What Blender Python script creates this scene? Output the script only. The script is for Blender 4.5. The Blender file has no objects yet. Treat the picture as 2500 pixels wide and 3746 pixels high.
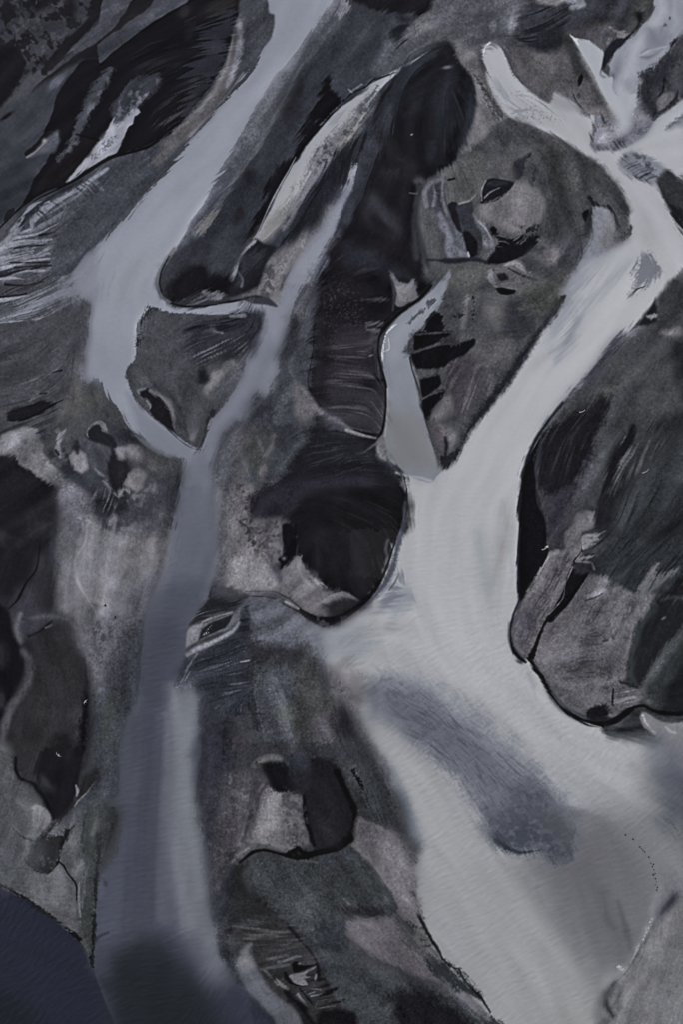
import bpy, math
import numpy as np
from mathutils import Vector
C = bpy.context.scene
# ---- camera: looking steeply down on the delta from a small plane ----------
TILT = math.radians(16); DIST = 416.; FOVV = 2 * math.atan(18 / 50)
cam_d = bpy.data.cameras.new('camera'); cam = bpy.data.objects.new('camera', cam_d); C.collection.objects.link(cam)
cam_d.sensor_fit = 'VERTICAL'; cam_d.sensor_height = 36; cam_d.lens = 50; cam_d.clip_start = 1; cam_d.clip_end = 20000
cam.rotation_euler = (TILT, 0, 0); cam.location = (0, -DIST * math.sin(TILT), DIST * math.cos(TILT)); C.camera = cam
# ---- light: soft overcast sky with a weak, very soft sun -------------------
SUN_EL, SUN_AZ = math.radians(38), math.radians(-50)      # azimuth of the sun, clockwise from +Y
w = bpy.data.worlds.new('World'); C.world = w; w.use_nodes = True
nt = w.node_tree; bg = nt.nodes['Background']; sky = nt.nodes.new('ShaderNodeTexSky')
sky.sky_type = 'NISHITA'; sky.sun_disc = False; sky.sun_elevation = SUN_EL; sky.sun_rotation = SUN_AZ; sky.air_density = 1.0; sky.dust_density = 4.0
hs = nt.nodes.new('ShaderNodeHueSaturation'); hs.inputs['Saturation'].default_value = .25      # a grey, clouded sky
nt.links.new(sky.outputs[0], hs.inputs['Color']); nt.links.new(hs.outputs[0], bg.inputs[0]); bg.inputs[1].default_value = .1
sd = bpy.data.lights.new('sun', 'SUN'); sd.energy = 1.2; sd.angle = math.radians(12); sd.color = (1, .98, .95)
so = bpy.data.objects.new('sun', sd); C.collection.objects.link(so)
sv = Vector((math.sin(SUN_AZ) * math.cos(SUN_EL), math.cos(SUN_AZ) * math.cos(SUN_EL), math.sin(SUN_EL)))
so.rotation_euler = sv.to_track_quat('Z', 'Y').to_euler()
C.view_settings.view_transform = 'Standard'; C.view_settings.look = 'None'; C.view_settings.exposure = 0.0; C.view_settings.gamma = 1

STEP = 2.4
# ---- sediment map painter (pure numpy) ---------------------------------
import numpy as np, math
rng = np.random.default_rng(7)
X0, X1, Y0, Y1 = -160, 2660, -200, 3946
xs = np.arange(X0, X1 + 1, STEP, dtype=np.float32); ys = np.arange(Y0, Y1 + 1, STEP, dtype=np.float32)
NW, NH = len(xs), len(ys)

def resize(a, h, w):
    """bilinear resize"""
    H, W = a.shape[:2]
    y = np.linspace(0, H - 1, h).astype(np.float32); x = np.linspace(0, W - 1, w).astype(np.float32)
    yi = np.minimum(y.astype(int), H - 2); xi = np.minimum(x.astype(int), W - 2)
    fy = (y - yi).reshape(-1, 1); fx = (x - xi).reshape(1, -1)
    r0 = a[yi]; r1 = a[yi + 1]
    r = r0 * (1 - fy) + r1 * fy
    return r[:, xi] * (1 - fx) + r[:, xi + 1] * fx
def sm(t):
    t = np.clip(t, 0, 1); return t * t * (3 - 2 * t)
def cubic_up(a, h, w):
    H, W = a.shape
    def ax(a, n, axis):
        N = a.shape[axis]
        p = np.linspace(1, N - 3.001, n); i = p.astype(int); f = (p - i).astype(np.float32)
        sh = [1, 1]; sh[axis] = n; f = f.reshape(sh)
        t = lambda k: np.take(a, i + k, axis)
        w0 = (1 - f) ** 3 / 6; w1 = (3 * f ** 3 - 6 * f ** 2 + 4) / 6; w3 = f ** 3 / 6; w2 = 1 - w0 - w1 - w3
        return w0 * t(-1) + w1 * t(0) + w2 * t(1) + w3 * t(2)
    return ax(ax(a, h, 0), w, 1)
def noise(scale, octv=1):
    """smooth noise, unit variance; scale in photo px"""
    out = 0; amp = 1; tot = 0
    for o in range(octv):
        s = max(scale / 2 ** o, STEP)
        h = max(int((Y1 - Y0) / s) + 4, 5); w = max(int((X1 - X0) / s) + 4, 5)
        n = rng.standard_normal((h, w)).astype(np.float32)
        n = n if s <= STEP else cubic_up(n, NH, NW)
        n = n if n.shape == (NH, NW) else resize(n, NH, NW)
        out = out + amp * n / n.std(); tot += amp * amp; amp *= .55
    return (out / math.sqrt(tot)).astype(np.float32)
def blur(a, r):
    r = int(round(r / STEP))
    if r < 1: return a
    for _ in range(2):
        for axis in (0, 1):
            p = [(0, 0), (0, 0)]; p[axis] = (r + 1, r)
            c = np.cumsum(np.pad(a, p, mode='edge'), axis, dtype=np.float64)
            n = a.shape[axis]; s = 2 * r + 1
            a = ((np.take(c, np.arange(s, s + n), axis) - np.take(c, np.arange(0, n), axis)) / s).astype(np.float32)
    return a

K = 1000 / 1568.
TILES = {c + r: (ox, oy, K) for c, ox in zip('012', (0, 750, 1500)) for r, oy in zip('0123', (0, 900, 1800, 2746))}
TILES['O'] = (0, 0, 2500 / 1568.); TILES['Z'] = (2000, 0, 500 / 1568.); TILES['Y'] = (0, 1500, 500 / 1568.); TILES['W'] = (1828, 1280, 672 / 1136.); TILES['V'] = (1500, 500, 650 / 896.); TILES['U'] = (548, 1536, 987 / 896.); TILES['T'] = (658, 2414, 987 / 896.); TILES['M'] = (0, 0, 804 / 896.); TILES['N'] = (0, 2561, 1000 / 896.); TILES['X'] = (1050, 3250, 400 / 1568.)
def pts(t, s):
    ox, oy, k = TILES[t]
    v = np.array([float(q) for q in s.split()], dtype=np.float32).reshape(-1, 2)
    return v * k + np.array([ox, oy], dtype=np.float32)
def crom(p, closed, n=5):
    N = len(p)
    if N < 3 : return p
    if closed: q = np.vstack([p[-1:], p, p[:2]])
    else: q = np.vstack([2 * p[:1] - p[1:2], p, 2 * p[-1:] - p[-2:-1]])
    out = []
    for i in range(len(q) - 3):
        a, b, c, d = q[i:i + 4]
        for k in range(n):
            t = k / n
            cr = .5 * (2 * b + (c - a) * t + (2 * a - 5 * b + 4 * c - d) * t * t + (3 * b - a - 3 * c + d) * t ** 3)
            out.append(.7 * cr + .3 * (b + (c - b) * t))
    if not closed: out.append(p[-1])
    return np.array(out, dtype=np.float32)
def window(p, pad):
    i0 = max(int((p[:, 1].min() - pad - Y0) / STEP), 0); i1 = min(int((p[:, 1].max() + pad - Y0) / STEP) + 2, NH)
    j0 = max(int((p[:, 0].min() - pad - X0) / STEP), 0); j1 = min(int((p[:, 0].max() + pad - X0) / STEP) + 2, NW)
    return slice(i0, i1), slice(j0, j1)
def coarse(sl, cells):
    h = sl[0].stop - sl[0].start; w = sl[1].stop - sl[1].start
    f = 1 if h * w < cells else (h * w / cells) ** .5
    ch, cw = max(int(h / f), 2), max(int(w / f), 2)
    yy = np.linspace(ys[sl[0]][0], ys[sl[0]][-1], ch).astype(np.float32); xx = np.linspace(xs[sl[1]][0], xs[sl[1]][-1], cw).astype(np.float32)
    return h, w, xx[None, :], yy[:, None]
def segdist(p, closed, xx, yy, wid=None):
    d = np.full((yy.size, xx.size), 1e9, np.float32); ins = np.zeros(d.shape, bool); wv = np.zeros(d.shape, np.float32) if wid is not None else None
    n = len(p)
    for i in range(n if closed else n - 1):
        ax, ay = p[i]; bx, by = p[(i + 1) % n]
        ex, ey = bx - ax, by - ay; L = ex * ex + ey * ey + 1e-6
        t = np.clip(((xx - ax) * ex + (yy - ay) * ey) / L, 0, 1)
        q = np.hypot(xx - ax - t * ex, yy - ay - t * ey)
        if wid is not None:
            q = q - (wid[i] + (wid[(i + 1) % n] - wid[i]) * t)
        np.minimum(d, q, out=d)
        if closed:
            c = ((ay > yy) != (by > yy)) & (xx < ex * (yy - ay) / (ey if abs(ey) > 1e-6 else 1e-6) + ax)
            ins ^= c
    if closed: d = np.where(ins, -d, d)
    return d
def sdf(p, closed, pad, wid=None):
    sl = window(p, pad)
    if sl[0].stop <= sl[0].start + 1 or sl[1].stop <= sl[1].start + 1: return None
    h, w, xx, yy = coarse(sl, 90000)
    d = segdist(p, closed, xx, yy, wid)
    return sl, resize(d, h, w)
def hexc(s): return np.array([int(s[i:i + 2], 16) for i in (0, 2, 4)], dtype=np.float32) / 255

A = np.zeros((NH, NW, 3), np.float32); A[:] = hexc('484a51')
GR = np.full((NH, NW), 1.0, np.float32)            # grain amplitude
WATER = np.zeros((NH, NW), np.float32)
REG = np.zeros((NH, NW), np.int32); REGN = ['ground']
DIRS = []

def mask_of(sl, d, soft, rough, fing, sp):
    e = d
    if rough: e = e + rough * (NB[sl] * .6 + NM[sl] * .4)
    if fing: e = e + fing * (.62 * LL[sl] + .3 * LS[sl]); soft = max(soft, .55 * fing)
    if sp: e = e + sp * (.55 * NF[sl] + .4 * LS[sl]); soft = max(soft, sp * .9)
    return sm(.5 - e / (2 * max(soft, STEP * .6)))
def lay(sl, m, col):
    A[sl] += (hexc(col) - A[sl]) * m[..., None]
def P(t, s, col, soft=6, rough=4, fing=0, op=1, sp=0, water=None, reg=None, grain=None, sharp=False):
    p = crom(pts(t, s), True) if not sharp else pts(t, s)
    if not reg and water is None and soft >= 7: soft *= 1.4; rough *= 1.5
    r = sdf(p, True, soft + rough * 2 + fing * 2.5 + sp * 2)
    if r is None: return
    sl, d = r
    m = mask_of(sl, d, soft, rough, fing, sp)
    lay(sl, m * op, col)
    if grain is not None: GR[sl] += (grain - GR[sl]) * m * op
    if water is not None: WATER[sl] += (water - WATER[sl]) * m
    if reg:
        if water is None: WATER[sl] *= 1 - m
        if reg not in REGN: REGN.append(reg)
        REG[sl][m > .5] = REGN.index(reg)
def R(t, s, reg, rough=0, fing=0):
    """region id only (which object a patch of ground belongs to)"""
    sl, d = sdf(crom(pts(t, s), True), True, 10)
    if reg not in REGN: REGN.append(reg)
    REG[sl][mask_of(sl, d, 3, rough, fing, 0) > .5] = REGN.index(reg)
def L(t, s, w, col, soft=4, rough=2, fing=0, op=1, sp=0, grain=None):
    """ribbon; w: half width in tile px, one number or a list"""
    k = TILES[t][2]; q = pts(t, s)
    w = [w] * len(q) if np.isscalar(w) else list(w)
    p = crom(q, False)
    wi = np.interp(np.linspace(0, 1, len(p)), np.linspace(0, 1, len(w)), np.array(w) * k).astype(np.float32)
    r = sdf(p, False, soft + rough * 2 + fing * 2.5 + sp * 2 + max(wi), wi)
    if r is None: return
    sl, d = r
    m = mask_of(sl, d, soft, rough, fing, sp)
    lay(sl, m * op, col)
    if grain is not None: GR[sl] += (grain - GR[sl]) * m * op
def G(t, x, y, rx, ry, ang, col, op=1, fing=0):
    """soft gaussian patch"""
    ox, oy, k = TILES[t]; cx, cy, rx, ry = x * k + ox, y * k + oy, rx * k, ry * k
    R_ = 2.6 * max(rx, ry)
    sl = window(np.array([[cx - R_, cy - R_], [cx + R_, cy + R_]]), 0)
    if sl[0].stop <= sl[0].start + 1 or sl[1].stop <= sl[1].start + 1: return
    dx = xs[sl[1]][None, :] - cx; dy = ys[sl[0]][:, None] - cy
    a = math.radians(ang); u = dx * math.cos(a) + dy * math.sin(a); v = -dx * math.sin(a) + dy * math.cos(a)
    e = (u / rx) ** 2 + (v / ry) ** 2
    if fing: e = e + fing * LL[sl]
    e = e + .3 * NB[sl] + .12 * NM[sl]
    m = np.exp(-np.clip(e, 0, 20)); m = np.clip(m * 1.0 - .01, 0, 1)
    lay(sl, m * op, col)
def S(t, s, col, thr=0.2, wid=.6, soft=12, rough=4, op=1, fld='L'):
    """streaks: where the flow-aligned noise passes a threshold inside an outline"""
    r = sdf(crom(pts(t, s), True), True, soft + rough * 2)
    if r is None: return
    sl, d = r
    m = mask_of(sl, d, soft, rough, 0, 0)
    f = {'L': LL, 'S': LS, 'F': NF, 'M': NM, 'B': NB, 'X': NX, 'Q': NQ}[fld][sl]
    lay(sl, m * op * sm((f - thr + .5 * wid) / (2.2 * wid)), col)
def D(t, s):
    p = pts(t, s)
    for i in range(len(p) - 1):
        DIRS.append((*((p[i] + p[i + 1]) / 2), math.atan2(p[i + 1][1] - p[i][1], p[i + 1][0] - p[i][0])))

def build_fields():
    global LL, LS, LW, NR, NQ, NF, NM, NB, NX, TH, NH1
    d = np.array(DIRS, dtype=np.float32)
    gh, gw = 100, 70
    gy = np.linspace(Y0, Y1, gh)[:, None, None]; gx = np.linspace(X0, X1, gw)[None, :, None]
    w = 1 / (((gx - d[:, 0]) ** 2 + (gy - d[:, 1]) ** 2) / 90. ** 2 + .3) ** 1.7
    c = (w * np.cos(2 * d[:, 2])).sum(-1); s_ = (w * np.sin(2 * d[:, 2])).sum(-1)
    c = resize(c.astype(np.float32), NH, NW); s_ = resize(s_.astype(np.float32), NH, NW)
    # a little wander
    NB = noise(90, 5); NM = noise(26, 3); NX = noise(150, 5)
    TH = .5 * np.arctan2(s_, c) + .10 * NB
    NH1 = noise(220, 5)
    vx = np.cos(TH); vy = np.sin(TH)
    NF = noise(STEP * 1.6, 2)
    src = noise(STEP * 1.6) + .45 * noise(STEP * 4)
    J, I = np.meshgrid(np.arange(NW, dtype=np.float32), np.arange(NH, dtype=np.float32))
    def lic(src, n):
        acc = src.copy()
        for sg in (1, -1):
            px, py = J.copy(), I.copy()
            dx = vx; dy = vy
            for k in range(n):
                px += sg * dx * 1.4; py += sg * dy * 1.4
                pi = np.clip(py, 0, NH - 1).astype(np.int32); pj = np.clip(px, 0, NW - 1).astype(np.int32)
                acc += src[pi, pj] * (1 - k / n)
                nx_, ny_ = vx[pi, pj], vy[pi, pj]
                f = np.where(nx_ * dx + ny_ * dy < 0, -1, 1)
                dx, dy = nx_ * f, ny_ * f
        acc -= blur(acc, 45); return (acc / acc.std()).astype(np.float32)
    m = 3. / STEP
    # ripples: crests across the flow, leaning a little to one side
    a2 = 2 * (TH + math.pi / 2); b2 = 2 * math.radians(-22)
    rp = .5 * np.arctan2(.45 * np.sin(a2) + .55 * math.sin(b2), .45 * np.cos(a2) + .55 * math.cos(b2)) + .06 * NB
    ux, uy = vx, vy; vx, vy = np.cos(rp), np.sin(rp)
    NR = lic(noise(6.5), int(5 * m)); NR = NR - blur(NR, 10); NR /= NR.std()
    vx, vy = ux, uy
    NQ = noise(11, 2)
    LL = lic(src, int(22 * m)); LS = lic(noise(STEP * 1.5), int(8 * m)); LW = lic(noise(STEP * 11), int(45 * m))

def finish():
    """fine tone of sand and water: grain, faint flow marks, faint mottling"""
    global A
    for c in range(3):                       # crisp sediment edges after all the soft blending
        a = A[..., c]; A[..., c] = np.clip(a + .55 * (a - blur(a, 5)) + .12 * (a - blur(a, 34)), a * .6, a * 1.5)
    wt = np.clip(WATER, 0, 1); land = 1 - wt
    dk = np.clip(A.mean(-1) / .3, .35, 1.2)
    tone = 1 + land * (.018 * LL + .02 * LS + .055 * LW + .035 * NM * dk + .035 * NX * dk + .046 * NF * GR) + wt * (.006 * blur(LL, 4) + .012 * LW + .008 * NX + .012 * NF * GR)
    A *= np.clip(tone, .6, 1.5)[..., None]
    # faint hue drift between violet, blue and olive sand
    h = (land * .002 * np.clip(NH1, -2, 2))[..., None]; A += h * np.array([.6, .1, -.9], np.float32) * A.mean(-1, keepdims=True) / .3
    # blue-grey wet sand is deeper than a first look suggests
    g = A.mean(-1, keepdims=True); A = g + (A - g) * (1 - .26 * land[..., None])
    g = A.mean(-1); bl = np.clip((A[..., 2] - A[..., 0]) / g / .17, 0, 1) * np.interp(g, [.1, .16, .34, .42], [0, 1, 1, 0])
    A *= (1 - .17 * land * bl)[..., None]
    warm = np.clip(A[..., 0] - A[..., 2], 0, 1) * land * .42; A[..., 0] -= warm; A[..., 2] += warm
    A *= 1 + land[..., None] * np.array([-.014, -.012, .022], np.float32)
    A *= 1 + wt[..., None] * np.array([-.006, -.001, .012], np.float32)
    A = np.clip(A, .05, .9)
def soften_margins():
    """banks that fade into wet sand: water edges blend over a varying width"""
    global A
    wt = np.clip(WATER, 0, 1); e = np.clip(blur(4 * wt * (1 - wt), 16) * 2.2, 0, 1)
    k = e * sm(.42 + .45 * NX + .25 * NB)
    for c in range(3): A[..., c] += (blur(A[..., c], 13) - A[..., c]) * k * .85
def soften_zones(zs, r=15):
    """smoky silt: here the water dissolves into its banks"""
    M = np.zeros((NH, NW), np.float32)
    for x, y, rx, ry, ang in zs:
        k = 2500 / 1568.; x, y, rx, ry = x * k, y * k, rx * k, ry * k; a = math.radians(ang)
        sl = window(np.array([[x, y]]), 2.2 * max(rx, ry))
        dx = xs[sl[1]][None, :] - x; dy = ys[sl[0]][:, None] - y
        u = dx * math.cos(a) + dy * math.sin(a); v = -dx * math.sin(a) + dy * math.cos(a)
        M[sl] = np.maximum(M[sl], np.exp(-((u / rx) ** 2 + (v / ry) ** 2) ** 1.5))
    M *= .92
    for c in range(3): A[..., c] += (blur(A[..., c], r) - A[..., c]) * M
def soften_ground(r):
    for c in range(3): A[..., c] = blur(A[..., c], r)
import random
# ---- flow directions (overview px) --------------------------------------
for q in ("690 0 640 90 560 220 460 380 330 520 250 640 250 800 260 880 330 980 420 1040", "860 170 700 340 640 480 580 570", "800 350 740 500 660 660 600 780 520 920 460 1030 430 1200 400 1400 360 1560 330 1750 310 2000 290 2200",
          "520 180 440 300 300 420 100 600", "545 90 430 105", "530 150 410 165", "500 200 390 225", "470 250 380 280", "450 40 380 70", "60 560 10 580", "120 560 20 600", "150 640 20 700", "100 800 0 860", "60 870 0 890", "20 120 200 0", "40 300 160 180", "100 250 300 120", "440 90 330 110", "500 60 400 90", "330 180 250 330 150 420",
          "1130 120 1200 230 1340 320 1420 400 1480 480 1540 560", "1340 120 1400 250 1420 300", "1568 330 1440 350", "1500 20 1430 130 1420 200", "1460 560 1330 720 1200 860 1090 1020 1020 1180 1010 1350 1050 1480 1180 1620 1350 1740 1500 1850",
          "1180 1150 1160 1400", "940 1400 820 1420 740 1480", "900 1560 1000 1640 1150 1760 1280 1900", "880 1650 990 1740 1060 1860 1150 2010 1260 2180 1350 2349", "1300 1950 1350 2100 1400 2250",
          "1040 620 960 700 890 780 900 860 940 980 980 1060", "960 300 960 420", "900 320 850 480", "760 650 870 640", "740 780 870 770", "740 870 870 880", "700 1000 860 1020", "660 1120 900 1060", "740 1120 890 1180", "820 1240 860 1350",
          "560 560 640 500 740 400", "470 1560 560 1530", "470 1500 560 1480", "480 1430 570 1420", "620 1560 640 1700", "720 1550 760 1650", "570 1080 640 980", "600 1250 570 1320", "480 830 560 800", "430 760 580 740",
          "1300 900 1250 1000", "1568 850 1480 930 1400 1050 1330 1200", "1500 1000 1380 1200 1300 1330 1230 1480", "1568 1100 1450 1250 1350 1400", "1450 1400 1400 1560", "1300 1500 1420 1500", "1340 1600 1470 1590",
          "1080 720 1200 740", "1100 620 1170 590", "1030 860 1060 800", "1080 900 1180 700", "1200 260 1330 330 1400 460", "1100 320 1150 420", "1180 400 1170 500", "1000 600 1000 480", "1010 110 1100 60", "1180 70 1330 20", "1200 200 1260 230",
          "20 1200 130 1150", "60 1300 20 1400", "130 1480 160 1600 120 1780", "40 1650 20 1730", "200 1250 200 1350", "300 1250 260 1400", "250 1560 280 1700", "230 1900 210 2150", "60 1850 30 1950", "60 2050 130 2060", "40 2200 120 2230",
          "500 1650 480 1800", "560 1800 520 1950", "700 1780 780 1900", "620 1950 600 1880", "700 2030 800 2150 950 2300", "600 2130 690 2130", "640 2200 720 2180", "660 2260 740 2240", "900 2100 1000 2200", "880 1950 930 2050", "1450 2200 1400 2280"):
    D('O', q)
build_fields()

def base_layers():
    # broad ground tones
    P('O', "-100 -120 620 -120 540 60 440 180 300 310 120 500 -100 620", '41434b', 30, 10, reg='left_sand_flat')
    P('O', "-100 560 120 470 330 340 470 330 300 520 190 640 205 760 195 880 140 960 -100 990", '4a4c51', 20, 8, grain=1.6)
    P('O', "-100 940 140 940 190 880 300 930 420 1050 400 1230 250 1240 140 1150 -100 1100", '48494c', 20, 10, grain=1.5)
    P('O', "120 1130 260 1190 400 1200 400 1330 330 1480 300 1560 220 1580 190 1450 130 1390 110 1290", '6f6e70', 26, 14)
    P('O', "-100 1060 60 1055 130 1110 140 1180 125 1290 100 1350 70 1400 -100 1440", '232226', 14, 6, reg='left_black_bar')
    P('O', "-100 1380 20 1370 110 1340 190 1440 210 1560 215 1680 200 1780 140 1880 80 1820 20 1740 -100 1640", '2b2a2d', 12, 5)
    P('O', "200 1450 270 1430 330 1440 320 1610 290 1740 250 1900 210 1950 170 1880 215 1700", '43474f', 12, 10, grain=1.8)
    P('O', "-100 1650 30 1720 70 1810 140 1890 230 1830 240 1960 225 2100 212 2215 120 2090 -100 1960", '515456', 14, 8, grain=1.3)
    P('O', "400 1560 480 1380 570 1390 740 1490 830 1640 910 1830 940 1980 990 2120 1120 2400 640 2400 520 2230 480 2080 470 1900 440 1700", '3f4145', 12, 6, grain=1.6, reg='lower_sand_bar')
    P('O', "1190 1120 1240 1000 1320 900 1480 740 1620 600 1700 900 1700 1660 1380 1660 1290 1600 1220 1500 1180 1430 1190 1300", '3d4041', 10, 6, grain=1.7, reg='right_sand_bar')
    P('O', "1010 60 1120 0 1700 -60 1700 420 1500 520 1330 680 1250 800 1080 1040 1010 1060 960 900 980 700 1000 450", '505257', 20, 8, grain=1.5, reg='upper_sand_bar')
    P('O', "560 300 700 130 800 0 1000 0 1060 100 1100 250 1060 420 980 640 880 760 880 980 940 1100 930 1250 830 1400 700 1390 560 1330 500 1360 490 1150 520 950 640 820 720 600 420 720 370 650 450 520", '3d4048', 14, 8, grain=1.4, reg='middle_sand_bar')

def t00():
    # top left dappled shallows
    P('M', "-40 -40 440 -40 410 60 330 170 260 260 150 390 -40 490", '3d3f47', 14, 8)
    S('M', "-40 -40 440 -40 400 90 330 180 250 270 140 390 -40 480", '242327', -.1, .45, fld='M', soft=20); S('M', "-40 -40 300 -40 280 160 200 300 -40 420", '222125', .1, .4, fld='B', soft=20); S('M', "60 0 260 0 280 140 160 260 60 200", '4a4b50', .5, .5, fld='Q', soft=20, op=.7)
    P('M', "-40 205 60 195 105 260 62 330 40 400 -40 450", '1f1e22', 6, 9); P('M', "150 300 210 290 260 250 180 340 100 400 40 440 30 420", '4b4d53', 8, 8, op=.8)
    P('M', "400 -30 445 0 405 90 330 160 262 240 190 300 175 285 240 200 330 105", '232226', 5, 7); P('M', "440 -30 555 -30 522 32 462 66 446 108 330 182 262 236 330 160 392 98", '4d505a', 5, 5)
    P('M', "560 -30 650 -30 592 48 500 112 402 190 412 262 342 254 250 302 152 388 142 372 220 300 300 238 400 168 482 98", '242327', 4, 4); P('M', "650 -30 800 -30 700 52 600 112 500 182 432 252 408 268 398 240 480 160 590 90", '474a54', 5, 4); G('M', 600, 80, 50, 16, -35, '52555e', .6)
    L('M', "-20 490 40 470 100 420 140 390", [6, 8, 7, 4], '222126', 5, 5); L('M', "-20 480 40 440 120 400", [4, 6, 3], '4b4d53', 5, 5)
    P('00', "-60 700 200 540 470 358 430 420 330 560 300 650 240 770 300 870 230 980 150 1130 0 1310 -60 1380", '3f424a', 10, 5, grain=.6)
    P('00', "-60 980 200 860 280 900 170 1090 0 1290 -60 1300", '383b44', 30, 8)
    G('00', 330, 470, 60, 20, -45, '555863', .8); G('00', 120, 760, 160, 40, -30, '484c55', .6)
    G('00', 40, 670, 40, 10, -35, '1e1d21', 1)
    # black basin
    P('00', "1100 -30 1376 -30 1370 90 1338 165 1325 250 1290 360 1240 450 1160 560 1080 660 990 760 900 810 760 870 640 905 520 970 420 1035 330 1085 200 1150 135 1170 170 1090 230 980 300 880 335 820 325 760 250 770 300 660 330 560 400 450 470 358 560 345 580 372 640 312 740 232 870 140 960 85 1060 35", '1c1b1f', 4, 2, fing=2, reg='black_basin', grain=.5)
    L('00', "1110 0 1010 60 870 145 740 235 640 315 580 375", [3, 5, 5, 4, 4, 6], '121318', 3, 1)
    P('00', "1340 165 1325 250 1290 360 1240 450 1160 560 1080 660 1060 620 1110 550 1160 470 1080 460 1110 370 1180 310 1150 260 1110 250 1110 190 1180 160 1260 110 1330 60", '363842', 10, 6, fing=26)
    G('00', 1270, 30, 110, 40, -20, '2f2d2e', .9, .15); G('00', 1060, 70, 40, 25, -40, '2f2d2f', .8)
    S('00', "880 700 1000 540 1120 430 1180 470 1080 640 960 740", '39373a', .3, .8, soft=30)
    S('00', "700 300 900 220 1050 330 980 480 820 420", '25252a', .2, .8, soft=30)
    P('00', "1060 170 1110 140 1130 200 1100 240 1060 230", '2a2c33', 10, 6, fing=6, op=.7)
    L('00', "625 400 570 480 520 570 490 660 440 770 390 830 340 910", [16, 26, 28, 24, 22, 12, 6], '42454d', 10, 5, fing=5, sp=3)
    L('00', "600 440 540 560 480 680 420 790", [5, 10, 12, 8], '62656c', 10, 3, fing=4, sp=5, op=.6)
    P('00', "900 455 860 510 800 560 720 650 660 680 655 620 690 570 720 510 800 470", '43464e', 12, 6, fing=8, sp=5)
    S('00', "880 470 720 650 650 640 720 510", '686b74', .3, .6, fld='M', op=.6)
    P('00', "845 540 800 590 780 620 800 650 770 670 765 720 740 740 720 790 700 820 665 880 620 905 500 975 410 1035 375 1045 440 980 490 915 560 820 590 800 610 750 640 700 660 670 690 690 740 650 770 590", '858790', 4, 3, fing=3)
    P('00', "500 920 580 800 650 720 700 720 660 830 620 890 520 950 430 1010", '96989f', 14, 3)
    G('00', 545, 870, 35, 18, -50, '6d6e72', .7); L('00', "570 805 540 850 500 900", 9, '5c5d62', 5, 3)
    P('00', "490 790 570 800 540 850 470 930 400 990 300 1060 190 1130 230 1030 330 920 420 830", '211f22', 6, 3, grain=.8)
    P('00', "250 768 200 830 140 882 152 902 195 880 255 810 300 790 300 760", '1f1e22', 4, 3)
    P('00', "262 800 330 755 345 800 330 850 300 870 240 890 160 910 190 880", '4d5058', 8, 4); G('00', 255, 812, 14, 14, 0, '8b8986', .9); L('00', "250 830 200 880 155 908", 5, '6e6d6c', 4, 2)
    # bar between basin and channel
    P('00', "1380 -30 1520 -30 1545 70 1575 90 1560 200 1500 290 1440 380 1380 440 1300 540 1200 660 1080 790 1000 900 880 1040 780 1160 640 1310 500 1450 390 1575 280 1560 330 1400 360 1280 480 1130 640 960 760 880 900 820 1000 760 1100 660 1200 540 1290 400 1340 240 1370 100", '474a52', 6, 3, grain=1.6, reg='left_sand_bar')
    L('00', "1375 120 1360 250 1310 420 1240 560 1150 680 1050 770 950 830", [16, 26, 36, 40, 40, 34, 16], '5f5d5f', 18, 5, fing=4)
    L('00', "1375 140 1380 220 1365 320 1330 430 1300 500", [14, 22, 18, 14, 8], '7f8088', 8, 3, fing=3, sp=3)
    L('00', "1340 200 1300 380 1230 520 1120 660 1000 770", [4, 8, 14, 14, 6], '7a7674', 8, 4, fing=3, sp=3)
    L('00', "1110 690 1050 760 960 860 900 930", [20, 26, 30, 20], '5a5755', 14, 5, op=.8)
    G('00', 1470, 190, 60, 130, 10, '52555d', .8)
    L('00', "1395 420 1330 510 1200 660 1090 780", [5, 5, 6, 6], '6f7078', 6, 3, sp=2)
    S('00', "680 920 920 810 960 830 800 950 600 1060", '63656c', .9, .8, soft=30, op=.6)
    # white creek feather
    P('00', "580 990 400 1110 300 1200 330 1290 260 1330 180 1345 60 1390 -80 1460 -80 1640 240 1575 280 1500 320 1390 420 1200 560 1050", '555860', 12, 6, fing=22)
    L('00', "615 975 520 1040 400 1110 300 1170 230 1210 180 1270", [7, 9, 10, 13, 15, 8], '7a7c86', 7, 3, fing=3)
    L('00', "240 1160 170 1190 120 1250 60 1340 20 1400 -60 1480", [8, 12, 10, 10, 16, 40], '74777f', 7, 3, fing=3)
    S('00', "200 1190 330 1290 260 1340 60 1400 -80 1460 -80 1640 250 1570 280 1470 300 1330", '6d707a', .3, .8, soft=20)
    S('00', "150 1180 330 1270 320 1360 200 1350 100 1330", '2f323a', .4, .5, soft=10)
    for q, w in (("-60 1520 60 1490 160 1470 280 1455", 9), ("-60 1560 80 1530 160 1500 240 1492", 8), ("60 1400 180 1370 300 1372", 4), ("130 1360 240 1340 330 1290", 4), ("-60 1470 60 1440 180 1420", 6)):
        L('00', q, [w, w, w * .6, 1], '767983', 4, 2, fing=2)
    L('00', "910 808 840 850 740 880 640 907 520 975 420 1040 330 1085 200 1150 130 1180 0 1310 -60 1380", [3, 7, 8, 11, 10, 8, 7, 5, 5, 5, 5], '14161b', 3, 1)
    L('00', "320 1085 240 1120 180 1160 120 1230 40 1330", [3, 6, 5, 7, 4], '43464e', 5, 2)
    P('00', "40 1210 80 1190 85 1220 50 1260 20 1270", '252428', 4, 2)

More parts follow.
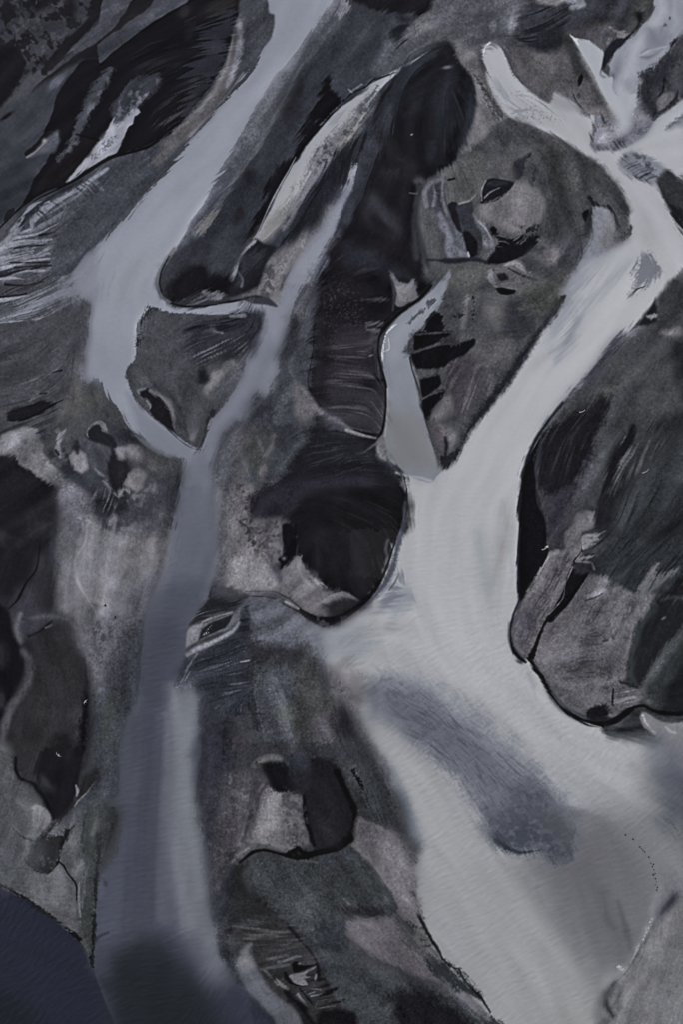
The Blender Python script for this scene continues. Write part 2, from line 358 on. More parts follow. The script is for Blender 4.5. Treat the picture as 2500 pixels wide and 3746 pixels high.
def channels():
    # upper left channel
    P('O', "607 -60 616 55 606 95 575 165 500 250 440 320 390 385 310 480 230 560 170 630 185 690 205 690 207 720 198 780 190 820 195 880 222 870 245 905 280 950 300 990 335 1020 370 1045 415 1052 428 1058 455 1030 420 1005 340 950 312 920 297 880 290 850 310 830 313 775 320 740 345 710 362 712 375 690 362 665 360 640 380 595 410 560 437 510 475 450 510 390 560 290 620 190 700 90 770 -10 790 -60", '878b95', 4, 2, fing=6, sp=2, water=1, reg='left_river_channel', grain=.55)
    P('01', "440 290 330 320 240 350 150 400 -80 450 -80 420 40 410 130 360 180 320 260 260 370 190 460 90 560 60 560 290", '7a7d87', 8, 4, fing=26, sp=4, water=.8)
    S('01', "440 280 300 340 150 400 -80 450 -80 400 130 340 260 250 400 180", '4a4d55', .2, .6, soft=10, op=.9)
    P('O', "700 -60 790 -60 760 20 690 110 630 200 560 300 500 400 440 500 400 560 370 620 330 640 300 560 400 440 500 310 600 180 640 90", '8d919b', 40, 6, op=.9)
    G('O', 560, 330, 130, 40, -55, '90949e', .5); G('O', 660, 60, 30, 80, 15, '868a95', .7)
    G('O', 250, 830, 50, 60, 0, '7f838d', .8); G('O', 300, 640, 60, 90, 25, '8b8f98', .6)
    P('O', "290 900 340 950 420 1005 455 1030 428 1060 370 1045 320 1000", '747883', 14, 3)
    L('O', "215 680 205 740 197 800 195 870", [10, 10, 12, 10], '797c86', 8, 4, fing=10)
    # arm joining to the right
    P('01', "860 350 920 290 975 330 1040 352 1230 340 1330 325 1400 308 1480 300 1560 320 1600 420 1480 405 1400 388 1250 396 1100 392 980 388 900 372", '878a94', 4, 2, fing=2, water=1)
    # middle channel
    P('11', "620 -20 560 30 500 90 460 180 430 240 390 290 240 310 230 380 320 390 330 470 270 530 230 640 190 750 130 870 30 990 0 1080 -40 1180 -160 1210 -130 1300 -140 1568 75 1568 60 1400 40 1300 60 1200 100 1080 170 1010 205 1000 240 960 280 850 320 830 345 880 365 850 385 770 430 720 420 640 450 560 480 480 520 290 600 170 680 40 760 -20", '777a85', 6, 4, fing=8, sp=4, water=1, reg='middle_river_channel', grain=.6)
    P('10', "855 1040 810 1110 760 1240 720 1370 660 1490 600 1600 470 1600 500 1530 560 1430 640 1340 700 1260 740 1180 800 1100", '868994', 5, 3, fing=3, water=1)
    P('11', "640 0 560 80 490 200 430 320 380 400 340 480 400 560 440 450 500 320 560 200 660 60", '7f828d', 24, 4)
    P('11', "380 560 330 700 250 860 150 980 60 1060 0 1160 -60 1200 -80 1300 0 1400 20 1200 100 1060 220 960 300 800", '636772', 24, 6, op=.8)
    P('11', "300 340 440 340 470 440 400 470 330 430", '80838d', 14, 4)
    # trunk to the sea
    P('02', "1040 -40 1000 130 965 330 920 480 850 640 825 830 800 1000 790 1180 720 1330 690 1480 670 1720 600 1760 610 1830 680 1850 640 2000 590 2100 550 2240 550 2370 540 2520 530 2620 540 2770 560 3000 600 3300 1400 3300 1420 2900 1280 2720 1230 2560 1200 2420 1200 2200 1170 1990 1120 1880 1130 1640 1150 1480 1130 1300 1110 1150 1000 1120 1060 960 1070 850 1090 760 1190 610 1220 500 1250 300 1240 -40", '494c58', 12, 5, fing=4, sp=3, water=1, reg='lower_left_river_channel', grain=.6)
    P('02', "1040 -40 1000 130 965 330 920 480 960 520 1160 520 1220 400 1250 200 1240 -40", '5b5f6a', 40, 6)
    G('02', 1140, -60, 120, 110, 0, '6a6e79', .95); G('02', 1130, 90, 90, 120, 0, '60646f', .6)
    L('02', "1005 130 975 300 950 420 920 560", [20, 34, 40, 30], '6e717a', 24, 8, fing=10, op=.7)
    L('02', "1230 200 1225 380 1200 520 1180 620", [14, 20, 30, 20], '5c606a', 18, 6, fing=8, op=.8)
    P('02', "820 720 1060 780 1050 900 990 1080 960 1240 780 1240 800 1000", '41444f', 40, 6)
    P('02', "1000 1010 1060 960 1000 1110 970 1200 940 1250 950 1130", '3b3e4a', 16, 3)
    L('02', "720 1340 760 1260 800 1180", [6, 14, 8], '686c76', 10, 5, op=.8); L('02', "690 1500 720 1400 730 1330", [8, 12, 6], '646873', 8, 5, op=.7)
    L('O', "330 1680 340 1830 330 2000 320 2150", [34, 46, 50, 40], '42454f', 40, 6, op=.85)
    # pale plume beside the trunk
    L('O', "398 1580 412 1640 420 1720 418 1800 410 1900 420 1980 430 2050 440 2120", [8, 22, 30, 32, 26, 30, 30, 20], '7b7e85', 40, 6, fing=2)
    L('O', "402 1600 415 1680 418 1760 412 1850", [4, 9, 12, 8], '8e9197', 26, 4, op=.85)
    L('O', "440 1940 452 2010 458 2090 478 2160 495 2210", [10, 15, 18, 16, 8], '7a7c81', 30, 5, op=.8)
    L('O', "380 1640 392 1760 378 1880 372 2000 380 2100", [8, 14, 18, 20, 20], '585b64', 22, 5, op=.7)
    P('O', "450 1640 460 1700 440 1800 445 1880 480 1950 470 1850 475 1740", '5b5e66', 16, 8, op=.6)
    # sea: dark water at the foot of the frame
    P('03', "-90 740 0 790 150 860 280 940 400 1050 470 1110 510 1170 535 1250 560 1330 620 1480 700 1660 900 1900 -90 1900", '232532', 5, 2, water=1, reg='sea', grain=.8)
    P('03', "540 1250 600 1290 640 1180 780 1080 900 1090 1000 1180 1150 1300 1280 1330 1400 1420 1600 1700 700 1800 600 1420", '2a2c34', 70, 6, water=1)
    P('03', "540 1140 620 1060 780 1070 640 1140 620 1260 560 1280 530 1230", '454853', 40, 6, water=1)
    P('03', "640 1240 900 1180 1080 1330 1250 1500 1200 1700 760 1700", '1e2125', 90, 6, op=.9)
    P('03', "-90 1340 120 1420 220 1600 200 1700 -90 1700", '1a1d22', 50, 6, op=.8)
    P('03', "1180 1330 1290 1320 1420 1420 1568 1540 1568 1800 1400 1700 1280 1520", '333643', 50, 5, op=.8)
    L('03', "1100 1050 1180 1200 1230 1280 1300 1340", [20, 40, 40, 10], '54565f', 30, 5, op=.5)
    # right river
    P('20', "415 260 470 238 540 275 562 350 600 430 690 515 800 590 830 520 900 560 1000 660 1065 660 1055 750 1040 830 1070 860 1160 860 1250 830 1400 735 1500 650 1600 570 1700 600 1700 1100 1568 1010 1540 1030 1490 980 1400 940 1260 890 1200 920 1240 970 1340 1030 1420 1060 1470 1160 1520 1250 1560 1280 1700 1280 1700 1500 1568 1540 1520 1600 1430 1700 1310 1860 1200 1970 1100 2060 1000 2200 880 2310 790 2410 720 2520 670 2640 645 2740 630 2860 634 3000 630 3100 620 3230 615 3390 625 3470 620 3530 580 3580 540 3580 500 3500 100 3360 -300 3300 -340 3250 -340 2830 -330 2710 -200 2700 200 2690 260 2650 280 2590 330 2470 400 2390 520 2240 620 2110 700 1980 800 1830 850 1740 890 1700 840 1690 900 1590 955 1500 1000 1480 1060 1470 1150 1430 1240 1370 1275 1300 1255 1310 1250 1220 1220 1110 1150 1020 1060 930 980 880 880 810 720 740 600 690 540 650 470 530 430 400", 'a6a7ab', 9, 3, fing=6, sp=2, water=1, reg='right_river_channel', grain=.45)
    P('20', "930 210 1000 225 1100 240 1122 290 1100 390 1150 450 1190 540 1280 540 1270 620 1290 720 1230 780 1200 760 1160 660 1120 560 1050 420 980 300", 'a1a2a6', 4, 2, water=1)
    P('20', "1420 -40 1700 -40 1700 160 1500 240 1450 330 1400 430 1330 480 1300 560 1200 560 1140 430 1180 330 1250 250 1340 140 1395 70", '8d9099', 8, 4, fing=8, water=.8)
    P('20', "1430 -40 1440 80 1390 190 1330 300 1280 420 1230 520 1190 540 1150 470 1230 360 1300 250 1360 150 1400 60", 'a0a2a8', 20, 6, fing=6, water=1)
    # lower reach
    P('12', "1170 -20 1160 100 1110 280 1095 420 1120 480 1060 560 960 640 850 710 780 760 690 778 620 770 560 720 560 780 640 860 660 960 720 1020 800 1100 870 1200 900 1300 960 1400 1040 1540 1120 1700 1180 1900 1230 2060 1240 2200 1220 2300 1200 2380 1240 2480 1310 2570 1370 2690 1450 2750 1530 2850 1700 3020 2300 3100 2400 2900 2400 2300 1568 1300 1568 -20", '9c9d9f', 22, 6, fing=6, sp=3, water=1, reg='right_river_channel', grain=.5)
    P('22', "-300 0 635 0 630 200 610 350 620 550 625 630 580 720 565 830 590 920 640 980 680 960 740 1050 800 1170 880 1260 1000 1330 1100 1350 1240 1400 1400 1410 1500 1490 1600 1560 1700 1700 1700 2000 600 1700 0 1300", 'a3a4a6', 8, 2, water=1)
    P('O', "1000 1080 1180 920 1200 1000 1180 1250 1120 1420 1180 1560 1320 1700 1450 1800 1360 1820 1150 1680 1010 1520 960 1400 960 1200", 'a8a9ac', 70, 4, op=.9)
    P('21', "850 560 1000 330 1180 150 1300 60 1430 0 1530 60 1430 280 1250 480 1100 640 1000 760 860 880 700 1080 560 1240 500 1200 620 900 720 720", 'aeafb2', 60, 6, op=.85)
    # pale inner bank
    L('21', "1120 0 1010 110 930 260 880 400 800 560", [50, 60, 60, 40, 20], '8a8d96', 34, 8, fing=10, op=.75)
    P('21', "1110 -100 1180 -150 1260 -60 1180 0 1080 60 1000 140 940 220 880 260 940 160 1010 60", '8a8d97', 18, 6, fing=8, op=.7)
    L('21', "960 420 900 560 850 640", [16, 30, 10], '7f828c', 30, 6, fing=8, op=.8)
    L('21', "1320 60 1180 170 1080 280 960 420", [4, 10, 12, 6], '8f929b', 26, 6, fing=8, op=.6)
    P('21', "1360 40 1425 110 1432 150 1360 220 1300 240 1270 280 1290 190 1300 110", '71737b', 14, 6, fing=6, sp=6, water=1, reg='mid_channel_shoal')
    P('21', "1352 232 1310 250 1280 275 1300 245", '1d1d22', 3, 2); L('21', "1280 275 1250 300", [5, 1], '66686f', 4, 2)
    L('21', "840 283 880 265 900 230 930 190", [1, 6, 5, 4], '8c8f98', 3, 1); P('21', "860 292 905 278 885 320 870 330", '2a2b31', 4, 3)
    # grey fast edge and streaks
    L('22', "540 60 560 200 530 320 500 440 470 560", [8, 20, 24, 20, 10], '8d8c8c', 40, 8, fing=3, op=.75)
    L('22', "400 240 420 360 440 520 480 640", [20, 40, 40, 24], '93979a', 44, 8, op=.7)
    L('22', "590 200 580 340 590 480 560 600", [10, 16, 16, 10], '989c9e', 14, 5, op=.7)
    # left fuzzy margin in shallows
    P('12', "560 720 700 780 860 780 1000 800 1060 700 1100 500 1160 520 1200 600 1100 760 1000 860 900 960 800 980 680 950 600 830", '898d94', 24, 10, fing=14, op=.8)
    L('12', "1130 480 1080 580 1020 660 980 720", [16, 26, 24, 10], '6f727c', 20, 8, fing=12, op=.8)
    L('12', "1115 465 1090 520 1060 560", [4, 6, 3], '4d5059', 6, 3)
    L('12', "960 790 880 830 780 870", [6, 12, 8], '7b7e85', 12, 6, fing=12, op=.7); L('12', "900 980 820 1000 760 1010", [14, 22, 10], '807e7f', 14, 6, fing=10, op=.7)
    P('12', "660 970 760 1000 860 1000 920 1100 930 1200 870 1260 800 1210 720 1160 680 1060", '7d7a7b', 20, 10, fing=8, sp=8)
    # lower reach: white band, shoal, grey silt
    P('O', "850 1650 905 1685 960 1720 1020 1780 1070 1850 1110 1910 1180 1985 1260 2080 1330 2180 1390 2280 1385 2420 1130 2420 1080 2300 1030 2230 990 2150 960 2080 945 1990 925 1880 890 1780 860 1710", '919294', 22, 5, fing=4, water=1)
    P('O', "1160 1980 1290 1900 1400 1830 1520 1830 1700 1780 1700 2000 1540 2020 1500 2120 1440 2240 1390 2330 1330 2300 1280 2200 1220 2080", '7d7d7f', 110, 12, water=1, reg='silt_flat')
    P('O', "1230 1970 1300 1890 1390 1850 1470 1900 1520 1990 1500 2100 1450 2200 1400 2230 1330 2160 1270 2070", '696a6e', 90, 12, water=1)
    P('O', "1310 1950 1380 1910 1420 1990 1390 2060 1330 2030", '626165', 80, 10, op=.6)
    L('O', "1340 1990 1380 2070 1420 2150 1440 2230", [14, 26, 24, 12], '5c5c5f', 40, 8, fing=4, op=.6)
    L('O', "1420 2070 1440 2140 1455 2210", [3, 6, 3], '505256', 12, 4, op=.6); L('O', "1385 2050 1395 2110 1410 2130", [3, 5, 3], '55575b', 12, 4, op=.6)
    L('O', "1400 1840 1470 1880 1530 1960 1560 2020 1640 1990", [20, 34, 36, 40, 60], '7d8083', 60, 10, fing=4, op=.65)
    P('O', "1480 1770 1560 1740 1700 1700 1700 1960 1580 1940 1520 1900", '575a60', 70, 10, fing=6, op=.85)
    P('O', "1540 1760 1700 1700 1700 1860 1580 1870", '4a4e58', 60, 8, fing=8, op=.6)
    S('O', "1480 1780 1640 1730 1640 1960 1520 1900", '44484e', .3, .9, soft=40, fld='S', op=.5)
    P('O', "1180 1600 1300 1690 1440 1790 1500 1850 1400 1850 1250 1780 1130 1690 1060 1600", 'a0a0a2', 60, 6, op=.7)
    # mottled shoal
    P('O', "840 1560 920 1540 1030 1590 1130 1670 1230 1760 1300 1850 1318 1920 1312 1955 1270 1965 1230 1955 1180 1950 1130 1925 1095 1860 1050 1790 980 1715 900 1660 840 1620", '74777f', 46, 14, fing=6, sp=8, water=1, reg='underwater_shoal')
    P('O', "920 1480 1000 1540 1120 1640 1250 1740 1400 1830 1330 1880 1190 1790 1080 1690 980 1620 880 1590", '8b8e94', 60, 10, fing=6, op=.5)
    P('O', "870 1590 960 1600 1050 1660 1140 1730 1180 1790 1130 1850 1070 1790 990 1710 900 1650", '5c5f69', 50, 10, fing=4, sp=8, op=.75)
    P('O', "1120 1880 1180 1810 1250 1810 1300 1870 1314 1930 1290 1960 1230 1950 1180 1955 1140 1930", '474a53', 40, 10, fing=6, sp=8, op=.85)
    P('O', "1140 1925 1200 1880 1260 1890 1305 1920 1310 1955 1270 1965 1230 1950 1185 1957", '3c4048', 20, 8, fing=5, sp=8, op=.75)
    S('O', "850 1570 1000 1600 1190 1750 1310 1860 1312 1950 1190 1955 1050 1800 900 1670", '3f424c', .1, 1.3, soft=50, fld='S', op=.55); S('O', "860 1560 1000 1590 1190 1740 1310 1860 1312 1950 1190 1950 1050 1800 900 1670", '8b8e95', .4, 1.3, soft=50, fld='Q', op=.4); S('O', "850 1570 1000 1600 1190 1750 1310 1860 1312 1950 1190 1955 1050 1800 900 1670", '494c56', .5, 1.2, soft=50, fld='Q', op=.45)
    L('O', "1140 1928 1165 1945 1195 1956 1240 1950", [2, 4, 5, 2], '33363e', 6, 3, fing=3)
    P('O', "1260 1860 1300 1880 1312 1935 1275 1930 1240 1890", '4c4f52', 18, 6, fing=5, sp=6, op=.7)
    # white band
    P('O', "880 1680 960 1740 1040 1830 1100 1910 1180 2020 1270 2150 1340 2260 1370 2420 1180 2420 1100 2260 1030 2150 990 2040 950 1900 910 1780", '979799', 46, 4, op=.85, water=1)
    P('O', "900 1700 970 1760 1040 1850 1080 1950 1040 2000 990 1900 940 1800", '9e9ea0', 50, 4, op=.7)
    G('O', 1330, 2340, 120, 60, 0, '8c8d8c', .6); G('O', 1060, 2300, 60, 80, 0, '8f9090', .5)
    G('O', 940, 1930, 16, 80, -10, '7a8187', .7); G('O', 925, 1860, 14, 50, -14, '6f767d', .7)
    P('O', "1568 2050 1568 2060 1500 2130 1460 2190 1420 2240 1385 2290 1380 2420 1700 2420 1700 1960", '727271', 16, 5, reg='corner_sand_flat', grain=1.0)
    S('O', "1500 2150 1660 2040 1660 2400 1420 2400", '626362', .3, .9, fld='M', soft=30, op=.45)
    L('23', "1535 815 1480 890 1420 960 1370 1060 1330 1120 1280 1210 1230 1290 1165 1345", [10, 12, 5, 5, 5, 5, 6, 9], '24272b', 6, 2, fing=3)
    L('23', "1180 1330 1135 1400 1130 1460 1165 1520", [14, 16, 12, 10], '23282b', 16, 4); L('23', "1150 1370 1100 1440 1095 1540 1120 1640", [10, 22, 26, 26], '4c5052', 24, 5, op=.8)
    L('23', "1230 1330 1200 1400 1200 1480", [10, 16, 14], '4e5355', 18, 6, op=.8)
    for q, w in (("1405 955 1380 990 1355 1050 1330 1095", 4), ("1320 1110 1290 1170 1265 1215", 2.5), ("1250 1240 1225 1265 1205 1245", 5)):
        L('23', q, w, 'c2c3c5', 2, 1, sp=5)  # white glints painted along the waterline
    L('23', "1440 780 1405 860 1390 930", [4, 9, 8], '8a8c8f', 5, 3, sp=8)
    G('23', 1110, 810, 40, 25, 20, '55575a', .6)

def t10():
    P('10', "850 -40 900 40 1000 70 1100 80 1180 95 1250 92 1320 60 1390 0 1400 -60", '201f23', 8, 4, fing=6)
    P('10', "860 20 740 150 650 260 560 430 600 430 700 470 730 530 800 545 870 500 960 465 1060 430 1020 330 1060 180 1100 100 980 70", '3e4149', 10, 5, grain=1.4)
    G('10', 870, 200, 110, 100, 0, '484b52', .7); G('10', 790, 470, 50, 60, 0, '42454d', .8)
    L('10', "810 40 770 110 680 210 590 340", [20, 24, 26, 22], '51545b', 14, 6, fing=5); L('10', "790 -10 810 40 770 90", [14, 16, 10], '787a80', 8, 5, fing=5, sp=4)
    P('10', "1080 110 1220 130 1350 60 1420 -60 1900 -60 1800 180 1500 300 1420 240 1290 270 1110 400 1010 420 1020 330 1060 230", '56585e', 16, 6, fing=10, grain=1.5)
    P('10', "1050 180 1110 110 1170 140 1140 230 1070 240", '2b2d34', 14, 6, fing=10); G('10', 1140, 110, 50, 20, 20, '22232a', .8)
    P('10', "1220 130 1340 70 1420 -30 1480 -40 1400 80 1340 150 1240 180", '716d6d', 12, 6, fing=8)
    S('10', "1150 200 1300 150 1400 200 1250 290 1130 330", '6b6a6a', .2, .8, soft=20, op=.6)
    L('10', "1000 400 1040 300 1050 200", [30, 30, 20], '595c62', 20, 8, op=.8)
    P('10', "1420 240 1480 220 1560 320 1620 500 1640 700 1560 820 1520 900 1540 780 1560 620 1540 500 1490 410", '797575', 14, 5, fing=5, sp=3)
    P('10', "690 250 560 420 450 620 330 800 200 980 100 1150 0 1300 -120 1440 -250 1600 -200 1700 100 1640 200 1430 290 1370 400 1130 520 890 620 780 750 640 830 545 740 530 700 470 610 430", '3a3d46', 10, 5, grain=1.4)
    L('10', "560 370 470 540 385 690 300 830 225 950 110 1120 10 1270 -80 1360 -160 1460", [10, 12, 14, 16, 18, 20, 26, 24, 12], '585b62', 7, 4, fing=5, sp=4)
    L('10', "60 1210 10 1270 -40 1320", [12, 20, 14], '77736f', 10, 5, fing=4, sp=5)
    P('10', "715 455 670 500 650 560 620 620 590 700 700 690 800 560 745 530", '19181c', 7, 5, fing=5)
    G('10', 490, 640, 45, 85, 20, '232226', .95); G('10', 545, 510, 26, 60, 10, '252529', .9); G('10', 440, 800, 40, 15, 40, '2a2b31', .7)
    G('10', 250, 1020, 32, 50, 25, '232327', .9); G('10', 190, 1230, 26, 60, 30, '26262a', .85); G('10', 100, 1400, 60, 60, 0, '42454d', .6)
    P('10', "590 690 540 760 510 830 500 880 410 980 380 1060 330 1180 290 1250 270 1320 200 1400 170 1440 210 1440 270 1400 320 1310 390 1140 490 990 540 900 620 790 700 690", '1d1c20', 7, 4, fing=8)
    # white lens
    P('10', "1300 285 1200 350 1110 408 1050 432 970 466 930 520 860 560 750 642 620 790 540 900 500 965 440 1080 390 1180 330 1290 290 1370 300 1400 350 1370 420 1300 490 1200 580 1050 620 970 680 850 760 790 830 800 900 680 940 600 1000 520 1080 445 1200 360", '9799a0', 4, 3, fing=1, water=1, reg='side_channel', grain=.5)
    P('10', "960 480 870 570 760 650 640 790 560 900 480 1050 420 1180 480 1150 560 1020 620 930 700 800 800 720 880 620", '9c9da1', 14, 3)
    P('10', "500 1000 430 1120 370 1240 420 1240 480 1150 540 1040", '9c9da0', 14, 4)
    P('10', "390 1240 340 1290 290 1370 200 1440 260 1430 350 1390 430 1310 500 1200 470 1190", '7b7a7a', 18, 6, sp=5, fing=2)
    P('10', "970 540 900 590 830 700 740 770 660 850 610 920 590 1010 540 1100 490 1180 450 1320 500 1250 580 1130 680 990 800 860 900 720 960 620", '6d6e72', 16, 8, sp=9, fing=3, grain=2)
    S('10', "960 540 830 700 740 760 640 860 600 960 640 980 760 860 850 780 930 650", '3a3c43', .2, .9, fld='Q', soft=16, op=.7)
    L('10', "920 650 880 710 820 800 760 830", [6, 9, 8, 4], '918d8b', 6, 4, sp=6)
    L('10', "990 500 940 570 900 620", [5, 8, 4], '52545b', 5, 3, sp=6); S('10', "760 640 940 620 850 700 700 720", '7d8087', .5, .4, soft=15, op=.5)
    L('10', "1060 430 965 463 925 500 835 545 745 635 620 775 520 895 480 985 380 1150 320 1280", [3, 3, 5, 5, 6, 6, 6, 4, 3, 2], '17171b', 2, 1)
    L('10', "900 490 830 535 790 590 720 655 660 720", [9, 5, 4, 3, 2], '62646a', 3, 2, sp=2); L('10', "520 905 480 985 430 1070 370 1180 300 1340 280 1370", [3, 3, 3, 3, 3, 5], '7b7a7c', 3, 1)
    L('10', "850 535 825 515 840 530", [4, 5, 4], '858282', 3, 2)
    L('10', "1090 420 990 460 920 500", [2, 3, 2], '3a3c42', 2, 1)
    # dark leaf
    P('10', "1400 238 1440 290 1465 360 1530 430 1558 520 1540 620 1500 760 1455 870 1430 950 1380 965 1330 1010 1250 1050 1215 1100 1200 1200 1240 1350 1270 1600 660 1600 740 1450 820 1280 870 1130 920 930 960 720 1000 580 1090 450 1230 340 1330 260", '201f23', 8, 3, fing=4, reg='black_leaf_bar', grain=.9)
    L('10', "1080 560 1050 660 990 790 920 940 850 1110 790 1260 720 1400 640 1568", [20, 40, 52, 56, 56, 50, 50, 56], '444751', 18, 8, fing=8, sp=4, grain=1.5)
    L('10', "1390 250 1290 320 1190 400 1110 490 1070 580", [10, 22, 34, 34, 24], '363942', 14, 6, fing=10)
    for q, w in (("1400 330 1300 420 1200 500 1090 570", 10), ("1380 440 1290 520 1180 560 1090 640", 8), ("1330 560 1250 620 1150 660", 7)):
        L('10', q, w, '2f323b', 18, 10, fing=5, op=.75)
    L('10', "1420 400 1380 520 1350 640 1340 760 1300 900", [16, 24, 26, 24, 14], '343741', 26, 12, fing=6, op=.9)
    L('10', "1500 420 1470 540 1460 680 1430 800 1390 880", [12, 16, 14, 10, 8], '15151a', 14, 8, fing=6); L('10', "1540 500 1530 600 1510 720 1470 820", [14, 22, 22, 12], '31343d', 12, 6, fing=6)
    S('10', "1100 640 1300 480 1420 300 1540 460 1480 760 1380 940 1280 900 1320 700 1200 640", '363a44', .3, 1.0, soft=40, fld='B', op=.55)
    S('10', "1330 480 1430 420 1520 560 1480 800 1360 880 1320 700", '3a3d46', .5, 1.0, soft=30, fld='L', op=.4)
    G('10', 1390, 388, 26, 10, -10, '6f6b6a', .9); G('10', 1410, 900, 28, 36, 0, '17161a', 1); G('10', 1370, 960, 20, 8, 0, '0f0f12', 1)
    G('10', 1390, 300, 30, 26, 0, '27252a', 1)
    L('10', "1175 1112 1215 1115 1225 1108", [1, 4, 5], '6e6b68', 3, 1); L('10', "1240 1050 1210 1045", [12, 4], '4f4f53', 12, 4)
    G('10', 1190, 1080, 40, 30, 0, '17161a', .8); S('10', "960 700 1180 760 1200 1000 1000 1000", '2b2a2e', .2, .8, fld='B', soft=40)
    G('10', 1040, 1250, 26, 80, -35, '45474e', .8); G('10', 950, 1180, 60, 50, -40, '38393f', .7); P('10', "800 1320 900 1300 1050 1330 1120 1400 1140 1500 1000 1540 860 1480 780 1440", '1c1b1f', 20, 10)
    # comb field right of the lens
    P('10', "930 760 850 830 760 900 650 1050 560 1180 480 1330 410 1440 480 1420 560 1380 640 1290 720 1180 800 1070 850 980 900 860", '31333b', 10, 6, fing=14)
    S('10', "930 760 760 900 560 1180 420 1430 560 1370 700 1200 800 1070 880 930", '1f2025', .2, .6, soft=10, fld='L')
    L('10', "870 960 850 1000 840 1060 800 1090 780 1130", [5, 10, 9, 14, 8], '85868d', 6, 4, fing=12)
    L('10', "720 1200 680 1280 620 1340 560 1380", [9, 12, 12, 10], '85858a', 6, 4, fing=12, sp=3); L('10', "560 1410 580 1400", [12, 10], '8f8d8c', 5, 3)
    P('10', "380 1480 440 1420 560 1390 590 1400 520 1490 440 1640 260 1640 320 1560", '6c6a6a', 16, 8, sp=8, fing=4, grain=2)
    P('11', "360 70 330 130 260 250 230 300 330 290 400 290 440 210 500 90 590 0 480 30", '716f70', 14, 8, sp=9, fing=4, grain=2)
    S('11', "330 120 230 290 400 290 500 80", '3c3c41', .4, .5, fld='M', soft=12, op=.7)
    P('10', "850 1050 815 1115 765 1245 725 1370 660 1495 600 1620 470 1620 510 1540 570 1435 645 1345 705 1265 745 1185 800 1105", '838691', 9, 3, fing=1, water=1)
    L('10', "835 1090 780 1190 720 1310 640 1430 560 1540", [4, 12, 18, 24, 34], '898c97', 12, 3)
    # loop at the foot
    P('10', "290 1375 240 1420 190 1470 160 1568 130 1640 140 1700 300 1640 360 1500 420 1420 350 1400", '26272c', 8, 4, reg='side_channel_mouth')
    P('10', "200 1490 280 1440 350 1440 320 1500 240 1560 190 1620", '3c3e46', 14, 6, fing=10)
    L('10', "285 1385 225 1440 190 1490 170 1560 150 1600", [7, 9, 8, 9, 12], '7b7d82', 5, 2, sp=2)
    P('11', "150 120 190 100 180 160 150 185 138 190", '7f8186', 5, 2); L('11', "190 150 215 190 210 230", [5, 8, 5], '55575e', 6, 3)
    # dark bay and hummock
    P('01', "930 260 960 180 1060 100 1180 130 1230 130 1320 140 1300 230 1280 300 1130 340 1000 330", '1c1b1f', 14, 6, fing=4)
    P('01', "1230 0 1400 0 1370 80 1320 150 1220 140 1190 80", '42454c', 16, 5, fing=6, grain=1.4)
    P('01', "905 190 960 90 1060 0 1180 0 1160 60 1060 120 980 200 950 280 920 270", '3a3c43', 14, 6)
    L('01', "1000 20 950 90 910 170 902 220 920 285 980 330", [9, 9, 8, 8, 6, 3], '56585f', 5, 2); L('01', "970 60 925 150 915 220 935 280", [3, 4, 4, 3], '2b2c32', 3, 1)
    P('01', "1000 340 1080 300 1130 268 1200 262 1270 280 1300 300 1250 335 1120 348", '34353b', 6, 4, fing=6)
    P('01', "1170 268 1250 270 1260 300 1230 305 1190 290", '6b6c71', 8, 4, fing=8); S('01', "1020 340 1130 275 1260 290 1240 330", '55565c', .2, .6, soft=8)
    L('01', "980 330 1060 348 1160 345 1240 338", [2, 4, 3, 3], '1e1f24', 3, 1); L('01', "1260 330 1340 318 1420 300 1480 292", [3, 4, 3, 3], '1d1e23', 3, 1)
    P('11', "220 300 290 285 360 300 410 345 350 330 280 325", '33353c', 5, 2); S('11', "230 300 360 300 290 360 200 350", '4b4d56', .3, .5, soft=12)

